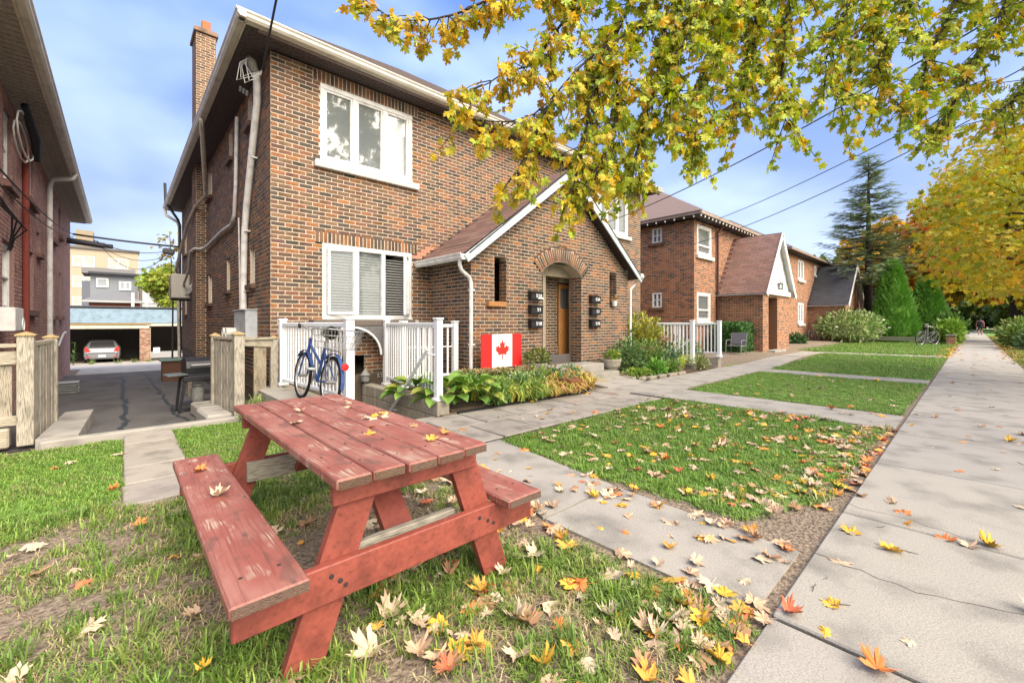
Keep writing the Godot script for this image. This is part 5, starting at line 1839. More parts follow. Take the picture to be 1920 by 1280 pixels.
# ------------------------------------------------------------------ white railings round the basement stairs, on both ends of the house
func rail_panel(parent: Node3D, a: Vector3, b: Vector3, top: float, bottom: float, mid := false) -> void:
	var t = mb()
	t.bar(Vector3(a.x, top - 0.025, a.z), Vector3(b.x, top - 0.025, b.z), 0.06, 0.06, Vector3.UP, 0.01)
	part(parent, "top_rail", t, M.white_metal)
	var l = mb()
	l.bar(Vector3(a.x, bottom, a.z), Vector3(b.x, bottom, b.z), 0.045, 0.05, Vector3.UP, 0.008)
	part(parent, "bottom_rail", l, M.white_metal)
	if mid:
		var m = mb()
		m.bar(Vector3(a.x, top * 0.56 + bottom * 0.44, a.z), Vector3(b.x, top * 0.56 + bottom * 0.44, b.z), 0.02, 0.02)
		part(parent, "middle_rail", m, M.white_metal)
	var d = Vector3(b.x - a.x, 0, b.z - a.z)
	var n = int(d.length() / 0.105)
	var pm = mb()
	pm.box(Vector3.ZERO, Vector3(0.034, top - bottom - 0.07, 0.022), Basis(Vector3.UP, -atan2(d.z, d.x)), 0.004)
	var mesh = pm.mesh()
	for i in range(1, n):
		part(parent, "picket", mesh, M.white_metal, Vector3(a.x, (top + bottom) * 0.5 - 0.012, a.z) + d * (float(i) / n))


func rail_post(parent: Node3D, at: Vector3, top: float) -> void:
	var p = mb()
	p.box(Vector3(at.x, (at.y + top) * 0.5, at.z), Vector3(0.10, top - at.y, 0.10), Basis.IDENTITY, 0.008)
	p.box(Vector3(at.x, top + 0.012, at.z), Vector3(0.125, 0.03, 0.125), Basis.IDENTITY, 0.01)
	p.box(Vector3(at.x, at.y + 0.03, at.z), Vector3(0.15, 0.05, 0.15), Basis.IDENTITY, 0.012)
	part(parent, "post", p, M.white_metal)


func build_stairwells() -> void:
	var sets = [
		["white railing along the basement stairs behind the blue bicycle", "white railing on the flower bed side of the basement stairs", "white railing between the basement window and the porch downpipe", "grey metal handrail leading down the basement stairs", "concrete block walls and steps of the basement stairwell behind the picnic table"],
		["white railing at the corner of the brown house beside the orange house", "white railing half hidden by the flowering shrubs", "white railing between porch and far basement window", "white handrail of the far basement stairs", "concrete walls and steps of the far basement stairwell"]]
	for side in 2:
		var at = Vector3(2.65, 0, -6.2) if side == 0 else Vector3(HX0 + HX1 - 2.65, 0, -6.2)
		var s = 1.0 if side == 0 else -1.0
		var L: Array = sets[side]
		var o = func(x, z): return Vector3((x - 2.65) * s, 0, z + 6.2)
		# walls of the stairwell
		var well = thing("stairwell", L[4], "stairs", at)
		var blk = [[1.93, -4.98, 1.93, -7.6], [3.36, -5.06, 3.36, -7.6]]
		for w in blk:
			var z: float = w[1]
			while z > w[3]:
				var ln = minf(0.40, z - w[3])
				for r in 4:
					var q = mb(jit(Color(1, 1, 1), 0.12))
					var c: Vector3 = o.call(w[0], z - ln * 0.5)
					q.box(c + Vector3(0, 0.18 - 0.2 * (3 - r) - 0.098 + (0.12 if w[0] < 2.5 else 0.0), 0), Vector3(0.20, 0.196, ln - 0.008), Basis.IDENTITY, 0.012)
					part(well, "block", q, M.block)
				z -= 0.40
		for k in 6:
			var q = mb()
			var c: Vector3 = o.call(2.65, -5.05 - 0.27 * k)
			q.box(c + Vector3(0, -0.12 - 0.19 * k, 0), Vector3(1.24, 0.19, 0.30), Basis.IDENTITY, 0.01)
			part(well, "step", q, M.concrete)
		var pt = mb()
		var pc: Vector3 = o.call(2.65, -7.1)
		pt.box(pc + Vector3(0, -1.35, 0), Vector3(1.24, 0.1, 1.1))
		part(well, "landing", pt, M.concrete)
		var lip = mb()
		var lc: Vector3 = o.call(2.65, -4.86)
		lip.box(lc + Vector3(0.0, -0.03, 0), Vector3(1.24, 0.08, 0.16), Basis.IDENTITY, 0.01)
		part(well, "step", lip, M.concrete)
		# terrace slab where the bicycle stands
		if side == 0:
			var tr = flat_slab([[1.48 - at.x, -4.95 - at.z], [1.82 - at.x, -4.95 - at.z], [1.82 - at.x, -7.4 - at.z], [1.48 - at.x, -7.4 - at.z]], 0.32, 0.34)
			part(well, "ledge", tr, M.concrete)
		# railings
		var ra = thing("stair_railing", L[0], "railing", at + o.call(1.95, -6.1), 0.0, "white metal railings of the brown house")
		var off: Vector3 = o.call(1.95, -6.1)
		var p = func(x, z, q): return (o.call(x, z) as Vector3) - q
		rail_post(ra, p.call(1.86, -7.3, off) + Vector3(0, 0.32, 0), 1.335)
		rail_post(ra, p.call(1.98, -4.98, off) + Vector3(0, 0.30, 0), 1.335)
		rail_panel(ra, p.call(1.86, -7.25, off), p.call(1.98, -5.0, off), 1.30, 0.42)
		var rb = thing("stair_railing", L[1], "railing", at + o.call(3.4, -6.1), 0.0, "white metal railings of the brown house")
		off = o.call(3.4, -6.1)
		var zf = -5.16
		rail_post(rb, p.call(3.33, zf, off) + Vector3(0, 0.18, 0), 1.345)
		rail_post(rb, p.call(3.62, -7.35, off) + Vector3(0, 0.14, 0), 1.335)
		rail_panel(rb, p.call(3.34, zf - 0.03, off), p.call(3.61, -7.3, off), 1.30, 0.30, false)
		var rc = thing("stair_railing", L[2], "railing", at + o.call(4.1, -6.6), 0.0, "white metal railings of the brown house")
		off = o.call(4.1, -6.6)
		rail_post(rc, p.call(3.70, -6.86, off) + Vector3(0, 0.12, 0), 1.31)
		rail_post(rc, p.call(4.60, -6.56, off) + Vector3(0, 0.12, 0), 1.31)
		rail_panel(rc, p.call(3.74, -6.85, off), p.call(4.57, -6.57, off), 1.27, 0.34, true)
		# handrail
		var hr = thing("handrail", L[3], "handrail", at + o.call(3.2, -5.7))
		off = o.call(3.2, -5.7)
		var a: Vector3 = p.call(3.18, -5.2, off) + Vector3(0, 0.93, 0)
		var b: Vector3 = p.call(3.2, -6.36, off) + Vector3(0, -0.12, 0)
		var h = mb(Color(0.62, 0.66, 0.70) if side == 0 else Color(0.85, 0.86, 0.88))
		h.bar(a, b, 0.05, 0.035, Vector3.UP, 0.008)
		part(hr, "rail", h, M.plain)
		var br = mb(Color(0.75, 0.77, 0.8))
		br.tube([a + Vector3(0, -0.03, -0.08), a + Vector3(0.06 * s, -0.08, -0.05), p.call(3.29, zf, off) + Vector3(0, 0.84, 0)], 0.014, 6)
		part(hr, "bracket", br, M.plain)
		var br2 = mb(Color(0.75, 0.77, 0.8))
		br2.tube([b + Vector3(0, 0.03, 0.1), b + Vector3(0.07 * s, 0.02, 0.08), b + Vector3(0.10 * s, -0.06, 0.06)], 0.014, 6)
		part(hr, "bracket", br2, M.plain)
	# arched hood over the basement door
	var hood = thing("door_hood", "grey hood with white arched edge below the ground floor window", "hood", Vector3(3.1, 0.75, -7.5))
	var pts = PackedVector2Array([Vector2(2.35, 1.24), Vector2(4.25, 1.24), Vector2(4.25, 0.95), Vector2(3.56, 0.70)])
	for i in 15:
		var t = PI * i / 14.0
		pts.append(Vector2(2.95 + 0.56 * cos(t), 0.72 + 0.50 * sin(t)))
	pts.append(Vector2(2.35, 0.72))
	var hb = mb(Color(0.18, 0.17, 0.17))
	hb.slab(pts, Vector3(-3.1, -0.75, 7.5 - 7.38), Vector3.RIGHT, Vector3.UP, 0.02)
	part(hood, "panel", hb, M.matte)
	var arc = mb()
	var ap = []
	for i in 17:
		var t = PI * i / 16.0
		ap.append(Vector3(2.95 + 0.56 * cos(t) - 3.1, 0.72 + 0.50 * sin(t) - 0.75, 7.5 - 7.34))
	arc.tube(ap, 0.022, 6)
	part(hood, "edge", arc, M.white_metal)
	var lb = mb(Color(0.26, 0.22, 0.2))
	lb.box(Vector3(0.2, 0.55, -0.02), Vector3(1.9, 0.11, 0.26), Basis.IDENTITY, 0.01)
	part(hood, "valance", lb, M.sillstone)
	var lan = thing("wall_lantern", "small grey wall lantern beside the basement door", "lantern", Vector3(3.28, 0.22, -7.5))
	var lm = mb(Color(0.22, 0.22, 0.21))
	lm.lathe([Vector2(0.03, -0.1), Vector2(0.075, -0.08), Vector2(0.08, 0.02), Vector2(0.06, 0.03)], Vector3(0, 0.10, 0), 6)
	lm.lathe([Vector2(0.10, 0.03), Vector2(0.02, 0.13), Vector2(0.0, 0.16)], Vector3(0, 0.10, 0), 6)
	part(lan, "lamp_head", lm, M.plain)
	var ls = mb(Color(0.3, 0.28, 0.24))
	ls.tube([Vector3(0, 0.0, 0), Vector3(0, -0.12, -0.02), Vector3(0, -0.14, -0.12)], 0.015, 6)
	part(lan, "stem", ls, M.plain)
	var num = TextMesh.new()
	num.font = SystemFont.new()
	num.font.font_names = PackedStringArray(["Droid Serif"])
	num.text = "57"
	num.font_size = 26
	num.pixel_size = 0.004
	num.depth = 0.01
	single("house_number", num, mk("number_paint", Color(0.55, 0.50, 0.45), 0.6), "pale house number beside the wall lantern", "house number", Vector3(3.62, 0.30, HZ + 0.014))


# ------------------------------------------------------------------ picnic table
func build_picnic_table() -> void:
	var t = thing("picnic_table", "weathered red wooden picnic table with attached benches on the worn lawn", "picnic table", Vector3(0.92, 0, -2.46))
	var c = Vector3(0.92, 0, -2.46)
	# world: top x 0.50..1.26, z -1.40..-3.25
	var top = 0.74
	var x = 0.562
	var ends = [-1.525, -1.53, -1.515, -1.52, -1.535]
	for k in 5:
		var w = 0.1355
		var p = mb(jit(Color(1, 1, 1), 0.07))
		var zb = -3.42 + (0.03 if k == 0 else rng.randf_range(0, 0.02))
		p.box(Vector3(x + w * 0.5, top - 0.02 + rng.randf_range(-0.002, 0.002), (ends[k] + zb) * 0.5) - c, Vector3(w - 0.003, 0.040, ends[k] - zb), Basis(Vector3.FORWARD, rng.randf_range(-0.012, 0.012)), 0.006)
		var pl = part(t, "plank", p, M.table_top)
		var e = mb(jit(Color(1.0, 0.9, 0.8), 0.2))
		e.box(Vector3(x + w * 0.5, top - 0.021, ends[k] + 0.0015) - c, Vector3(w - 0.016, 0.030, 0.003))
		part(pl, "end_grain", e, M.end_grain)
		for zz in [ends[k] - 0.16, -3.25]:
			for dx in [-0.04, 0.04]:
				var nl = mb(Color(0.03, 0.022, 0.02))
				nl.lathe([Vector2(0.0055, -0.001), Vector2(0.005, 0.0012), Vector2(0, 0.0014)], Vector3(x + w * 0.5 + dx + rng.randf_range(-0.01, 0.01), top + 0.001, zz + rng.randf_range(-0.01, 0.01)) - c, 6)
				part(pl, "nail", nl, M.plain)
		for kk in 2:
			var kn = mb(Color(0.10, 0.045, 0.035))
			kn.xf = Transform3D(Basis.from_scale(Vector3(0.55, 1, 1.25)), Vector3(x + w * rng.randf_range(0.3, 0.7), top + 0.0015, rng.randf_range(-3.2, -1.8)) - c)
			kn.lathe([Vector2(0.012, -0.001), Vector2(0.009, 0.0008), Vector2(0, 0.0009)], Vector3.ZERO, 8)
			part(pl, "knot", kn, M.matte)
		x += 0.1405
	# benches
	for e in [[0.24, 0.475, 0.435], [1.385, 1.61, 0.435]]:
		var b = mb()
		b.box(Vector3((e[0] + e[1]) * 0.5, e[2] - 0.021, -2.46) - c, Vector3(e[1] - e[0], 0.042, 1.88), Basis.IDENTITY, 0.007)
		var bench = part(t, "bench", b, M.table_top)
		var g = mb()
		g.box(Vector3((e[0] + e[1]) * 0.5, e[2] - 0.021, -1.5185) - c, Vector3(e[1] - e[0] - 0.014, 0.032, 0.003))
		part(bench, "end_grain", g, M.end_grain)
		for q in [[0.25, -1.68], [0.75, -1.68], [0.3, -3.25], [0.7, -3.25]]:
			var nl = mb(Color(0.03, 0.022, 0.02))
			nl.lathe([Vector2(0.007, -0.001), Vector2(0.006, 0.0012), Vector2(0, 0.0014)], Vector3(lerpf(e[0], e[1], q[0]), e[2] + 0.001, q[1]) - c, 7)
			part(bench, "nail", nl, M.plain)
	# frames at both ends: two splayed legs, seat beam, top cleat
	for zf in [-1.69, -3.22]:
		var out = 1.0 if zf > -2.4 else -1.0
		var seat = mb()
		seat.box(Vector3(0.955, 0.322, zf + out * 0.041) - c, Vector3(1.38, 0.142, 0.040), Basis(Vector3.BACK, 0.0), 0.005)
		part(t, "seat_beam", seat, M.table_frame)
		var cl = mb()
		cl.box(Vector3(0.93, 0.650, zf + out * 0.041) - c, Vector3(0.68, 0.092, 0.038), Basis.IDENTITY, 0.005)
		part(t, "cleat", cl, M.table_frame)
		for sgn in [-1.0, 1.0]:
			var a = Vector3(0.965 + sgn * 0.23, 0.698, zf) - c
			var b = Vector3(0.965 + sgn * 0.475, 0.0, zf) - c
			# a sloping board cut level at head and foot
			var w = 0.142 / cos(atan2(0.245, 0.698)) * 0.5
			var l = mb()
			l.slab(PackedVector2Array([Vector2(b.x - w, b.y), Vector2(b.x + w, b.y), Vector2(a.x + w, a.y), Vector2(a.x - w, a.y)]), Vector3(0, 0, zf - c.z - 0.0195), Vector3.RIGHT, Vector3.UP, 0.039)
			var leg = part(t, "leg", l, M.table_frame)
			for q in [[0.322, 0.012], [0.35, -0.03], [0.30, 0.04]]:
				var bo = mb(Color(0.025, 0.02, 0.02))
				bo.xf = Transform3D(Basis(Vector3.RIGHT, PI / 2), Vector3(0.965 + sgn * (0.475 - 0.35 * q[0]) + q[1], q[0], zf + out * 0.0605) - c)
				bo.lathe([Vector2(0.010 if q[1] < 0.03 else 0.006, 0), Vector2(0.009, 0.004), Vector2(0, 0.005)], Vector3.ZERO, 8)
				part(leg, "bolt", bo, M.plain)
	var s2 = mb()
	s2.box(Vector3(0.95, 0.335, -1.73) - c, Vector3(0.50, 0.12, 0.038), Basis.IDENTITY, 0.004)
	part(t, "spacer", s2, M.bare_wood)
	var s3 = mb()
	s3.box(Vector3(0.86, 0.335, -3.175) - c, Vector3(0.52, 0.125, 0.038), Basis.IDENTITY, 0.004)
	part(t, "spacer", s3, M.bare_wood)
	# slanting brace from the middle of the top to the seat beam
	for e in [[-2.2, -1.76], [-2.7, -3.15]]:
		var br = mb()
		br.bar(Vector3(0.95, 0.69, e[0]) - c, Vector3(0.95, 0.30, e[1]) - c, 0.14, 0.038, Vector3(0, 0.5, 0.5))
		part(t, "brace", br, M.table_frame)


# ------------------------------------------------------------------ things round the porch
func text_mesh(s: String, size: float) -> TextMesh:
	var m = TextMesh.new()
	m.font = SystemFont.new()
	m.font.font_names = PackedStringArray(["Droid Sans"])
	m.font.font_weight = 700
	m.text = s
	m.font_size = 32
	m.pixel_size = size / 32.0
	m.depth = 0.004
	return m


func leaf_emblem() -> PackedVector2Array:
	var half = [[0, 1.0], [0.10, 0.78], [0.155, 0.755], [0.26, 0.815], [0.20, 0.47], [0.245, 0.445], [0.40, 0.60], [0.445, 0.515], [0.475, 0.50], [0.64, 0.53], [0.585, 0.36], [0.60, 0.325], [0.67, 0.29], [0.385, 0.055], [0.375, 0.02], [0.405, -0.08], [0.06, -0.02], [0.03, -0.05], [0.045, -0.38]]
	var pts = PackedVector2Array()
	for e in half:
		pts.append(Vector2(e[0], e[1]))
	for i in range(half.size() - 1, 0, -1):
		pts.append(Vector2(-half[i][0], half[i][1]))
	return pts


func build_porch_things() -> void:
	# landing and step before the arched door
	var ln = thing("doorstep", "concrete landing and step before the arched doorway", "steps", Vector3(7.4, 0.12, -5.9))
	var a = mb()
	a.box(Vector3(7.34, 0.23, -5.99) - ln.position, Vector3(1.62, 0.30, 0.55), Basis.IDENTITY, 0.015)
	part(ln, "landing", a, M.concrete)
	var b = mb(Color(0.92, 0.92, 0.9))
	b.box(Vector3(7.62, 0.14, -5.56) - ln.position, Vector3(1.35, 0.16, 0.31), Basis.IDENTITY, 0.015)
	part(ln, "step", b, M.concrete)
	# flag board
	var fb = thing("flag_board", "painted wooden flag board with red maple leaf standing by the porch wall", "flag", Vector3(5.26, 0.12, -5.98), 0.04)
	var w = 1.04
	var h = 0.62
	for e in [[-0.39, 0.26, Color(0.62, 0.012, 0.012)], [0.0, 0.52, Color(0.78, 0.78, 0.77)], [0.39, 0.26, Color(0.62, 0.012, 0.012)]]:
		var q = mb(e[2])
		q.box(Vector3(e[0], 0.35 + h * 0.5, 0), Vector3(e[1], h, 0.02))
		part(fb, "panel", q, M.plain)
	var lf = mb(Color(0.66, 0.02, 0.012))
	var pts = leaf_emblem()
	for i in pts.size():
		pts[i] = pts[i] * 0.265
	lf.slab(pts, Vector3(0, 0.60, 0.0105), Vector3.RIGHT, Vector3.UP, 0.003)
	part(fb, "maple_leaf", lf, M.plain)
	for x in [-0.43, 0.43]:
		var l = mb(Color(0.45, 0.27, 0.13))
		l.box(Vector3(x, 0.33, -0.03), Vector3(0.085, 0.66, 0.035), Basis.IDENTITY, 0.004)
		part(fb, "leg", l, M.matte)
	# mailboxes
	var words = [["51A", "51", "51B"], ["53A", "53", "53B"]]
	var place = [["topmost black mailbox on the flag side of the arched door", "middle black mailbox on the flag side of the arched door", "lowest black mailbox on the flag side of the arched door"], ["topmost black mailbox between arched door and far slit window", "middle black mailbox between arched door and far slit window", "lowest black mailbox between arched door and far slit window"]]
	for s in 2:
		for k in 3:
			var m = thing("mailbox", place[s][k], "mailbox", Vector3(6.40 if s == 0 else 8.46, 1.80 - 0.29 * k, -6.255), 0.0, "black mailboxes beside the arched door")
			var bx = mb()
			bx.slab(PackedVector2Array([Vector2(0, -0.03), Vector2(0.09, -0.03), Vector2(0.10, 0.0), Vector2(0.10, 0.12), Vector2(0, 0.15)]), Vector3(0.17, 0, 0), Vector3.BACK, Vector3.UP, 0.34)
			part(m, "box", bx, M.black_paint)
			var ld = mb(Color(1.6, 1.6, 1.6))
			ld.bar(Vector3(0, 0.165, -0.002), Vector3(0, 0.128, 0.122), 0.36, 0.012)
			part(m, "lid", ld, M.black_paint)
			part(m, "number", text_mesh(words[s][k], 0.105), M.white, Vector3(0.05, 0.065, 0.102))
			if s == 0 and k == 0:
				var lb = mb(Color(0.7, 0.72, 0.72))
				lb.box(Vector3(0.10, 0.014, 0.104), Vector3(0.17, 0.026, 0.003))
				part(m, "name_strip", lb, M.plain)
	# planters beside the door
	planter(Vector3(6.0, 0.26, -5.80), 0.22, 0.26, Color(0.55, 0.52, 0.47), "stone planter with bushy green plant beside the flag board", "bushy", Color(0.17, 0.21, 0.05))
	planter(Vector3(8.42, 0.22, -5.72), 0.23, 0.24, Color(0.60, 0.57, 0.50), "rounded stone planter with yellow flowers beside the doorstep", "flowers", Color(0.20, 0.30, 0.04))
	var pot = thing("terracotta_pot", "square terracotta pot with grey green plant at the path edge", "pot", Vector3(6.05, 0.06, -4.98))
	var tp = mb(Color(0.33, 0.09, 0.055))
	tp.slab(PackedVector2Array([Vector2(-0.12, 0), Vector2(0.12, 0), Vector2(0.16, 0.19), Vector2(-0.16, 0.19)]), Vector3(0, 0, -0.13), Vector3.RIGHT, Vector3.UP, 0.26)
	tp.box(Vector3(0, 0.205, 0), Vector3(0.36, 0.045, 0.30), Basis.IDENTITY, 0.008)
	part(pot, "pot", tp, M.matte)
	part(pot, "plant", tuft_ball(0.20, 220, Color(0.15, 0.24, 0.11), 0.06), M.greenery, Vector3(-0.02, 0.30, 0))
	single("round_bush", tuft_ball(0.13, 160, Color(0.12, 0.24, 0.06), 0.05), M.greenery, "small round green plant beside the terracotta pot", "plant", Vector3(6.50, 0.18, -5.12))
	var fp = thing("flower_pot", "small white pot with dry flowers on the far slit sill", "pot", Vector3(9.28, 1.72, -6.2))
	var fm = mb(Color(0.7, 0.7, 0.68))
	fm.lathe([Vector2(0.05, 0), Vector2(0.075, 0.14), Vector2(0.065, 0.14)], Vector3.ZERO, 10)
	part(fp, "pot", fm, M.plain)
	part(fp, "plant", tuft_ball(0.09, 60, Color(0.45, 0.25, 0.10), 0.05), M.greenery, Vector3(0, 0.19, 0))


# a loose ball of small upturned leaves
func tuft_ball(r: float, n: int, col: Color, leaf: float, flat := 1.0) -> MB:
	var b = mb()
	for i in n:
		var d = Vector3(rng.randfn(), rng.randfn() * 0.9 + 0.25, rng.randfn()).normalized()
		var p = d * r * pow(rng.randf(), 0.35)
		p.y *= flat
		var t = d.cross(Vector3(rng.randfn(), rng.randfn(), rng.randfn())).normalized()
		var up = (d + rv(0.6)).normalized()
		b.col = jit(col, 0.35)
		var s = leaf * rng.randf_range(0.6, 1.3)
		b.tri(p - t * s * 0.28, p + up * s * 0.5 + t * s * 0.02, p + up * s - t * 0.0)
		b.tri(p + t * s * 0.28, p - t * s * 0.28, p + up * s)
	return b


func planter(at: Vector3, r: float, h: float, col: Color, label: String, kind: String, green: Color) -> void:
	var o = thing("planter", label, "planter", at)
	var m = mb(col)
	m.lathe([Vector2(r * 0.55, -0.16), Vector2(r * 0.62, -0.13), Vector2(r * 0.45, -0.06), Vector2(r * 0.6, 0.0), Vector2(r * 0.9, h * 0.35), Vector2(r, h * 0.75), Vector2(r * 1.04, h * 0.85), Vector2(r * 1.04, h), Vector2(r * 0.9, h), Vector2(r * 0.86, h * 0.86)], Vector3.ZERO, 22)
	part(o, "bowl", m, M.sillstone)
	var s = mb(Color(0.06, 0.045, 0.03))
	s.lathe([Vector2(r * 0.88, h * 0.88), Vector2(0, h * 0.92)], Vector3.ZERO, 16)
	part(o, "soil", s, M.matte)
	if kind == "bushy":
		part(o, "plant", tuft_ball(r * 1.15, 420, green, 0.085, 0.75), M.greenery, Vector3(0, h + 0.08, 0))
	else:
		part(o, "plant", tuft_ball(r * 0.72, 240, green, 0.08, 0.8), M.greenery, Vector3(0.02, h + 0.06, 0))
		part(o, "flowers", tuft_ball(r * 0.75, 40, Color(0.65, 0.42, 0.04), 0.045, 0.8), M.greenery, Vector3(0.02, h + 0.10, 0))


# ------------------------------------------------------------------ things along the driveway
func build_driveway_things() -> void:
	var y = drive_y(-8.5) + 0.012
	var q = thing("barbecue", "black gas barbecue with side shelf on the driveway beside the slatted fence", "barbecue", Vector3(0.98, y, -8.55), 0.12)
	var lid = mb()
	var pr = PackedVector2Array([Vector2(-0.17, 0.62), Vector2(0.17, 0.62), Vector2(0.18, 0.70), Vector2(0.15, 0.80), Vector2(0.07, 0.855), Vector2(-0.07, 0.86), Vector2(-0.15, 0.81), Vector2(-0.18, 0.72)])
	lid.slab(pr, Vector3(0.26, 0, 0), Vector3.BACK, Vector3.UP, 0.50)
	part(q, "lid", lid, M.black_paint)
	var fbx = mb(Color(1.2, 1.2, 1.2))
	fbx.box(Vector3(0.01, 0.56, 0), Vector3(0.50, 0.12, 0.34), Basis.IDENTITY, 0.02)
	part(q, "firebox", fbx, M.black_paint)
	var hd = mb(Color(0.3, 0.3, 0.32))
	hd.tube([Vector3(-0.18, 0.74, 0.19), Vector3(-0.18, 0.75, 0.23), Vector3(0.2, 0.75, 0.23), Vector3(0.2, 0.74, 0.19)], 0.012, 6)
	part(q, "handle", hd, M.plain)
	var cp = mb(Color(2.0, 2.0, 2.2))
	cp.box(Vector3(0.02, 0.53, 0.19), Vector3(0.62, 0.08, 0.03), Basis.IDENTITY, 0.01)
	part(q, "control_panel", cp, M.black_paint)
	for k in 5:
		var s = mb(Color(0.07, 0.085, 0.09))
		s.box(Vector3(-0.34 - 0.012, 0.60, -0.15 + 0.078 * k), Vector3(0.26, 0.022, 0.066), Basis(Vector3.BACK, 0.04), 0.006)
		part(q, "shelf_slat", s, M.plain)
	for e in [[-0.25, 0.17, -0.33], [0.27, 0.17, 0.30], [-0.25, -0.17, -0.30], [0.27, -0.17, 0.28]]:
		var l = mb(Color(2.2, 2.2, 2.4))
		l.bar(Vector3(e[0], 0.54, e[1]), Vector3(e[2], 0.0, e[1]), 0.035, 0.035)
		part(q, "leg", l, M.black_paint)
	var sh = mb()
	sh.box(Vector3(0, 0.13, 0), Vector3(0.52, 0.02, 0.32))
	part(q, "bottom_shelf", sh, M.black_paint)
	var cy = thing("gas_cylinder", "white gas cylinder under the barbecue", "gas cylinder", q.position + Vector3(-0.06, 0.145, 0.02))
	var cm = mb(Color(0.20, 0.20, 0.19))
	cm.lathe([Vector2(0.075, 0), Vector2(0.085, 0.02), Vector2(0.09, 0.06), Vector2(0.09, 0.20), Vector2(0.06, 0.24), Vector2(0.03, 0.26), Vector2(0.0, 0.26)], Vector3.ZERO, 16)
	part(cy, "tank", cm, M.matte)
	var cc = mb(Color(0.4, 0.4, 0.38))
	cc.ring(Vector3(0, 0.27, 0), Vector3.UP, 0.07, 0.012, 14, 5)
	part(cy, "collar", cc, M.matte)
	var bk = mb(Color(0.26, 0.24, 0.20))
	bk.lathe([Vector2(0.11, 0), Vector2(0.14, 0.22), Vector2(0.12, 0.22), Vector2(0.1, 0.05)], Vector3.ZERO, 14)
	single("bucket", bk, M.matte, "pale bucket on the driveway next to the barbecue legs", "bucket", Vector3(1.22, y, -8.15))
	# planters and bench further down
	var yb = drive_y(-12.6)
	var bx = thing("planter_box", "brown wooden planter box with green top down the driveway", "box", Vector3(1.22, drive_y(-16.5), -16.5))
	var bm = mb(Color(0.16, 0.075, 0.05))
	bm.box(Vector3(0, 0.30, 0), Vector3(0.62, 0.60, 0.5), Basis.IDENTITY, 0.01)
	part(bx, "box", bm, M.matte)
	var bt = mb(Color(0.16, 0.24, 0.20))
	bt.box(Vector3(-0.02, 0.63, 0), Vector3(0.70, 0.06, 0.6), Basis.IDENTITY, 0.01)
	part(bx, "top", bt, M.plain)
	var tb = thing("slatted_table", "low grey slatted plastic table against the house wall", "table", Vector3(1.30, drive_y(-11.3), -11.3))
	for k in 5:
		var s = mb(Color(0.10, 0.13, 0.13))
		s.box(Vector3(-0.24 + 0.12 * k, 0.46, 0), Vector3(0.105, 0.03, 0.62), Basis.IDENTITY, 0.008)
		part(tb, "slat", s, M.plain)
	for e in [[-1, -1], [1, -1], [-1, 1], [1, 1]]:
		var l = mb(Color(0.20, 0.18, 0.15))
		l.box(Vector3(0.24 * e[0], 0.22, 0.24 * e[1]), Vector3(0.07, 0.44, 0.07))
		part(tb, "leg", l, M.matte)
	# folded awning cloth and hoses against the wall
	var fold = thing("folded_chairs", "folded striped chairs leaning between the barbecue and the house wall", "chair", Vector3(1.52, drive_y(-9.8), -9.8))
	for k in 5:
		var s = mb(Color(0.50, 0.50, 0.50) if k % 2 else Color(0.08, 0.08, 0.09))
		s.tube([Vector3(-0.25, 1.0 - 0.075 * k, 0.28), Vector3(0.0, 1.0 - 0.075 * k, 0.16), Vector3(0.12, 0.92 - 0.075 * k, -0.25)], 0.032, 6)
		part(fold, "band", s, M.matte)
	for e in [-0.3, 0.0, 0.25]:
		var s = mb(Color(0.10, 0.095, 0.09))
		s.bar(Vector3(-0.12, 0.0, e), Vector3(0.12, 1.05, e - 0.1), 0.03, 0.03)
		part(fold, "frame", s, M.plain)
	# stack of trays by the mauve wall
	for k in 5:
		single("tray", tray_mesh(), M.plain, ["lowest grey tray of the stack by the mauve wall", "second grey tray from the bottom of the stack by the mauve wall", "middle grey tray of the stack by the mauve wall", "fourth grey tray from the bottom by the mauve wall", "topmost grey tray of the stack by the mauve wall"][k], "tray", Vector3(-1.0, drive_y(-14.6) + 0.012 + 0.055 * k, -14.6), "trays stacked by the mauve wall")
	# heat pump on the wall
	var hp = thing("heat_pump", "beige heat pump mounted on the driveway wall of the brown house", "heat pump", Vector3(1.42, 2.05, -17.6))
	var hm = mb(Color(0.56, 0.53, 0.48))
	hm.box(Vector3(0, 0.42, 0), Vector3(0.48, 0.78, 0.85), Basis.IDENTITY, 0.03)
	part(hp, "housing", hm, M.matte)
	var gr = mb(Color(0.22, 0.21, 0.20))
	for k in 5:
		gr.ring(Vector3(-0.245, 0.42, 0.08), Vector3.RIGHT, 0.06 + 0.055 * k, 0.006, 24, 4)
	part(hp, "fan_grille", gr, M.plain)
	for zz in [-0.25, 0.25]:
		var ft = mb(Color(0.05, 0.05, 0.05))
		ft.box(Vector3(0.06, 0.0, zz), Vector3(0.55, 0.05, 0.05))
		part(hp, "bracket", ft, M.plain)
	var hs = mb(Color(0.55, 0.55, 0.54))
	for k in 4:
		hs.tube([Vector3(0.10, 0.35 - 0.06 * k, 0.43), Vector3(0.2, 0.38 - 0.06 * k, 0.52), Vector3(0.30, 0.50 - 0.06 * k, 0.46), Vector3(0.31, 0.75, 0.42)], 0.022, 6)
	part(hp, "hose", hs, M.plain)


func tray_mesh() -> MB:
	var b = mb(Color(0.13, 0.14, 0.14))
	b.box(Vector3(0, 0.02, 0), Vector3(0.5, 0.035, 0.42), Basis(Vector3.UP, rng.randf_range(-0.08, 0.08)), 0.01)
	b.col = Color(0.32, 0.33, 0.33)
	b.box(Vector3(0, 0.045, 0), Vector3(0.54, 0.012, 0.46), Basis(Vector3.UP, rng.randf_range(-0.08, 0.08)), 0.004)
	return b


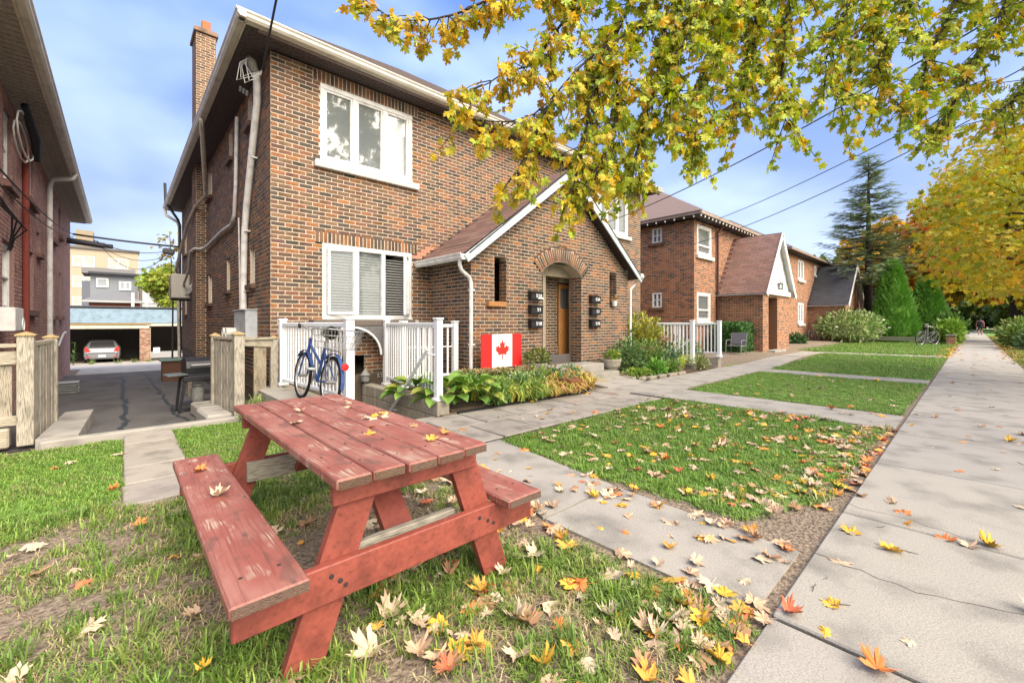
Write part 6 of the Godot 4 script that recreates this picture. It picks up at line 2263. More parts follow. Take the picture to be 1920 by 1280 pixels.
# ------------------------------------------------------------------ bicycles
# built along +x (front wheel at +x), standing on y = 0
func make_bicycle(label: String, at: Vector3, turn: float, lean: float, R: float, frame: Color, basket: String, base: float) -> void:
	var o = thing("bicycle", label, "bicycle", at, turn, "parked bicycles")
	o.rotation = Vector3(0, turn, 0)
	var L = base
	var tilt = Basis(Vector3.RIGHT, lean)
	var fx = L * 0.5
	var P = func(x, y, z = 0.0): return tilt * Vector3(x, y, z)
	for s in [-1.0, 1.0]:
		var w = mb(Color(0.02, 0.02, 0.02))
		w.ring(P.call(fx * s, R), tilt * Vector3.BACK, R - 0.018, 0.019, 36, 8)
		var wheel = part(o, "wheel", w, M.rubber)
		var rim = mb(Color(0.55, 0.55, 0.56))
		rim.ring(P.call(fx * s, R), tilt * Vector3.BACK, R - 0.045, 0.010, 36, 6)
		part(wheel, "rim", rim, M.metal)
		var sp = mb(Color(0.5, 0.5, 0.5))
		for k in 20:
			var t = TAU * k / 20.0
			sp.tube([P.call(fx * s + 0.018 * cos(t + 1.0), R + 0.018 * sin(t + 1.0), 0.025 * (1 if k % 2 else -1)), P.call(fx * s + (R - 0.045) * cos(t), R + (R - 0.045) * sin(t))], 0.0016, 3, false)
		part(wheel, "spokes", sp, M.metal)
		var hub = mb(Color(0.3, 0.3, 0.3))
		hub.tube([P.call(fx * s, R, -0.05), P.call(fx * s, R, 0.05)], 0.02, 8)
		part(wheel, "hub", hub, M.metal)
		var fd = mb(frame)
		var fp = []
		for k in 12:
			var t = lerpf(-0.15, PI * 0.72, k / 11.0) if s < 0 else lerpf(0.5, PI * 0.75, k / 11.0)
			fp.append(P.call(fx * s + (R + 0.03) * cos(PI - t if s < 0 else PI - t), R + (R + 0.03) * sin(t)))
		for k in fp.size() - 1:
			fd.bar(fp[k], fp[k + 1], 0.040, 0.004, tilt * Vector3(0, 1, 0) if k > 3 else tilt * Vector3(-1, 1, 0))
		part(o, "mudguard", fd, M.plain)
	var bb: Vector3 = P.call(-0.06, R * 0.92)
	var seat: Vector3 = P.call(-0.20, R + 0.42)
	var head: Vector3 = P.call(fx - 0.17, R + 0.46)
	var headlo: Vector3 = P.call(fx - 0.11, R + 0.30)
	var rear: Vector3 = P.call(-fx, R)
	var front: Vector3 = P.call(fx, R)
	var fm = mb(frame)
	fm.tube([head + Vector3(0, 0.03, 0), headlo], 0.022, 8)
	fm.tube([headlo, bb], 0.020, 8)
	fm.tube([head.lerp(headlo, 0.3), bb.lerp(seat, 0.45)], 0.017, 8)
	fm.tube([seat, bb], 0.018, 8)
	for z in [-0.05, 0.05]:
		fm.tube([bb, rear + tilt * Vector3(0, 0, z)], 0.010, 6)
		fm.tube([seat.lerp(bb, 0.15), rear + tilt * Vector3(0, 0, z)], 0.009, 6)
		fm.tube([headlo + tilt * Vector3(0.0, -0.01, z * 0.8), front.lerp(headlo, 0.5) + tilt * Vector3(-0.01, 0, z), front + tilt * Vector3(0, 0, z)], 0.012, 6)
	part(o, "frame", fm, M.plain)
	var st = mb(Color(0.6, 0.6, 0.6))
	var hb: Vector3 = head + tilt * Vector3(-0.03, 0.15, 0)
	st.tube([head, hb], 0.013, 6)
	st.tube([hb + tilt * Vector3(-0.20, 0.02, -0.23), hb + tilt * Vector3(-0.06, 0.05, -0.19), hb + tilt * Vector3(0.04, 0.0, -0.06), hb + tilt * Vector3(0.04, 0.0, 0.06), hb + tilt * Vector3(-0.06, 0.05, 0.19), hb + tilt * Vector3(-0.20, 0.02, 0.23)], 0.011, 6)
	part(o, "handlebar", st, M.metal)
	for z in [-1, 1]:
		var gp = mb(Color(0.04, 0.035, 0.03))
		gp.tube([hb + tilt * Vector3(-0.16, 0.027, 0.22 * z), hb + tilt * Vector3(-0.27, 0.0, 0.245 * z)], 0.017, 7)
		part(o, "grip", gp, M.rubber)
	var sd = mb(Color(0.03, 0.028, 0.028))
	sd.tube([seat, seat + tilt * Vector3(-0.03, 0.11, 0)], 0.012, 6)
	sd.tube([seat + tilt * Vector3(0.13, 0.13, 0), seat + tilt * Vector3(0.02, 0.14, 0), seat + tilt * Vector3(-0.14, 0.145, 0)], [0.025, 0.05, 0.085], 8)
	part(o, "saddle", sd, M.rubber)
	var ck = mb(Color(0.45, 0.45, 0.45))
	ck.ring(bb + tilt * Vector3(0, 0, 0.045), tilt * Vector3.BACK, 0.085, 0.008, 20, 5)
	ck.bar(bb + tilt * Vector3(0, 0, 0.06), bb + tilt * Vector3(0.06, -0.15, 0.06), 0.02, 0.015)
	ck.bar(bb + tilt * Vector3(0, 0, -0.06), bb + tilt * Vector3(-0.06, 0.15, -0.06), 0.02, 0.015)
	part(o, "crank", ck, M.metal)
	for e in [[0.06, -0.15, 0.11], [-0.06, 0.15, -0.11]]:
		var pd = mb(Color(0.5, 0.5, 0.5))
		pd.box(bb + tilt * Vector3(e[0], e[1], e[2]), Vector3(0.09, 0.025, 0.08), tilt, 0.006)
		part(o, "pedal", pd, M.plain)
	if basket == "none":
		return
	var rk = mb(Color(0.4, 0.4, 0.4))
	rk.tube([seat.lerp(bb, 0.1), P.call(-fx - 0.02, R * 2.0 + 0.06), P.call(-fx - 0.15, R * 2.0 + 0.06)], 0.008, 5)
	for z in [-0.06, 0.06]:
		rk.tube([rear + tilt * Vector3(0, 0, z), P.call(-fx - 0.05, R * 2.0 + 0.06, z)], 0.006, 5)
	part(o, "carrier", rk, M.metal)
	if basket == "crate":
		var cr = mb(Color(0.025, 0.025, 0.028))
		cr.box(P.call(-fx - 0.05, R * 2.0 + 0.20), Vector3(0.36, 0.26, 0.30), tilt, 0.01)
		part(o, "crate", cr, M.plain)
		return
	var bk = mb(Color(0.62, 0.62, 0.62))
	var c = P.call(-fx - 0.06, R * 2.0 + 0.09)
	for lv in [0.0, 0.07, 0.14, 0.21]:
		var hw = 0.15 + 0.05 * lv / 0.21
		var hl = 0.19 + 0.05 * lv / 0.21
		var ps = []
		for e in [[-1, -1], [1, -1], [1, 1], [-1, 1], [-1, -1]]:
			ps.append(c + tilt * Vector3(hl * e[0], lv, hw * e[1]))
		bk.tube(ps, 0.0045 if lv < 0.2 else 0.007, 4, false)
	for k in 12:
		var t = -1.0 + 2.0 * k / 11.0
		for s in [-1, 1]:
			bk.tube([c + tilt * Vector3(0.19 * t, 0, 0.15 * s), c + tilt * Vector3(0.24 * t, 0.21, 0.20 * s)], 0.003, 3, false)
			bk.tube([c + tilt * Vector3(0.19 * s, 0, 0.15 * t), c + tilt * Vector3(0.24 * s, 0.21, 0.20 * t)], 0.003, 3, false)
		bk.tube([c + tilt * Vector3(-0.19, 0, 0.15 * t), c + tilt * Vector3(0.19, 0, 0.15 * t)], 0.003, 3, false)
	part(o, "basket", bk, M.metal)
	var rf = mb(Color(0.62, 0.01, 0.01))
	rf.xf = Transform3D(Basis(Vector3.BACK, PI / 2), P.call(-fx - R - 0.045, R + 0.20))
	rf.lathe([Vector2(0.04, 0), Vector2(0.04, 0.015), Vector2(0, 0.02)], Vector3.ZERO, 14)
	part(o, "reflector", rf, M.plain)


func build_bicycles() -> void:
	make_bicycle("blue bicycle with wire rear basket leaning on the white railing", Vector3(1.73, 0.32, -5.45), PI / 2 + 0.02, 0.10, 0.30, Color(0.025, 0.06, 0.20), "wire", 0.95)
	make_bicycle("dark bicycle standing before the cedar hedge near the sidewalk", Vector3(33.6, 0.01, -1.75), -0.42, 0.1, 0.42, Color(0.05, 0.05, 0.055), "none", 1.30)
	make_bicycle("pale bicycle leaning by the variegated shrub", Vector3(34.2, 0.01, -6.9), 2.7, 0.1, 0.40, Color(0.30, 0.29, 0.28), "none", 1.25)
	make_bicycle("bicycle with black crate leaning by the dark roofed porch", Vector3(36.6, 0.01, -6.6), 0.2, 0.1, 0.40, Color(0.06, 0.06, 0.06), "crate", 1.25)


# ------------------------------------------------------------------ leaves
# a maple leaf lying in xz, stalk at the origin, tip towards +z, one unit long
func maple_leaf(curl: float, fold: float, sd: int, stalk := true) -> ArrayMesh:
	var half = [[0.0, 1.0], [0.075, 0.80], [0.16, 0.83], [0.125, 0.63], [0.21, 0.60], [0.35, 0.76], [0.345, 0.64], [0.53, 0.67], [0.42, 0.52], [0.52, 0.44], [0.38, 0.39], [0.27, 0.31], [0.43, 0.24], [0.47, 0.10], [0.33, 0.12], [0.18, 0.05], [0.05, 0.10]]
	var pts = []
	for e in half:
		pts.append(Vector2(e[0], e[1]))
	for i in range(half.size() - 1, 0, -1):
		pts.append(Vector2(-half[i][0], half[i][1]))
	var f = FastNoiseLite.new()
	f.seed = sd
	f.frequency = 1.3
	var lift = func(p: Vector2) -> Vector3:
		var d = p - Vector2(0, 0.35)
		return Vector3(p.x, curl * d.length_squared() + fold * absf(p.x) + 0.16 * f.get_noise_2d(p.x * 1.4, p.y * 1.4), p.y)
	var b = mb()
	var c: Vector3 = lift.call(Vector2(0, 0.35))
	for i in pts.size():
		var p: Vector2 = pts[i]
		var q: Vector2 = pts[(i + 1) % pts.size()]
		b.tri(c, lift.call(q), lift.call(p))
	if stalk:
		var s = Vector3(0.012, 0, 0)
		b.quad(lift.call(Vector2(0, 0.10)) - s, Vector3(0.04, 0.02, -0.35) - s, Vector3(0.04, 0.02, -0.35) + s, lift.call(Vector2(0, 0.10)) + s)
	return b.mesh()


# a pointed oval leaf, one unit long towards +z
func oval_leaf(w: float, arch: float) -> ArrayMesh:
	var b = mb()
	var l = [[0.0, 0.0], [0.18, 0.6], [0.45, 1.0], [0.75, 0.7], [1.0, 0.0]]
	var at = func(t: float, s: float) -> Vector3: return Vector3(s * w * 0.5, arch * sin(t * 2.4) + absf(s) * w * 0.25, t)
	for i in 4:
		for s in [-1.0, 1.0]:
			var a: Vector3 = at.call(l[i][0], 0.0)
			var c: Vector3 = at.call(l[i + 1][0], 0.0)
			var d: Vector3 = at.call(l[i + 1][0], l[i + 1][1] * s)
			var e: Vector3 = at.call(l[i][0], l[i][1] * s)
			if s > 0:
				b.quad(a, c, d, e)
			else:
				b.quad(e, d, c, a)
	return b.mesh()


func turned(dir: Vector3, n: Vector3) -> Basis:
	var z = dir.normalized()
	var x = n.cross(z)
	if x.length() < 0.01:
		x = Vector3.RIGHT
	x = x.normalized()
	return Basis(x, z.cross(x), z)


func inside(poly: PackedVector2Array, x: float, z: float) -> bool:
	return Geometry2D.is_point_in_polygon(Vector2(x, z), poly)


# ------------------------------------------------------------------ grass
func tuft(n: int, h: float, spread: float, lean: float, wd := 0.0032) -> ArrayMesh:
	var b = mb()
	for i in n:
		var a = rng.randf() * TAU
		var o = Vector3(cos(a), 0, sin(a)) * spread * sqrt(rng.randf())
		var t = rng.randf() * TAU
		var d = Vector3(cos(t), 0, sin(t))
		var s = Vector3(-d.z, 0, d.x) * wd
		var hh = h * rng.randf_range(0.55, 1.15)
		var le = lean * rng.randf_range(0.3, 1.3)
		var m = o + Vector3(0, hh * 0.6, 0) + d * hh * le * 0.35
		var e = o + Vector3(0, hh * (1.0 - 0.35 * le), 0) + d * hh * le
		b.col = jit(Color(1, 1, 1), 0.25)
		b.quad(o - s, o + s, m + s * 0.8, m - s * 0.8)
		b.tri(m - s * 0.8, m + s * 0.8, e)
	return b.mesh()


func build_grass() -> void:
	var kinds = [tuft(13, 0.042, 0.04, 0.8, 0.0028), tuft(13, 0.034, 0.045, 1.2, 0.0028), tuft(14, 0.075, 0.045, 0.9, 0.0032)]
	var straw = tuft(10, 0.034, 0.05, 2.1, 0.0019)
	var f = FastNoiseLite.new()
	f.seed = 17
	f.frequency = 0.55
	f.fractal_octaves = 4
	var green = [Color(0.15, 0.25, 0.035), Color(0.19, 0.30, 0.045), Color(0.12, 0.21, 0.035), Color(0.24, 0.31, 0.07)]
	var lush = [Color(0.15, 0.28, 0.035), Color(0.19, 0.33, 0.045), Color(0.125, 0.235, 0.035), Color(0.24, 0.33, 0.07), Color(0.16, 0.30, 0.04)]
	var dry = [Color(0.36, 0.29, 0.15), Color(0.30, 0.23, 0.12), Color(0.42, 0.36, 0.20), Color(0.24, 0.23, 0.10)]
	var areas = [
		[[[3.05, -3.50], [6.84, -3.54], [6.86, -0.68], [3.55, -0.72], [3.0, -1.0], [2.93, -2.3]], 1000, lush, 0.0, "short green grass of the leafy lawn"],
		[[[8.06, -3.74], [12.44, -3.80], [12.44, -0.66], [8.03, -0.68]], 420, lush, -1.0, "short green grass of the lawn beyond the door walk"],
		[[[13.34, -3.82], [22.0, -4.32], [22.3, -0.64], [13.34, -0.64]], 150, lush, -1.0, "short green grass of the lawn before the gabled porch"],
		[[[23.4, -0.66], [36.6, -0.66], [37.0, -6.6], [23.0, -5.9]], 60, lush, -1.0, "short green grass of the farthest lawn"],
		[[[-6.0, -6.42], [0.0, -6.37], [0.0, -4.2], [-1.2, -3.2], [-6.0, -2.4]], 850, lush, -1.0, "green grass by the wooden gate post"],
		[[[0.46, -6.5], [1.95, -6.4], [1.95, -4.75], [0.46, -4.52]], 1000, lush, -1.0, "green grass between stepping path and driveway kerb"],
		[[[-3.4, -3.9], [0.0, -4.1], [0.0, -3.98], [2.3, -3.95], [2.42, -3.5], [2.0, -1.95], [2.0, -0.64], [-0.9, -0.64]], 1000, green, 0.5, "patchy worn grass round the picnic table"],
		[[[10.0, 1.02], [60.0, 1.02], [60.0, 3.0], [10.0, 2.2]], 40, [Color(0.24, 0.26, 0.05), Color(0.32, 0.27, 0.05)], -1.0, "yellowing grass of the street strip"]]
	for a in areas:
		var poly = PackedVector2Array(a[0].map(func(e): return Vector2(e[0], e[1])))
		var lo = poly[0]
		var hi = poly[0]
		for p in poly:
			lo = lo.min(p)
			hi = hi.max(p)
		var n = int((hi.x - lo.x) * (hi.y - lo.y) * a[1])
		var xs = [[], [], [], []]
		var cs = [[], [], [], []]
		for i in n:
			var x = rng.randf_range(lo.x, hi.x)
			var z = rng.randf_range(lo.y, hi.y)
			if not inside(poly, x, z):
				continue
			var s = rng.randf_range(0.75, 1.25) * (1.0 if a[1] > 300 else sqrt(420.0 / a[1]) * 0.9)
			var v = f.get_noise_2d(x, z)
			var k = 0 if rng.randf() < 0.6 else 1
			var col: Color = a[2][rng.randi() % a[2].size()]
			if a[3] > 0.2:
				# worn ground: lush round the table legs, straw and bare earth elsewhere
				var d = INF
				for q in [[0.50, -1.7, 0.42], [1.40, -1.7, 0.34], [0.50, -3.2, 0.5], [1.4, -3.2, 0.5], [0.95, -1.95, 0.5], [1.2, -1.0, 0.25], [1.85, -1.5, 0.28], [1.95, -2.6, 0.3], [1.75, -0.75, 0.2], [-0.4, -3.4, 0.9], [-0.9, -2.9, 0.7], [0.1, -0.95, 0.15], [1.5, -3.7, 0.4], [0.9, -0.72, 0.22], [-1.2, -2.3, 0.5], [-0.2, -2.6, 0.4], [-0.35, -1.5, 0.25], [0.75, -1.15, 0.3], [1.75, -1.05, 0.22]]:
					d = minf(d, Vector2(x - q[0], z - q[1]).length() / q[2])
				var want = 0.74 - 0.66 * d + v * 1.15
				if rng.randf() > clampf(want * 1.6 + 0.08, 0.015, 1.0):
					if v > -0.12 and rng.randf() < 0.22 + v * 1.2:
						k = 3
						col = dry[rng.randi() % dry.size()]
					else:
						continue
				elif want < 0.45 and rng.randf() < 0.45:
					k = 3
					col = dry[rng.randi() % dry.size()]
				elif rng.randf() < 0.2:
					k = 2
			elif a[3] > -0.5:
				# the leafy lawn thins out at its street edge
				if z > -0.98 + v * 0.35 and rng.randf() < 0.7:
					continue
				if rng.randf() < 0.06:
					k = 2
			if a[3] < 0.2 and v < -0.12 and rng.randf() < 0.4:
				col = col.lerp(dry[rng.randi() % dry.size()], rng.randf() * 0.7)
			col = jit(col, 0.2)
			xs[k].append(Transform3D(Basis(Vector3.UP, rng.randf() * TAU).scaled(Vector3(s, s * rng.randf_range(0.8, 1.2), s)), Vector3(x, 0.004, z)))
			cs[k].append(col)
		var root = Node3D.new()
		root.name = numbered("grass")
		add_child(root)
		tag(root, a[4], "grass", "", "stuff")
		for k in 4:
			if xs[k].size():
				many(root, ["blades", "low_blades", "long_blades", "straw"][k], kinds[k] if k < 3 else straw, M.greenery if k < 3 else M.dry_leaf, xs[k], cs[k])


# ------------------------------------------------------------------ flower beds
func strap_clump(n: int, h: float, spread: float, cols: Array, wd: float) -> MB:
	var b = mb()
	for i in n:
		var a = rng.randf() * TAU
		var d = Vector3(cos(a), 0, sin(a))
		var s = Vector3(-d.z, 0, d.x) * wd
		var hh = h * rng.randf_range(0.6, 1.1)
		var sp = spread * rng.randf_range(0.5, 1.2)
		b.col = jit(cols[rng.randi() % cols.size()], 0.2)
		var o = d.rotated(Vector3.UP, rng.randf_range(-1.2, 1.2)) * rng.randf() * spread * 0.45
		var prev = o
		var pw = 1.0
		for k in range(1, 6):
			var t = k / 5.0
			var p = o + d * (sp * t * t * 0.55 + sp * t * 0.35) + Vector3(0, hh * sin(t * 2.55), 0)
			var w = 1.0 - t * t
			b.quad(prev - s * pw, prev + s * pw, p + s * w, p - s * w)
			prev = p
			pw = w
	return b


func leafy(root: Node3D, called: String, n: int, c: Vector3, r: Vector3, size: float, cols: Array, mesh: Mesh, up := 0.4, shell := 0.5) -> void:
	var xs = []
	var cs = []
	for i in n:
		var d = Vector3(rng.randfn(), rng.randfn(), rng.randfn()).normalized()
		var k = pow(rng.randf(), shell)
		var p = c + d * r * k * (1.0 + rng.randf_range(-0.12, 0.12))
		var out = (d + rv(0.7) + Vector3(0, up, 0)).normalized()
		var s = size * rng.randf_range(0.65, 1.3)
		xs.append(Transform3D(turned(out, (d + rv(0.5) + Vector3(0, 0.6, 0)).normalized()).scaled(Vector3(s, s, s)), p))
		cs.append(jit(cols[rng.randi() % cols.size()], 0.25))
	many(root, called, mesh, M.greenery, xs, cs)


func build_beds() -> void:
	var hosta = oval_leaf(0.72, 0.16)
	var ov = oval_leaf(0.5, 0.08)
	var thin = oval_leaf(0.28, 0.10)
	# dark earth of the beds and their edging
	for e in [["flower_bed", [[3.48, -5.06], [6.45, -4.95], [6.9, -5.3], [6.6, -6.26], [4.78, -6.26], [3.48, -7.6]], "dark earth of the bed before the porch"], ["flower_bed", [[8.45, -5.0], [12.3, -4.92], [12.4, -7.6], [10.05, -7.6], [10.05, -6.25], [8.75, -6.25]], "dark earth of the bed beyond the doorstep"]]:
		var m = mb(Color(0.42, 0.38, 0.35))
		var pts = PackedVector2Array(e[1].map(func(q): return Vector2(q[0], -q[1])))
		m.slab(pts, Vector3(0, 0.0, 0), Vector3.RIGHT, Vector3.FORWARD, 0.05)
		struct(e[0], m, M.soil, e[2])
	var hose = mb(Color(0.025, 0.027, 0.025))
	hose.tube([Vector3(3.5, 0.03, -4.93), Vector3(4.2, 0.03, -4.9), Vector3(5.2, 0.03, -4.84), Vector3(6.3, 0.03, -4.8), Vector3(6.9, 0.03, -5.2), Vector3(7.0, 0.05, -5.6)], 0.022, 6)
	single("bed_edging", hose, M.rubber, "black rubber edging along the flower bed", "edging")
	var k = 0
	for e in [[8.42, -5.25, 1.4], [8.55, -4.98, 0.3], [8.85, -4.93, 0.1], [9.3, -4.93, 0.05], [9.75, -4.9, -0.05], [10.2, -4.9, 0.0], [8.40, -5.65, 1.5]]:
		var q = mb(jit(Color(0.8, 0.78, 0.74), 0.1))
		q.box(Vector3.ZERO, Vector3(0.36, 0.09, 0.12), Basis.IDENTITY, 0.02)
		var s = single("edging_stone", q, M.block, ["edging stone nearest the rounded planter corner", "edging stone at the corner of the far bed", "second edging stone from the corner of the far bed", "third edging stone from the corner of the far bed", "fourth edging stone from the corner of the far bed", "last edging stone before the lime green plant", "edging stone beside the rounded planter"][k], "stone", Vector3(e[0], 0.05, e[1]), "edging stones of the far bed")
		s.rotation.y = e[2]
		k += 1
	# hostas: every broad leaf a part
	var hp = [[3.46, -5.95, 0.40, "broad leaved hosta spilling through the white railing"], [3.62, -5.45, 0.40, "largest hosta behind the concrete block and white post"], [4.05, -5.25, 0.38, "low hosta at the front of the flower bed"], [3.85, -5.85, 0.34, "hosta half hidden behind the white railing post"]]
	for e in hp:
		var o = thing("hosta", e[3], "plant", Vector3(e[0], 0.06, e[1]), 0.0, "hostas by the basement stairs")
		var variants = []
		for c in [Color(0.17, 0.30, 0.045), Color(0.22, 0.36, 0.06), Color(0.13, 0.25, 0.04), Color(0.32, 0.36, 0.06)]:
			var m = StandardMaterial3D.new()
			m = M.greenery.duplicate()
			m.albedo_color = c.linear_to_srgb()
			variants.append(m)
		for i in 26:
			var a = TAU * i / 26.0 * 2.62 + rng.randf_range(-0.2, 0.2)
			var lv = i / 26.0
			var d = Vector3(cos(a), 0, sin(a))
			var mi = part(o, "leaf", hosta, variants[rng.randi() % 4], d * (0.10 + 0.20 * lv) + Vector3(0, 0.30 - 0.18 * lv + rng.randf_range(-0.03, 0.03), 0))
			var s: float = e[2] * rng.randf_range(0.55, 0.85)
			mi.basis = turned((d + Vector3(0, 0.35 - 0.75 * lv, 0)), Vector3.UP + d * 0.3 + rv(0.2)).scaled(Vector3(s, s, s))
	# daylilies turning yellow and brown
	k = 0
	var where = ["beside the front hosta", "behind the front hosta", "below the flag board", "under the flag board leg", "before the flag board", "in the middle of the bed", "behind the black edging", "before the stone planter", "near the terracotta pot", "touching the terracotta pot", "in front of the terracotta pot", "at the path corner", "last before the door walk", "between pot and doorstep", "right at the black edging by the hosta", "at the edging below the flag", "at the edging in the middle", "at the edging before the terracotta pot", "beside the small round plant", "behind the terracotta pot"]
	for e in [[4.35, -5.45], [4.45, -5.08], [4.75, -5.55], [5.25, -5.55], [4.95, -5.12], [5.3, -5.2], [5.15, -4.98], [5.75, -5.45], [5.7, -5.1], [6.35, -4.98], [5.95, -4.86], [6.65, -5.05], [6.75, -5.3], [6.85, -5.5], [4.5, -4.98], [4.8, -4.95], [5.45, -4.95], [5.7, -4.93], [6.4, -5.35], [5.95, -5.3]]:
		var warm = clampf((e[0] - 4.6) / 1.8, 0.0, 1.0)
		var cols = [Color(0.28, 0.38, 0.06), Color(0.48, 0.45, 0.07), Color(0.18, 0.30, 0.05), Color(0.14, 0.25, 0.05)]
		var tone = "green and yellow"
		if warm > 0.45:
			cols = [Color(0.60, 0.46, 0.06), Color(0.50, 0.26, 0.10), Color(0.58, 0.38, 0.16), Color(0.36, 0.38, 0.07)]
			tone = "yellow and rusty brown"
		single("daylily", strap_clump(56, rng.randf_range(0.16, 0.24) if e[1] > -5.15 else rng.randf_range(0.24, 0.36), rng.randf_range(0.34, 0.52), cols, rng.randf_range(0.011, 0.019)), M.greenery, tone + " daylily clump " + where[k], "plant", Vector3(e[0] + rng.randf_range(-0.08, 0.08), 0.06, e[1] + rng.randf_range(-0.07, 0.07)), "daylilies of the flower bed")
		k += 1
	k = 0
	for e in [[4.3, -5.7, 0.22], [4.6, -5.25, 0.2], [5.05, -5.35, 0.22], [5.5, -5.35, 0.2], [5.85, -5.6, 0.24], [6.25, -5.6, 0.22], [4.25, -5.0, 0.17], [5.0, -4.92, 0.16]]:
		var o = thing("bedding_plant", ["leafy green plant behind the front hosta", "leafy green plant among the first daylilies", "leafy green plant before the flag board", "small white flowered plant in the middle of the bed", "leafy plant before the stone planter", "leafy plant between planter and small round plant", "low green plant at the edging beside the hosta", "low green plant at the edging below the flag"][k], "plant", Vector3(e[0], 0.06, e[1]), 0.0, "leafy plants of the flower bed")
		leafy(o, "foliage", 260, Vector3(0, e[2] * 0.8, 0), Vector3(e[2], e[2] * 0.85, e[2]), 0.085, [[Color(0.13, 0.24, 0.06), Color(0.19, 0.30, 0.07)], [Color(0.20, 0.31, 0.06), Color(0.28, 0.36, 0.08)], [Color(0.10, 0.20, 0.06), Color(0.15, 0.25, 0.08)]][k % 3], ov)
		if k in [3, 5, 2]:
			leafy(o, "flowers", 34, Vector3(0, e[2] * 1.5, 0), Vector3(e[2], e[2] * 0.3, e[2]), 0.035, [[Color(0.7, 0.68, 0.6)], [Color(0.55, 0.30, 0.42)]][0 if k != 5 else 1], ov)
		k += 1
	# taller seed heads along the porch wall
	k = 0
	for e in [[4.45, -5.95], [4.75, -5.85], [5.1, -5.75], [5.55, -5.7]]:
		var o = thing("sedum", ["pale flowering clump beside the porch downpipe", "pale flowering clump before the first flag leg", "pale flowering clump under the flag board", "pale flowering clump before the second flag leg"][k], "plant", Vector3(e[0], 0.08, e[1]), 0.0, "pale flowering clumps by the porch")
		leafy(o, "foliage", 220, Vector3(0, 0.18, 0), Vector3(0.20, 0.17, 0.18), 0.085, [Color(0.15, 0.22, 0.06), Color(0.22, 0.27, 0.07)], ov)
		leafy(o, "flower_heads", 160, Vector3(0, 0.37, 0), Vector3(0.20, 0.035, 0.18), 0.04, [Color(0.45, 0.36, 0.18), Color(0.36, 0.34, 0.12), Color(0.42, 0.26, 0.18)], ov)
		k += 1
	# far bed
	var spec = [
		[10.7, 0.74, -6.35, 0.85, 0.72, 0.6, 2200, 0.085, [Color(0.40, 0.38, 0.05), Color(0.30, 0.33, 0.05), Color(0.16, 0.22, 0.05), Color(0.45, 0.33, 0.06)], "tall yellow green shrub before the far railing", "shrub"],
		[11.5, 0.6, -6.25, 0.6, 0.55, 0.5, 1000, 0.08, [Color(0.42, 0.36, 0.05), Color(0.25, 0.28, 0.05), Color(0.20, 0.24, 0.05)], "golden shrub beside the tall yellow green one", "shrub"],
		[9.3, 0.36, -5.8, 0.45, 0.46, 0.42, 900, 0.075, [Color(0.11, 0.20, 0.06), Color(0.15, 0.24, 0.09)], "dark green bush nearest the rounded planter", "shrub"],
		[9.95, 0.34, -5.65, 0.46, 0.42, 0.42, 900, 0.07, [Color(0.16, 0.26, 0.06), Color(0.20, 0.29, 0.08)], "mid green bush below the pink flower heads", "shrub"],
		[10.5, 0.26, -5.45, 0.42, 0.36, 0.38, 700, 0.07, [Color(0.08, 0.17, 0.08), Color(0.12, 0.22, 0.10)], "blue green bush in the middle of the far bed", "shrub"],
		[11.95, 0.32, -5.5, 0.42, 0.42, 0.36, 500, 0.07, [Color(0.14, 0.23, 0.09), Color(0.20, 0.26, 0.12)], "green bush touching the far railing post", "shrub"],
		[11.6, 0.12, -5.05, 0.42, 0.2, 0.22, 420, 0.06, [Color(0.26, 0.27, 0.12), Color(0.20, 0.25, 0.08)], "low tan green cushion at the path edge", "plant"],
		[9.55, 0.10, -5.2, 0.28, 0.2, 0.22, 300, 0.09, [Color(0.13, 0.30, 0.04), Color(0.18, 0.34, 0.05)], "bright green low plant behind the edging stones", "plant"],
		[10.05, 0.10, -5.1, 0.26, 0.18, 0.2, 260, 0.07, [Color(0.12, 0.24, 0.04), Color(0.17, 0.26, 0.05)], "small leafy plant behind the last edging stones", "plant"],
		[8.95, 0.06, -5.35, 0.36, 0.08, 0.30, 420, 0.055, [Color(0.20, 0.33, 0.04), Color(0.27, 0.36, 0.06)], "bright ground cover patch beside the rounded planter", "plant"]]
	for e in spec:
		var o = thing("garden_shrub" if e[10] == "shrub" else "garden_plant", e[9], e[10], Vector3(e[0], 0.08, e[2]), 0.0, "plants of the far bed")
		leafy(o, "foliage", e[6], Vector3(0, e[1], 0), Vector3(e[3], e[4], e[5]), e[7] * 1.25, e[8], ov)
		var st = mb(Color(0.12, 0.10, 0.05))
		for i in 5:
			st.tube([Vector3(0, -0.05, 0), Vector3(rng.randf_range(-0.5, 0.5) * e[3], e[1], rng.randf_range(-0.5, 0.5) * e[5])], 0.008, 4)
		part(o, "stems", st, M.matte)
	var lime = single("lime_plant", strap_clump(90, 0.34, 0.36, [Color(0.46, 0.50, 0.06), Color(0.38, 0.46, 0.06)], 0.014), M.greenery, "lime yellow strap leaved plant in the far bed", "plant", Vector3(11.05, 0.08, -5.35), "plants of the far bed")
	k = 0
	for e in [[9.8, 0.62, -5.7], [10.15, 0.58, -5.6], [10.55, 0.56, -5.55], [11.05, 0.86, -5.8], [11.5, 0.90, -5.75], [10.25, 0.12, -4.98]]:
		var o = thing("pink_flower", ["dusky pink flower head nearest the doorstep", "second dusky pink flower head from the doorstep", "dusky pink flower head above the blue green bush", "largest pink flower head before the far railing", "pink flower head beside the golden shrub", "fallen pink flower head on the path edge"][k], "flower", Vector3(e[0], e[1], e[2]), 0.0, "pink flower heads of the far bed")
		leafy(o, "petals", 130, Vector3.ZERO, Vector3(0.12, 0.10, 0.12) * (1.25 if k == 3 else 1.0), 0.05, [Color(0.42, 0.22, 0.20), Color(0.36, 0.18, 0.15), Color(0.46, 0.30, 0.24)], ov)
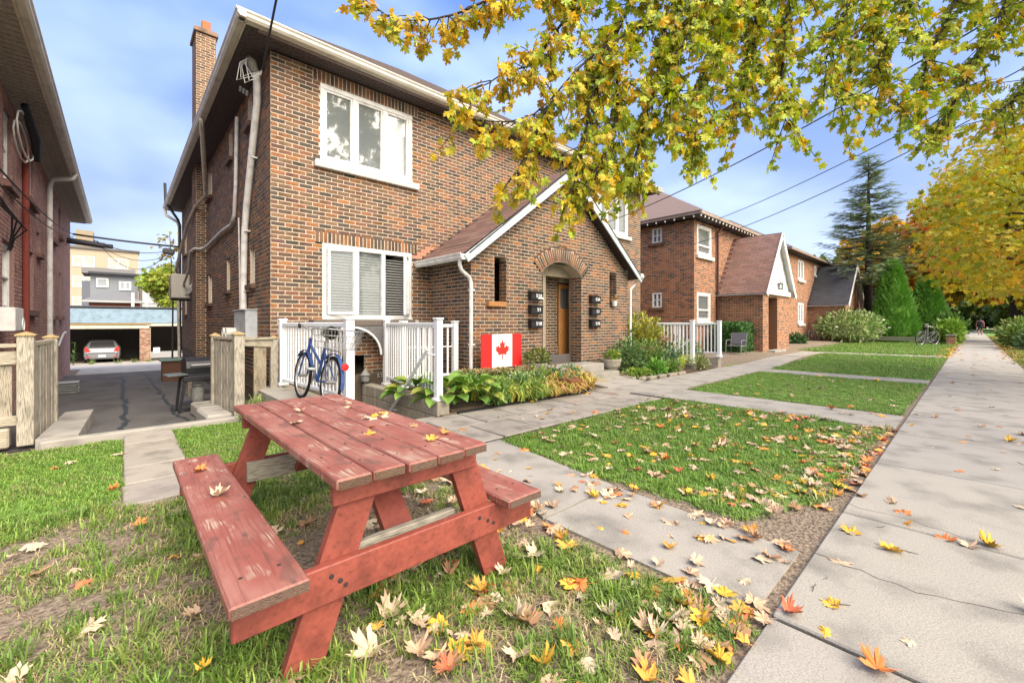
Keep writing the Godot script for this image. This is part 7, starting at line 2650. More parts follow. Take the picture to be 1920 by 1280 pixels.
		if k < 5:
			var st = mb(Color(0.14, 0.16, 0.05))
			st.tube([Vector3(0, -0.05, 0), Vector3(0.02, -e[1] + 0.1, 0)], 0.006, 4)
			part(o, "stem", st, M.matte)
		k += 1
	# weeds at the house corner
	for e in [[1.45, -6.75, "tall weeds in front of the slatted fence board"], [1.62, -6.45, "grassy weeds beside the concrete ledge"], [1.30, -6.35, "low weeds at the foot of the fence post"]]:
		var o = thing("weeds", e[2], "weed", Vector3(e[0], 0.0, e[1]), 0.0, "weeds by the house corner")
		part(o, "blades", strap_clump(46, 0.30, 0.22, [Color(0.16, 0.22, 0.06), Color(0.30, 0.30, 0.10), Color(0.12, 0.20, 0.05)], 0.006), M.greenery)
		leafy(o, "foliage", 120, Vector3(0, 0.10, 0), Vector3(0.2, 0.12, 0.16), 0.06, [Color(0.10, 0.19, 0.05), Color(0.14, 0.22, 0.06)], thin)
	# clipped box and chair before the orange house
	var box = thing("clipped_hedge", "clipped green hedge between white railing and gabled porch", "hedge", Vector3(18.7, 0, -6.8))
	var xs = []
	var cs = []
	for i in 2600:
		var p = Vector3(rng.randf_range(-0.75, 0.75), rng.randf_range(0.0, 1.25), rng.randf_range(-0.6, 0.6))
		var f = rng.randi() % 3
		if f == 0:
			p.z = 0.6 + rng.randf_range(-0.08, 0.04)
		elif f == 1:
			p.x = -0.75 + rng.randf_range(-0.04, 0.08)
		else:
			p.y = 1.25 + rng.randf_range(-0.08, 0.04)
		xs.append(Transform3D(turned(rv(1.0) + Vector3(0, 0.3, 0.1), rv(1.0)).scaled(Vector3.ONE * rng.randf_range(0.07, 0.13)), p))
		cs.append(jit(Color(0.05, 0.14, 0.02), 0.4))
	many(box, "foliage", ov, M.greenery, xs, cs)
	part(box, "core", MBox(Vector3(0, 0.58, 0), Vector3(1.4, 1.16, 1.1), 0.1, Color(0.05, 0.14, 0.02)), M.matte)
	var ch = thing("garden_chair", "grey metal garden chair by the clipped hedge", "chair", Vector3(17.2, 0, -6.1))
	for s in [-0.27, 0.27]:
		var fr = mb(Color(0.22, 0.22, 0.22))
		fr.tube([Vector3(-0.28, 0, s), Vector3(-0.24, 0.42, s), Vector3(0.25, 0.42, s), Vector3(0.32, 0.0, s)], 0.014, 5)
		fr.tube([Vector3(-0.24, 0.42, s), Vector3(-0.2, 0.64, s), Vector3(0.2, 0.64, s), Vector3(0.28, 0.44, s)], 0.014, 5)
		fr.tube([Vector3(0.22, 0.42, s), Vector3(0.36, 0.92, s)], 0.014, 5)
		part(ch, "side_frame", fr, M.plain)
	part(ch, "seat", MBox(Vector3(0, 0.43, 0), Vector3(0.5, 0.02, 0.5), 0.004, Color(0.14, 0.14, 0.15)), M.plain)
	var bk = mb(Color(0.14, 0.14, 0.15))
	bk.box(Vector3(0.3, 0.70, 0), Vector3(0.02, 0.46, 0.5), Basis(Vector3.BACK, -0.27))
	part(ch, "backrest", bk, M.plain)


# ------------------------------------------------------------------ the maple overhead
var leaf_shapes := []
var GOLD := [Color(0.66, 0.52, 0.03), Color(0.66, 0.48, 0.03), Color(0.62, 0.54, 0.05), Color(0.60, 0.42, 0.06)]
var LIME := [Color(0.46, 0.50, 0.04), Color(0.38, 0.46, 0.035), Color(0.56, 0.54, 0.05)]
var GREEN := [Color(0.27, 0.36, 0.03), Color(0.32, 0.39, 0.03), Color(0.21, 0.30, 0.03)]


func leaf_material(called: String, back: Color) -> void:
	mk(called, Color(1, 1, 1), 0.55)
	M[called].backlight_enabled = true
	M[called].backlight = back.linear_to_srgb()


func build_overhead_maple() -> void:
	leaf_material("leaf_gold", Color(0.78, 0.54, 0.03))
	leaf_material("leaf_lime", Color(0.60, 0.60, 0.03))
	leaf_material("leaf_green", Color(0.34, 0.44, 0.02))
	leaf_shapes = [maple_leaf(-0.15, 0.10, 1), maple_leaf(0.22, -0.15, 2), maple_leaf(-0.35, 0.25, 3), maple_leaf(0.1, 0.3, 4)]
	var tree = thing("maple_tree", "yellowing maple whose branches hang over the picture from above", "tree", Vector3(7.1, 0, 2.5))
	var C = tree.position
	var paths = [
		[[6.09, 5.97, -0.23], [4.70, 4.69, -1.10], [3.54, 4.01, -1.83], [3.08, 3.69, -2.12], [2.87, 3.48, -2.25], [2.65, 3.16, -2.39], [2.41, 2.97, -2.54], [2.03, 2.93, -2.75]],
		[[3.08, 3.69, -2.12], [2.90, 3.19, -2.15], [2.76, 2.75, -2.15], [2.70, 2.52, -2.16], [2.64, 2.30, -2.19]],
		[[4.70, 4.69, -1.10], [3.77, 4.47, -1.69], [2.91, 4.21, -2.22], [2.21, 3.90, -2.59], [1.87, 3.68, -2.76], [1.60, 3.61, -2.94], [1.39, 3.69, -3.07]],
		[[2.91, 4.21, -2.22], [2.74, 3.81, -2.37], [2.52, 3.47, -2.44], [2.28, 3.31, -2.59], [2.09, 3.18, -2.70]],
		[[3.54, 4.01, -1.83], [3.45, 3.55, -1.85], [3.32, 3.06, -1.90], [3.22, 2.72, -1.93], [3.25, 2.52, -1.90]],
		[[4.34, 4.69, -1.44], [4.03, 3.92, -1.59], [3.87, 3.40, -1.67], [3.79, 2.97, -1.68], [3.80, 2.80, -1.66]],
		[[4.70, 4.69, -1.10], [4.59, 4.04, -1.21], [4.52, 3.60, -1.20], [4.55, 3.18, -1.18]],
		[[5.40, 4.96, -0.73], [5.12, 4.21, -0.85], [5.01, 3.79, -0.96], [5.12, 3.36, -0.85]],
		[[5.93, 5.05, -0.38], [5.67, 4.25, -0.49], [5.51, 3.91, -0.63], [5.58, 3.59, -0.57], [5.68, 3.41, -0.48]],
		[[6.47, 5.14, -0.02], [6.19, 4.46, -0.14], [6.03, 4.02, -0.29], [5.95, 3.59, -0.36]],
		[[7.12, 5.22, 0.44], [6.64, 4.36, 0.14], [6.52, 4.05, 0.03], [6.40, 3.73, -0.08], [6.29, 3.40, -0.18]],
		[[8.12, 4.82, 0.96], [7.48, 4.16, 0.50], [7.09, 3.70, 0.28], [6.89, 3.48, 0.10]],
		[[3.08, 3.69, -2.12], [3.05, 3.28, -2.01], [2.99, 2.90, -2.01], [2.90, 2.68, -2.04], [2.82, 2.48, -2.06]],
		[[2.65, 3.16, -2.39], [2.52, 2.86, -2.44], [2.42, 2.62, -2.46], [2.29, 2.45, -2.51]],
		[[4.34, 4.69, -1.44], [4.41, 4.09, -1.38], [4.29, 3.65, -1.42], [4.17, 3.21, -1.46]],
		[[3.77, 4.47, -1.69], [3.38, 4.18, -2.05], [3.36, 3.97, -2.20], [3.22, 3.72, -2.34]],
		[[3.91, 4.47, -1.57], [3.54, 3.76, -1.64], [3.40, 3.33, -1.70], [3.33, 2.95, -1.69]],
		[[5.40, 4.96, -0.73], [5.74, 4.53, -0.69], [5.62, 4.14, -0.80]]]
	var reach = [0.30, 0.24, 0.18, 0.24, 0.34, 0.34, 0.36, 0.36, 0.36, 0.36, 0.36, 0.36, 0.30, 0.24, 0.36, 0.40, 0.36, 0.40]
	var trunk = mb()
	trunk.tube([Vector3(7.1, -0.1, 2.5) - C, Vector3(7.1, 0.3, 2.5) - C, Vector3(7.05, 2.0, 2.45) - C, Vector3(6.95, 3.8, 2.2) - C, Vector3(7.2, 6.5, 2.6) - C, Vector3(7.4, 9.0, 2.9) - C], [0.30, 0.22, 0.19, 0.17, 0.10, 0.03], 14)
	part(tree, "trunk", trunk, M.bark)
	var limbs = [[Vector3(6.95, 3.8, 2.2), Vector3(6.7, 5.2, 1.0), Vector3(6.09, 5.97, -0.23)], [Vector3(6.7, 5.2, 1.0), Vector3(6.6, 5.3, 0.4), Vector3(6.47, 5.14, -0.02)], [Vector3(6.7, 5.2, 1.0), Vector3(7.0, 5.3, 0.7), Vector3(7.12, 5.22, 0.44)], [Vector3(6.95, 3.8, 2.2), Vector3(7.8, 4.9, 1.6), Vector3(8.12, 4.82, 0.96)], [Vector3(6.09, 5.97, -0.23), Vector3(5.93, 5.05, -0.38)], [Vector3(6.09, 5.97, -0.23), Vector3(5.40, 4.96, -0.73)], [Vector3(4.70, 4.69, -1.10), Vector3(4.34, 4.69, -1.44), Vector3(3.91, 4.47, -1.57)]]
	for l in limbs:
		var b = mb()
		b.tube(l.map(func(p): return p - C), Array(range(l.size())).map(func(i): return lerpf(0.07, 0.025, float(i) / l.size())), 8)
		part(tree, "limb", b, M.bark)
	var shapes = []
	for i in paths.size():
		var P: Array = paths[i].map(func(e): return Vector3(e[0], e[1], e[2]))
		# the path as a smooth curve
		var cv = Curve3D.new()
		for k in P.size():
			var t: Vector3 = ((P[mini(k + 1, P.size() - 1)] as Vector3) - (P[maxi(k - 1, 0)] as Vector3)) * 0.18
			cv.add_point(P[k], -t, t)
		var L = cv.get_baked_length()
		var pts = []
		var rad = []
		var steps = maxi(6, int(L / 0.12))
		for k in steps + 1:
			pts.append(cv.sample_baked(L * k / steps, true) + rv(0.012) - C)
			rad.append(lerpf(0.030 if i in [0, 2] else 0.015, 0.004, float(k) / steps))
		var b = mb()
		b.tube(pts, rad, 6)
		var branch = part(tree, "branch", b, M.bark)
		# side twigs, each with leaves hanging from it
		var s = 0.12 if i > 0 else 0.5
		while s < L + 0.02:
			var p = cv.sample_baked(minf(s, L), true)
			var along = (cv.sample_baked(minf(s + 0.05, L), true) - cv.sample_baked(maxf(minf(s, L) - 0.05, 0.0), true)).normalized()
			for q in 2:
				var d = (along * 0.5 + rv(1.0) + Vector3(0, -0.45, 0)).normalized()
				var ln: float = reach[i] * rng.randf_range(0.5, 1.25)
				var e = p + d * ln + Vector3(0, -0.06, 0)
				var tw = mb()
				tw.tube([p - C, p.lerp(e, 0.55) + Vector3(0, 0.02, 0) - C, e - C], [0.0055, 0.0042, 0.0025], 4)
				part(branch, "twig", tw, M.bark)
				var n = 4 + int(ln / 0.034)
				for k in n:
					var at = p.lerp(e, lerpf(0.15, 1.05, float(k) / (n - 1))) + rv(0.022)
					var hang = (d * 0.5 + rv(0.8) + Vector3(0, -0.75, 0)).normalized()
					var size = rng.randf_range(0.05, 0.098)
					var tint = rng.randf()
					var west = clampf((3.3 - at.x) / 1.3, 0.0, 1.0)
					var kind = "gold" if tint < 0.18 + 0.55 * west else ("lime" if tint < 0.74 + 0.2 * west else "green")
					shapes.append([Transform3D(turned(hang, rv(1.0) + Vector3(0, 0.5, 0.2)).scaled(Vector3.ONE * size), at + hang * size * 0.3 - C), kind, at.distance_to(CAM)])
			s += 0.074
	# more crown above and behind, out of the picture
	for k in 900:
		var d = Vector3(rng.randfn(), rng.randfn(), rng.randfn()).normalized()
		var at = Vector3(7.6, 7.2, 2.9) + d * Vector3(2.6, 2.0, 2.4) * pow(rng.randf(), 0.4)
		shapes.append([Transform3D(turned((rv(1.0) + Vector3(0, -0.7, 0)), rv(1.0) + Vector3(0, 0.5, 0)).scaled(Vector3.ONE * rng.randf_range(0.1, 0.16)), at - C), "lime" if rng.randf() < 0.6 else "gold", 99.0])
	shapes.sort_custom(func(a, b): return a[2] < b[2])
	var sets = {}
	# the leaves nearest the eye one by one, the rest together
	var cols = {"gold": GOLD, "lime": LIME, "green": GREEN}
	var tinted = {}
	var n_single = 0
	for e in shapes:
		var k: String = e[1]
		if n_single < 300:
			var v = rng.randi() % 4
			var key = "%s%d" % [k, v]
			if not tinted.has(key):
				var m: StandardMaterial3D = M["leaf_" + k].duplicate()
				m.albedo_color = (cols[k][v % cols[k].size()] as Color).linear_to_srgb()
				tinted[key] = m
			var mi = MeshInstance3D.new()
			mi.name = "leaf"
			mi.mesh = leaf_shapes[rng.randi() % 4]
			mi.material_override = tinted[key]
			mi.transform = e[0]
			tree.add_child(mi, true)
			n_single += 1
			continue
		var key = "%s%d" % [k, rng.randi() % 4]
		if not sets.has(key):
			sets[key] = [[], []]
		sets[key][0].append(e[0])
		sets[key][1].append(jit(cols[k][rng.randi() % cols[k].size()], 0.25))
	var crown = thing_part(tree, "crown")
	crown.set_meta("kind", "stuff")
	for key in sets:
		many(crown, "leaves", leaf_shapes[int(key.right(1))], M["leaf_" + key.left(-1)], sets[key][0], sets[key][1])


# ------------------------------------------------------------------ other trees
func crown_clumps(root: Node3D, blobs: Array, per: int, size: float, cols: Array, mat: String, mesh: Mesh, droop := 0.5) -> void:
	var xs = []
	var cs = []
	for b in blobs:
		var c: Vector3 = b[0]
		var r: float = b[1]
		var tone: Color = cols[rng.randi() % cols.size()]
		for i in int(per * r * r):
			var d = Vector3(rng.randfn(), rng.randfn() * 0.8, rng.randfn()).normalized()
			var p = c + d * r * pow(rng.randf(), 0.45)
			var s = size * rng.randf_range(0.6, 1.25)
			xs.append(Transform3D(turned(d + rv(0.8) + Vector3(0, -droop, 0), d + rv(0.7) + Vector3(0, 0.6, 0)).scaled(Vector3.ONE * s), p))
			cs.append(jit(tone if rng.randf() < 0.6 else cols[rng.randi() % cols.size()], 0.25))
	many(root, "crown", mesh, M[mat], xs, cs)


func broad_tree(called: String, label: String, at: Vector3, h: float, r: Vector3, blobs: int, per: int, size: float, cols: Array, mat: String, low: float, trunk_r: float) -> void:
	var t = thing(called, label, "tree", at)
	var b = mb()
	b.tube([Vector3(0, -0.1, 0), Vector3(0.02, h * 0.2, 0), Vector3(-0.1, h * 0.45, 0.1), Vector3(0.1, h * 0.8, 0)], [trunk_r * 1.3, trunk_r, trunk_r * 0.75, trunk_r * 0.2], 10)
	part(t, "trunk", b, M.bark)
	var cl = []
	var cy = (h + low) * 0.5
	for i in blobs:
		var d = Vector3(rng.randfn(), rng.randfn(), rng.randfn()).normalized() * pow(rng.randf(), 0.4)
		var c = Vector3(d.x * r.x, cy + d.y * (h - low) * 0.5, d.z * r.z)
		cl.append([c, rng.randf_range(0.16, 0.30) * r.x])
		if i < 9:
			var l = mb()
			var s = Vector3(0, lerpf(low * 0.8, h * 0.6, rng.randf()), 0)
			l.tube([s, s.lerp(c, 0.5) + Vector3(0, 0.3, 0), c], [trunk_r * 0.4, trunk_r * 0.22, trunk_r * 0.08], 6)
			part(t, "limb", l, M.bark)
	crown_clumps(t, cl, per, size, cols, mat, leaf_shapes[0])


func conifer_spray() -> ArrayMesh:
	var b = mb()
	for i in 9:
		var t = i / 8.0
		for s in [-1.0, 1.0]:
			var p = Vector3(0, 0, t)
			var e = p + Vector3(s * 0.34 * (1.0 - t * 0.75), -0.03, 0.20)
			b.tri(p - Vector3(0, 0, 0.045), p + Vector3(0, 0, 0.045), e)
	b.tri(Vector3(-0.03, 0, 0), Vector3(0.03, 0, 0), Vector3(0, 0, 1.1))
	return b.mesh()


func build_far_trees() -> void:
	var spray = conifer_spray()
	var ov = oval_leaf(0.5, 0.08)
	var warm = GOLD + LIME + LIME + [Color(0.62, 0.32, 0.08), Color(0.50, 0.44, 0.06), Color(0.34, 0.40, 0.04)]
	# yellow maple over the sidewalk, trunk beside the picture
	var t = thing("street_maple", "golden maple leaning over the sidewalk at the edge of the picture", "tree", Vector3(14.5, 0, 2.9))
	var tb = mb()
	tb.tube([Vector3(0, -0.1, 0), Vector3(0, 1.5, 0), Vector3(0.1, 3.5, -0.1), Vector3(0.2, 7.0, 0)], [0.24, 0.17, 0.14, 0.03], 10)
	part(t, "trunk", tb, M.bark)
	var bl = []
	for e in [[-2.6, 2.9, -2.7, 0.75], [-1.6, 3.1, -2.9, 0.8], [-0.4, 3.0, -3.1, 0.8], [1.0, 3.0, -3.2, 0.85], [2.4, 3.2, -3.3, 0.85], [-3.1, 3.8, -2.3, 0.7], [-2.0, 4.0, -2.6, 0.85], [-0.5, 4.0, -3.0, 0.9], [1.2, 4.1, -3.2, 0.9], [2.8, 4.2, -3.4, 0.9], [-1.6, 5.0, -2.1, 0.85], [0.2, 5.2, -2.5, 0.9], [2.0, 5.4, -2.8, 0.9], [-3.0, 2.4, -2.0, 0.6], [-1.8, 2.3, -2.3, 0.6], [0.0, 2.3, -2.4, 0.65], [1.8, 2.35, -2.6, 0.65], [3.6, 2.7, -3.0, 0.8], [4.4, 3.8, -3.3, 0.9], [3.6, 5.2, -3.0, 0.9], [-2.5, 3.2, -1.2, 0.8], [-1.0, 4.5, -1.0, 1.0], [1.5, 4.5, -1.2, 1.1], [0.5, 6.2, -0.6, 1.1], [3.0, 3.0, -1.5, 1.0], [0.5, 3.2, -1.2, 1.0], [-0.5, 6.0, 1.5, 1.1], [2.0, 4.0, 1.6, 1.2], [-1.5, 4.0, 1.6, 1.1]]:
		bl.append([Vector3(e[0], e[1], e[2]), e[3]])
		var l = mb()
		var s = Vector3(0.05, rng.randf_range(1.6, 4.0), 0)
		l.tube([s, s.lerp(Vector3(e[0], e[1], e[2]), 0.5) + Vector3(0, 0.25, 0), Vector3(e[0], e[1], e[2])], [0.05, 0.03, 0.01], 5)
		part(t, "limb", l, M.bark)
	crown_clumps(t, bl, 360, 0.125, warm + LIME + LIME + [Color(0.36, 0.42, 0.05), Color(0.30, 0.38, 0.05), Color(0.55, 0.16, 0.05)], "leaf_gold", leaf_shapes[1])
	broad_tree("boulevard_tree", "dark trunked yellow tree standing in the shrubs beside the far sidewalk", Vector3(44.0, 0, 2.0), 12.5, Vector3(5.0, 5, 4.6), 60, 190, 0.42, warm, "leaf_gold", 2.6, 0.30)
	broad_tree("far_golden_tree", "hazy golden tree behind the taller cedar", Vector3(58.0, 0, -5.5), 11.5, Vector3(4.6, 4, 4.6), 46, 150, 0.55, GOLD + [Color(0.45, 0.20, 0.05), Color(0.30, 0.30, 0.05)], "leaf_gold", 2.6, 0.3)
	broad_tree("far_orange_tree", "orange tinged tree above the second cedar", Vector3(52.0, 0, -1.5), 9.0, Vector3(3.6, 4, 3.6), 36, 190, 0.5, [Color(0.50, 0.22, 0.05), Color(0.48, 0.30, 0.04), Color(0.30, 0.30, 0.04)], "leaf_gold", 3.0, 0.25)
	broad_tree("far_green_tree", "green tree behind the spruce trunk", Vector3(66.0, 0, -13.0), 9.5, Vector3(5, 4, 5), 36, 130, 0.6, [Color(0.13, 0.19, 0.05), Color(0.25, 0.27, 0.06), Color(0.10, 0.16, 0.05)], "leaf_green", 1.5, 0.3)
	var spots = [[104.0, -9.0, 11.0], [112.0, -3.0, 12.0], [118.0, 4.0, 12.0], [100.0, 8.0, 10.0], [124.0, -14.0, 13.0], [92.0, -16.0, 10.0], [110.0, 10.0, 12.0], [84.0, 6.5, 9.0]]
	var names = ["dark green tree straight beyond the walking person", "dark green tree closing the end of the sidewalk", "dark tree behind the boulevard trunk", "green tree at the far end of the street strip", "distant green tree behind the golden ones", "distant tree behind the spruce", "farthest dark tree by the street", "yellow green tree beside the far street"]
	for i in spots.size():
		var e: Array = spots[i]
		broad_tree("park_tree", names[i], Vector3(e[0], 0, e[1]), e[2], Vector3(6, 4, 6), 46, 60, 0.9, [Color(0.13, 0.20, 0.05), Color(0.20, 0.27, 0.06), Color(0.09, 0.15, 0.04)] if i < 7 else [Color(0.30, 0.30, 0.05), Color(0.2, 0.25, 0.05)], "leaf_green", 0.2, 0.35)
	broad_tree("facing_tree", "tall maple across the street, mirrored in the upper window", Vector3(12.5, 0, 14.5), 18.0, Vector3(4.5, 5, 4.0), 46, 60, 0.5, warm, "leaf_lime", 5.0, 0.3)
	# spruce
	var sp = thing("spruce_tree", "tall thin spruce with sparse branches above the far houses", "tree", Vector3(39.0, 0, -5.0))
	var st = mb(Color(2.4, 2.3, 2.1))
	st.tube([Vector3(0, 0, 0), Vector3(0.05, 6.0, 0), Vector3(0, 13.0, 0)], [0.30, 0.20, 0.02], 8)
	part(sp, "trunk", st, M.bark)
	var xs = []
	var cs = []
	var y = 4.3
	while y < 13.0:
		var len = lerpf(3.6, 0.35, pow((y - 4.3) / 8.7, 0.9))
		for k in 5:
			var a = rng.randf() * TAU
			var ln = len * rng.randf_range(0.55, 1.12)
			var d = Vector3(cos(a), 0, sin(a))
			var tip = Vector3(0, y, 0) + d * ln + Vector3(0, 0.16 * ln, 0)
			var mid = Vector3(0, y, 0) + d * ln * 0.5 + Vector3(0, -0.06 * ln, 0)
			var br = mb()
			br.tube([Vector3(0, y, 0), mid, tip], [0.05, 0.03, 0.008], 4)
			part(sp, "branch", br, M.bark)
			var n = int(ln / 0.13) + 2
			for j in n:
				var u = lerpf(0.22, 1.0, float(j) / (n - 1))
				var p = (Vector3(0, y, 0).lerp(mid, u * 2.0) if u < 0.5 else mid.lerp(tip, u * 2.0 - 1.0))
				for s in 2:
					var dir = d + Vector3(-d.z, 0, d.x) * rng.randf_range(-1.3, 1.3) + Vector3(0, rng.randf_range(-0.35, 0.25), 0)
					xs.append(Transform3D(turned(dir, Vector3.UP + rv(0.4)).scaled(Vector3.ONE * rng.randf_range(0.30, 0.60)), p + rv(0.14)))
					cs.append(jit(Color(0.26, 0.31, 0.17), 0.35))
		y += rng.randf_range(0.22, 0.38)
	many(sp, "needles", spray, M.greenery, xs, cs)
	# cedars
	for e in [[37.8, -3.6, 5.4, 1.35, "taller cone shaped cedar beside the variegated shrub"], [40.4, -2.1, 4.3, 1.35, "shorter cone shaped cedar nearest the sidewalk"]]:
		var cd = thing("cedar", e[4], "tree", Vector3(e[0], 0, e[1]), 0.0, "clipped cedars")
		xs = []
		cs = []
		for i in 5200:
			var h = pow(rng.randf(), 1.25)
			var a = rng.randf() * TAU
			var rr: float = e[3] * pow(1.0 - h, 0.62) * (0.80 + 0.18 * rng.randf() + 0.08 * sin(a * 3.0 + h * 9.0) + 0.05 * sin(a * 7.0 - h * 17.0)) * (1.0 if h > 0.07 else 0.85)
			var d = Vector3(cos(a), 0, sin(a))
			xs.append(Transform3D(turned(d * 0.6 + Vector3(0, 0.9, 0) + rv(0.4), d.cross(Vector3.UP) + rv(0.6)).scaled(Vector3.ONE * rng.randf_range(0.14, 0.34)), d * (rr + rng.randf_range(-0.06, 0.09)) + Vector3(0, 0.08 + h * e[2] * 0.97, 0)))
			cs.append(jit(Color(0.13, 0.30, 0.03), 0.3))
		many(cd, "foliage", spray, M.greenery, xs, cs)
		var co = mb(Color(0.13, 0.30, 0.03))
		co.lathe([Vector2(e[3] * 0.75, 0.05), Vector2(e[3] * 0.66, e[2] * 0.3), Vector2(e[3] * 0.42, e[2] * 0.65), Vector2(0.02, e[2] * 0.95)], Vector3.ZERO, 14)
		part(cd, "core", co, M.matte)
	# shrubs far along
	var sh = [
		[34.6, -5.4, 1.75, 1.05, [Color(0.30, 0.36, 0.14), Color(0.44, 0.46, 0.26), Color(0.16, 0.26, 0.07), Color(0.20, 0.31, 0.08)], "white and green variegated shrub beside the cedars", 2600],
		[36.4, -0.95, 0.62, 0.75, [Color(0.20, 0.34, 0.04), Color(0.26, 0.38, 0.05)], "bright green shrub at the sidewalk beyond the dark bicycle", 1100],
		[39.6, -1.05, 0.9, 0.95, [Color(0.09, 0.19, 0.03), Color(0.13, 0.24, 0.04)], "darker rounded shrub behind the bright green one", 1200],
		[33.5, 1.75, 0.85, 0.6, [Color(0.13, 0.21, 0.04), Color(0.20, 0.26, 0.05)], "green shrub on the street side of the sidewalk", 1100],
		[37.5, 2.0, 1.0, 0.8, [Color(0.16, 0.24, 0.05), Color(0.24, 0.29, 0.06)], "tall green shrub round the boulevard trunk", 1200],
		[31.0, 2.2, 0.9, 0.5, [Color(0.10, 0.18, 0.05), Color(0.16, 0.22, 0.06)], "low green shrub nearest along the street strip", 900],
		[28.5, -6.9, 0.5, 0.32, [Color(0.05, 0.12, 0.04), Color(0.08, 0.15, 0.05)], "low dark shrub beside the gabled porch", 420]]
	for e in sh:
		var o = thing("street_shrub", e[5], "shrub", Vector3(e[0], 0, e[1]), 0.0, "shrubs along the street")
		leafy(o, "foliage", e[6], Vector3(0, e[3], 0), Vector3(e[2], e[3], e[2]), 0.20, e[4], ov, 0.4, 0.35)
		part(o, "core", MBox(Vector3(0, e[3] * 0.8, 0), Vector3(e[2], e[3] * 1.1, e[2]), 0.2, e[4][0]), M.matte)
	# low fence in front of the cedars
	var fe = thing("garden_fence", "low wooden garden fence before the cedars", "fence", Vector3(37.0, 0, -3.5))
	for z in [[-2.7, 1.25], [1.6, 1.25]]:
		part(fe, "post", MBox(Vector3(-0.6 - z[0] * 0.1, z[1] * 0.5, z[0]), Vector3(0.17, z[1], 0.17), 0.02), M.fence)
	for yy in [0.22, 0.36]:
		var r = mb()
		r.bar(Vector3(-0.32, yy, -2.7), Vector3(-0.77, yy, 2.2), 0.05, 0.10)
		part(fe, "rail", r, M.fence_x)
	var ur = thing("brick_urn", "small red brick pillar at the sidewalk by the shrubs", "pillar", Vector3(35.5, 0, -0.85))
	brick_wall(ur, "brick_face", Vector3(35.3, 0, -0.65), Vector3.RIGHT, Vector3.BACK, 0.55, func(_v): return [[0.0, 0.45]], PAL_ORANGE, M.mortar_grey, 0)
	brick_wall(ur, "brick_face", Vector3(35.3, 0, -1.05), Vector3.BACK, Vector3.LEFT, 0.55, func(_v): return [[0.0, 0.4]], PAL_ORANGE, M.mortar_grey, 0)
	wpart(ur, "cap", MBox(Vector3(35.52, 0.58, -0.85), Vector3(0.5, 0.06, 0.46), 0.01), M.concrete)
	# tree beyond the garages
	var gt = thing("lane_tree", "yellow green tree rising behind the garages", "tree", Vector3(2.6, -1.25, -48.5))
	var gb = mb()
	gb.tube([Vector3(0, 0, 0), Vector3(0.1, 3.0, 0), Vector3(0, 6.5, 0)], [0.2, 0.14, 0.04], 8)
	part(gt, "trunk", gb, M.bark)
	var cl = []
	for i in 26:
		var d = Vector3(rng.randfn(), rng.randfn(), rng.randfn()).normalized() * pow(rng.randf(), 0.5)
		cl.append([Vector3(d.x * 1.5, 5.6 + d.y * 2.1, d.z * 1.3), rng.randf_range(0.45, 0.8)])
	crown_clumps(gt, cl, 210, 0.34, [Color(0.34, 0.40, 0.05), Color(0.26, 0.36, 0.04), Color(0.40, 0.42, 0.08)], "leaf_lime", leaf_shapes[0])
	var vine = thing("lane_sapling", "thin sapling with yellow leaves behind the house corner", "tree", Vector3(1.62, -0.45, -23.0))
	var vb = mb()
	vb.tube([Vector3(0, 0, 0), Vector3(0.02, 3.0, 0), Vector3(-0.1, 5.6, 0.1)], [0.04, 0.03, 0.01], 6)
	part(vine, "trunk", vb, M.bark)
	crown_clumps(vine, [[Vector3(-0.15, 4.9, 0.1), 0.5], [Vector3(-0.25, 4.3, 0.1), 0.42], [Vector3(-0.1, 5.4, 0.1), 0.35]], 150, 0.16, [Color(0.45, 0.40, 0.05), Color(0.45, 0.28, 0.06), Color(0.30, 0.34, 0.05)], "leaf_lime", leaf_shapes[0])


# ------------------------------------------------------------------ wires
func wire(called: String, label: String, a: Vector3, b: Vector3, sag: float, r: float) -> void:
	var m = mb(Color(0.03, 0.03, 0.035))
	var pts = []
	for i in 17:
		var t = i / 16.0
		pts.append(a.lerp(b, t) - a - Vector3(0, sag * 4.0 * t * (1.0 - t), 0))
	m.tube(pts, r, 5)
	single(called, m, M.plain, label, "wire", a, "overhead wires")


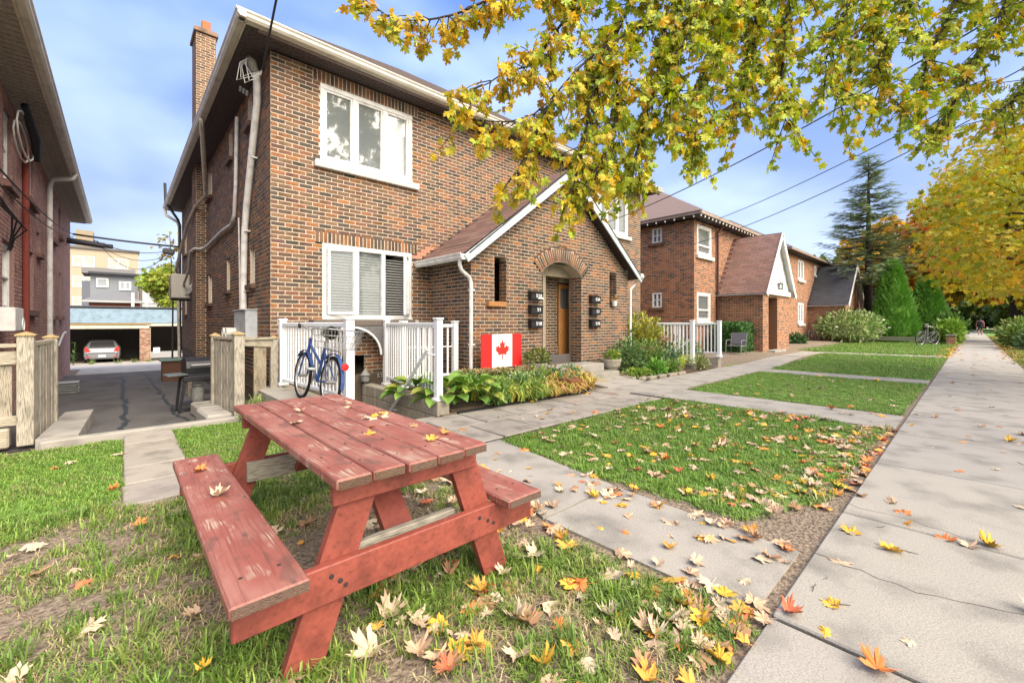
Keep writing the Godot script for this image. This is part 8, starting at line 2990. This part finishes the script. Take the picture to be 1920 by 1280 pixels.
func build_wires() -> void:
	wire("service_wire", "twisted cable rising from the weatherhead of the brown house out of the picture", Vector3(1.68, 5.36, -7.75), Vector3(1.05, 10.6, 3.6), 0.0, 0.017)
	wire("service_wire", "upper street cable sloping from the orange house to the maple branches", Vector3(17.2, 5.2, -7.55), Vector3(9.4, 6.6, 4.2), 0.42, 0.011)
	wire("service_wire", "lower street cable sloping from the orange house to the maple branches", Vector3(17.0, 4.45, -7.75), Vector3(9.4, 6.35, 4.2), 0.5, 0.011)
	wire("service_wire", "thin cable hanging through the maple leaves to the second upper window", Vector3(9.9, 4.0, -7.5), Vector3(5.4, 5.6, 4.2), 0.5, 0.010)
	wire("lane_wire", "thick cable crossing the gap between the houses", Vector3(-1.2, 4.35, -21.0), Vector3(1.7, 4.15, -20.2), 0.03, 0.035)
	wire("lane_wire", "highest thin sagging cable between the houses", Vector3(-0.7, 4.22, -21.0), Vector3(1.6, 4.1, -20.3), 0.30, 0.012)
	wire("lane_wire", "middle thin sagging cable between the houses", Vector3(-0.7, 4.2, -21.0), Vector3(1.6, 4.05, -20.3), 0.55, 0.010)
	wire("lane_wire", "lowest thin sagging cable between the houses", Vector3(-0.6, 4.2, -21.0), Vector3(1.3, 3.9, -20.3), 0.80, 0.010)
	wire("wall_wire", "upper cable running along the mauve wall", Vector3(-1.2, 3.35, -8.0), Vector3(-1.2, 4.35, -21.0), 0.15, 0.014)
	wire("wall_wire", "lower cable running along the mauve wall", Vector3(-1.2, 3.15, -8.0), Vector3(-1.2, 4.25, -21.0), 0.2, 0.012)
	var tr = mb(Color(0.03, 0.03, 0.04))
	tr.tube([Vector3(-0.5, 0, 0), Vector3(0.45, -0.08, 0)], 0.10, 8)
	tr.box(Vector3(0.55, -0.08, 0), Vector3(0.22, 0.14, 0.14), Basis.IDENTITY, 0.02)
	single("cable_splice", tr, M.plain, "dark cable splice hanging beside the mauve eaves", "cable box", Vector3(-0.85, 4.12, -21.0))
	var t2 = mb(Color(0.10, 0.10, 0.11))
	t2.box(Vector3.ZERO, Vector3(0.36, 0.22, 0.2), Basis(Vector3.BACK, -0.15), 0.05)
	single("cable_splice", t2, M.plain, "grey cable box hanging beside the brown house downpipe", "cable box", Vector3(1.32, 3.95, -20.3))


# ------------------------------------------------------------------ fallen leaves
func build_fallen_leaves() -> void:
	var shapes = [maple_leaf(0.12, 0.05, 11), maple_leaf(0.45, 0.0, 12), maple_leaf(-0.40, 0.12, 13), maple_leaf(0.1, 0.55, 14), maple_leaf(0.85, 0.1, 15), maple_leaf(-0.7, 0.45, 16), maple_leaf(0.3, -0.4, 17), maple_leaf(1.2, 0.3, 18), maple_leaf(-0.15, 0.2, 19)]
	var tones = [["pale tan", Color(0.46, 0.32, 0.21)], ["pale tan", Color(0.50, 0.37, 0.26)], ["cream", Color(0.50, 0.41, 0.29)], ["brown", Color(0.33, 0.19, 0.10)], ["yellow", Color(0.64, 0.38, 0.04)], ["golden", Color(0.58, 0.29, 0.05)], ["orange", Color(0.56, 0.19, 0.05)], ["russet", Color(0.46, 0.13, 0.06)]]
	var weight = [22, 22, 14, 9, 10, 10, 8, 4]
	var mats = []
	for t in tones:
		var m: StandardMaterial3D = M.dry_leaf.duplicate()
		m.albedo_color = (t[1] as Color).linear_to_srgb()
		mats.append(m)
	var pick = func():
		var r = rng.randi() % 99
		for i in weight.size():
			r -= weight[i]
			if r < 0:
				return i
		return 0
	var spots = []
	# [polygon or segment scatter, count, height, where]
	var fields = [
		[[[3.1, -3.4], [6.8, -3.45], [6.85, -0.75], [3.1, -0.8]], 300, 0.045, "on the leafy lawn"],
		[[[2.95, -1.4], [3.6, -0.62], [6.9, -0.62], [6.9, -0.95], [3.6, -1.15], [3.25, -1.7]], 210, 0.02, "in the drift along the sidewalk edge"],
		[[[2.1, -3.5], [3.0, -3.5], [2.85, -0.66], [2.1, -0.66]], 46, 0.028, "on the concrete front walk"],
		[[[2.55, -2.2], [2.9, -2.2], [2.9, -0.7], [2.55, -0.7]], 34, 0.03, "on the concrete front walk"],
		[[[0.9, -2.1], [2.05, -2.1], [2.05, -0.62], [0.7, -0.62]], 120, 0.03, "on bare earth by picnic table"],
		[[[1.6, -0.95], [2.1, -1.15], [2.15, -0.6], [1.55, -0.6]], 46, 0.03, "in the heap where the walks meet"],
		[[[0.9, -2.7], [2.3, -3.2], [2.1, -1.9], [1.5, -1.9]], 34, 0.04, "in the grass beside the far bench"],
		[[[-2.6, -3.6], [0.5, -3.8], [0.6, -0.65], [-0.9, -0.65]], 72, 0.035, "on the worn lawn before the bench"],
		[[[0.4, -2.9], [1.4, -2.9], [1.4, -1.4], [0.4, -1.4]], 30, 0.03, "under the picnic table"],
		[[[1.4, -0.56], [9.0, -0.56], [9.0, 0.8], [1.9, 0.8]], 44, 0.028, "on the sidewalk"],
		[[[2.0, -0.58], [4.2, -0.58], [3.8, 0.2], [2.0, -0.1]], 8, 0.028, "on the sidewalk"],
		[[[9.0, -0.56], [26.0, -0.56], [26.0, 0.9], [9.0, 0.9]], 46, 0.028, "far along the sidewalk"],
		[[[7.0, -0.75], [12.4, -0.75], [12.4, -3.6], [8.1, -3.6]], 46, 0.03, "on the second lawn"],
		[[[2.4, -3.6], [8.0, -3.6], [8.0, -4.8], [2.2, -4.8]], 20, 0.03, "on the paved path"],
		[[[-3.0, -6.2], [1.9, -6.3], [1.9, -4.4], [-3.0, -4.2]], 14, 0.04, "on the lawn by the driveway"]]
	for f in fields:
		var poly = PackedVector2Array(f[0].map(func(e): return Vector2(e[0], e[1])))
		var lo = poly[0]
		var hi = poly[0]
		for p in poly:
			lo = lo.min(p)
			hi = hi.max(p)
		var n = 0
		var tries = 0
		while n < f[1] and tries < 6000:
			tries += 1
			var x = rng.randf_range(lo.x, hi.x)
			var z = rng.randf_range(lo.y, hi.y)
			if inside(poly, x, z):
				spots.append([Vector3(x, f[2], z), f[3], lerpf(0.045, 0.122, pow(rng.randf(), 0.8)) * (1.08 if x < 2.5 else 1.0)])
				n += 1
	# orange drifts far along both edges of the sidewalk
	for k in 260:
		var x = rng.randf_range(22.0, 40.0)
		spots.append([Vector3(x, 0.03, (-0.72 if k % 2 else 1.1) + rng.randfn() * 0.16), "far drift", 0.14])
	for e in [[1.18, -2.95], [1.10, -2.78], [1.06, -2.42], [1.11, -2.40], [1.15, -2.38], [1.19, -2.45], [1.0, -2.2], [0.92, -2.05], [1.17, -2.05], [0.82, -2.85], [1.08, -2.37], [0.72, -2.55], [1.09, -1.75], [1.2, -1.8]]:
		spots.append([Vector3(e[0], 0.752, e[1]), "on the picnic table top", rng.randf_range(0.055, 0.085)])
	for e in [[0.34, -3.05], [0.36, -2.55]]:
		spots.append([Vector3(e[0], 0.446, e[1]), "on the near bench", 0.085])
	spots.sort_custom(func(a, b): return (a[0] as Vector3).distance_squared_to(CAM) < (b[0] as Vector3).distance_squared_to(CAM))
	var rest = {}
	var n_single = 0
	var singles = []
	for s in spots:
		var p: Vector3 = s[0]
		var size: float = s[2]
		var far: bool = s[1] == "far drift"
		var k: int = pick.call() if not far else [4, 5, 6][rng.randi() % 3]
		var B = Basis(Vector3.UP, rng.randf() * TAU) * Basis(Vector3.RIGHT, rng.randf_range(-0.28, 0.28)) * Basis(Vector3.FORWARD, rng.randf_range(-0.28, 0.28))
		if rng.randf() < 0.3:
			B = B * Basis(Vector3.FORWARD, PI)
		B = B.scaled(Vector3.ONE * size) * Basis.from_scale(Vector3(rng.randf_range(0.78, 1.12), 1.0, rng.randf_range(0.85, 1.1)))
		var tr = Transform3D(B, p + B * Vector3(0, 0, -0.4) - Vector3(0, 0.005, 0))
		var sh = rng.randi() % 9
		# in view of the photograph's direction, near first
		var fw = p.x * 0.678 - p.z * 0.735
		var rt = p.x * 0.735 + p.z * 0.678
		var seen: bool = fw > 0.9 and absf(rt / fw) < 1.25
		if seen and n_single < 300:
			var o = MeshInstance3D.new()
			o.name = numbered("fallen_leaf")
			o.mesh = shapes[sh]
			o.material_override = mats[k]
			o.transform = tr
			add_child(o)
			var big = "small " if size < 0.095 else ("large " if size > 0.118 else "")
			singles.append(o)
			tag(o, "%s%s %s maple leaf%s %s" % [big, ["flat", "cupped", "domed", "folded", "rolled", "hunched", "bent", "shrivelled", "wavy"][sh], tones[k][0], " upturned" if B.y.y < 0.0 else "", s[1]], "leaf", "fallen maple leaves")
			n_single += 1
		else:
			if not rest.has(sh):
				rest[sh] = [[], []]
			rest[sh][0].append(tr)
			rest[sh][1].append(jit(tones[k][1], 0.15))
	var alike = {}
	for o in singles:
		alike[o.get_meta("label")] = alike.get(o.get_meta("label"), []) + [o]
	for l in alike:
		if alike[l].size() > 1:
			for i in alike[l].size():
				alike[l][i].set_meta("label", l + ["", ", second nearest", ", third nearest", ", fourth nearest", ", fifth nearest", ", sixth nearest", ", seventh nearest", ", eighth nearest", ", farther off"][mini(i, 8)] + (", nearest one" if i == 0 else ""))
	var litter = Node3D.new()
	litter.name = "leaf_litter"
	add_child(litter)
	tag(litter, "remaining fallen maple leaves scattered over lawns and walks", "leaves", "", "stuff")
	for sh in rest:
		many(litter, "leaves", shapes[sh], M.dry_leaf, rest[sh][0], rest[sh][1])


# crumbs of earth and small stones on the worn ground, bits of twig on the concrete
func build_litter() -> void:
	var st = mb()
	var q = [Vector3(1, 0, 0.1), Vector3(0.1, 0, 0.8), Vector3(-0.9, 0.05, 0), Vector3(0, -0.1, -1.0)]
	for i in 4:
		st.tri(q[(i + 1) % 4], q[i], Vector3(0.1, 0.6, -0.05))
	var xs = []
	var cs = []
	for i in 5200:
		var x = rng.randf_range(-1.6, 2.05)
		var z = rng.randf_range(-3.6, -0.62)
		if i % 5 == 0:
			x = rng.randf_range(2.05, 7.0)
			z = rng.randf_range(-0.85, -0.6)
		xs.append(Transform3D(Basis(Vector3.UP, rng.randf() * TAU).scaled(Vector3.ONE * rng.randf_range(0.002, 0.008)), Vector3(x, 0.002, z)))
		cs.append(jit([Color(0.22, 0.17, 0.12), Color(0.30, 0.26, 0.21), Color(0.12, 0.09, 0.065)][rng.randi() % 3], 0.3))
	var o = many(self, "soil_crumbs", st.mesh(), M.matte, xs, cs)
	tag(o, "crumbs of earth and small stones on the worn ground", "soil", "", "stuff")
	var tw = mb(Color(0.10, 0.07, 0.05))
	tw.tube([Vector3(-0.5, 0, 0), Vector3(-0.1, 0.02, 0.03), Vector3(0.5, 0, -0.02)], 0.02, 4)
	tw.tube([Vector3(-0.1, 0.02, 0.03), Vector3(0.1, 0.01, 0.16)], 0.013, 4)
	xs = []
	for i in 45:
		xs.append(Transform3D(Basis(Vector3.UP, rng.randf() * TAU).scaled(Vector3.ONE * rng.randf_range(0.02, 0.09)), Vector3(rng.randf_range(1.4, 12.0), 0.024, rng.randf_range(-0.55, 0.9)) if i % 3 else Vector3(rng.randf_range(0.2, 2.8), 0.022, rng.randf_range(-3.3, -0.7))))
	var t = many(self, "twig_litter", tw.mesh(), M.matte, xs)
	tag(t, "bits of dry twig scattered on walks and worn lawn", "twigs", "", "stuff")


# ------------------------------------------------------------------ the person walking away
# bones [a, b, ra, rb] as one smooth skin on a grid
func skin(bones: Array, cell: float, paint: Callable) -> ArrayMesh:
	var lo = Vector3(INF, INF, INF)
	var hi = -lo
	for b in bones:
		for e in [[b[0], b[2]], [b[1], b[3]]]:
			lo = lo.min(e[0] - Vector3.ONE * (e[1] + cell * 2))
			hi = hi.max(e[0] + Vector3.ONE * (e[1] + cell * 2))
	var n = Vector3i(((hi - lo) / cell).ceil())
	var field = PackedFloat32Array()
	field.resize(n.x * n.y * n.z)
	for z in n.z:
		for y in n.y:
			for x in n.x:
				var p = lo + Vector3(x, y, z) * cell
				var d = 10.0
				for b in bones:
					var ab: Vector3 = b[1] - b[0]
					var t = clampf((p - b[0]).dot(ab) / ab.length_squared(), 0, 1)
					var e = p.distance_to(b[0] + ab * t) - lerpf(b[2], b[3], t)
					var h = clampf(0.5 + 0.5 * (d - e) / 0.04, 0, 1)
					d = lerpf(d, e, h) - 0.04 * h * (1 - h)
				field[x + n.x * (y + n.y * z)] = d
	var at = func(x, y, z): return field[x + n.x * (y + n.y * z)]
	var vert = {}
	var m = mb()
	for z in n.z - 1:
		for y in n.y - 1:
			for x in n.x - 1:
				var s = Vector3.ZERO
				var c = 0
				for e in [[0, 0, 0, 1, 0, 0], [0, 1, 0, 1, 1, 0], [0, 0, 1, 1, 0, 1], [0, 1, 1, 1, 1, 1], [0, 0, 0, 0, 1, 0], [1, 0, 0, 1, 1, 0], [0, 0, 1, 0, 1, 1], [1, 0, 1, 1, 1, 1], [0, 0, 0, 0, 0, 1], [1, 0, 0, 1, 0, 1], [0, 1, 0, 0, 1, 1], [1, 1, 0, 1, 1, 1]]:
					var f0: float = at.call(x + e[0], y + e[1], z + e[2])
					var f1: float = at.call(x + e[3], y + e[4], z + e[5])
					if (f0 < 0) != (f1 < 0):
						s += Vector3(x + e[0], y + e[1], z + e[2]).lerp(Vector3(x + e[3], y + e[4], z + e[5]), f0 / (f0 - f1))
						c += 1
				if c:
					vert[Vector3i(x, y, z)] = lo + s / c * cell
	for k in vert:
		for ax in 3:
			var d = Vector3i(1 if ax == 0 else 0, 1 if ax == 1 else 0, 1 if ax == 2 else 0)
			var q = Vector3i(d.y, d.z, d.x)
			var r = Vector3i(d.z, d.x, d.y)
			var f0: float = at.call(k.x, k.y, k.z)
			var k2: Vector3i = k + d
			var f1: float = at.call(k2.x, k2.y, k2.z)
			if (f0 < 0) == (f1 < 0) or not (vert.has(k - q) and vert.has(k - r) and vert.has(k - q - r)):
				continue
			m.col = paint.call(vert[k])
			if f0 < 0:
				m.quad(vert[k - q - r], vert[k - r], vert[k], vert[k - q])
			else:
				m.quad(vert[k - q - r], vert[k - q], vert[k], vert[k - r])
	return m.mesh()


func build_person() -> void:
	var p = thing("person", "person in dark shorts with a black backpack walking away along the sidewalk", "person", Vector3(66.0, 0.02, 0.55), PI / 2)
	# facing +z before the turn, so away from the viewer after it
	var bones = [
		[Vector3(0, 0.95, 0), Vector3(0, 1.40, 0.02), 0.15, 0.17], [Vector3(-0.15, 1.42, 0.0), Vector3(0.15, 1.42, 0.0), 0.075, 0.075], [Vector3(0, 1.45, 0.02), Vector3(0, 1.60, 0.04), 0.06, 0.055],
		[Vector3(0, 1.66, 0.05), Vector3(0, 1.70, 0.05), 0.09, 0.10],
		[Vector3(-0.19, 1.42, 0), Vector3(-0.26, 1.14, -0.03), 0.055, 0.045], [Vector3(-0.26, 1.14, -0.03), Vector3(-0.26, 0.90, 0.08), 0.042, 0.034], [Vector3(-0.26, 0.90, 0.08), Vector3(-0.26, 0.82, 0.11), 0.035, 0.03],
		[Vector3(0.19, 1.42, 0), Vector3(0.27, 1.14, -0.02), 0.055, 0.045], [Vector3(0.27, 1.14, -0.02), Vector3(0.28, 0.90, 0.10), 0.042, 0.034], [Vector3(0.28, 0.90, 0.10), Vector3(0.28, 0.82, 0.13), 0.035, 0.03],
		[Vector3(-0.09, 0.92, 0), Vector3(-0.10, 0.50, 0.05), 0.10, 0.06], [Vector3(-0.10, 0.50, 0.05), Vector3(-0.10, 0.08, -0.04), 0.058, 0.04], [Vector3(-0.10, 0.05, -0.05), Vector3(-0.10, 0.04, 0.12), 0.045, 0.035],
		[Vector3(0.09, 0.92, 0), Vector3(0.11, 0.50, -0.02), 0.10, 0.06], [Vector3(0.11, 0.50, -0.02), Vector3(0.11, 0.10, -0.16), 0.058, 0.04], [Vector3(0.11, 0.07, -0.17), Vector3(0.11, 0.04, -0.02), 0.045, 0.035]]
	var paint = func(v: Vector3) -> Color:
		if v.y > 1.52:
			return Color(0.03, 0.022, 0.018) if v.z < 0.09 else Color(0.38, 0.20, 0.13)
		if v.y > 0.96 or absf(v.x) > 0.22:
			return Color(0.30, 0.12, 0.14) if v.y > 1.15 else (Color(0.42, 0.22, 0.14) if absf(v.x) > 0.2 else Color(0.03, 0.03, 0.035))
		if v.y > 0.55:
			return Color(0.02, 0.02, 0.024)
		if v.y > 0.13:
			return Color(0.42, 0.22, 0.14)
		return Color(0.03, 0.03, 0.03)
	part(p, "body", skin(bones, 0.03, paint), M.cloth)
	var bp = mb(Color(0.015, 0.016, 0.02))
	bp.box(Vector3(0, 1.24, -0.22), Vector3(0.32, 0.46, 0.18), Basis.IDENTITY, 0.06)
	bp.box(Vector3(0, 1.14, -0.32), Vector3(0.24, 0.22, 0.06), Basis.IDENTITY, 0.025)
	part(p, "backpack", bp, M.cloth)
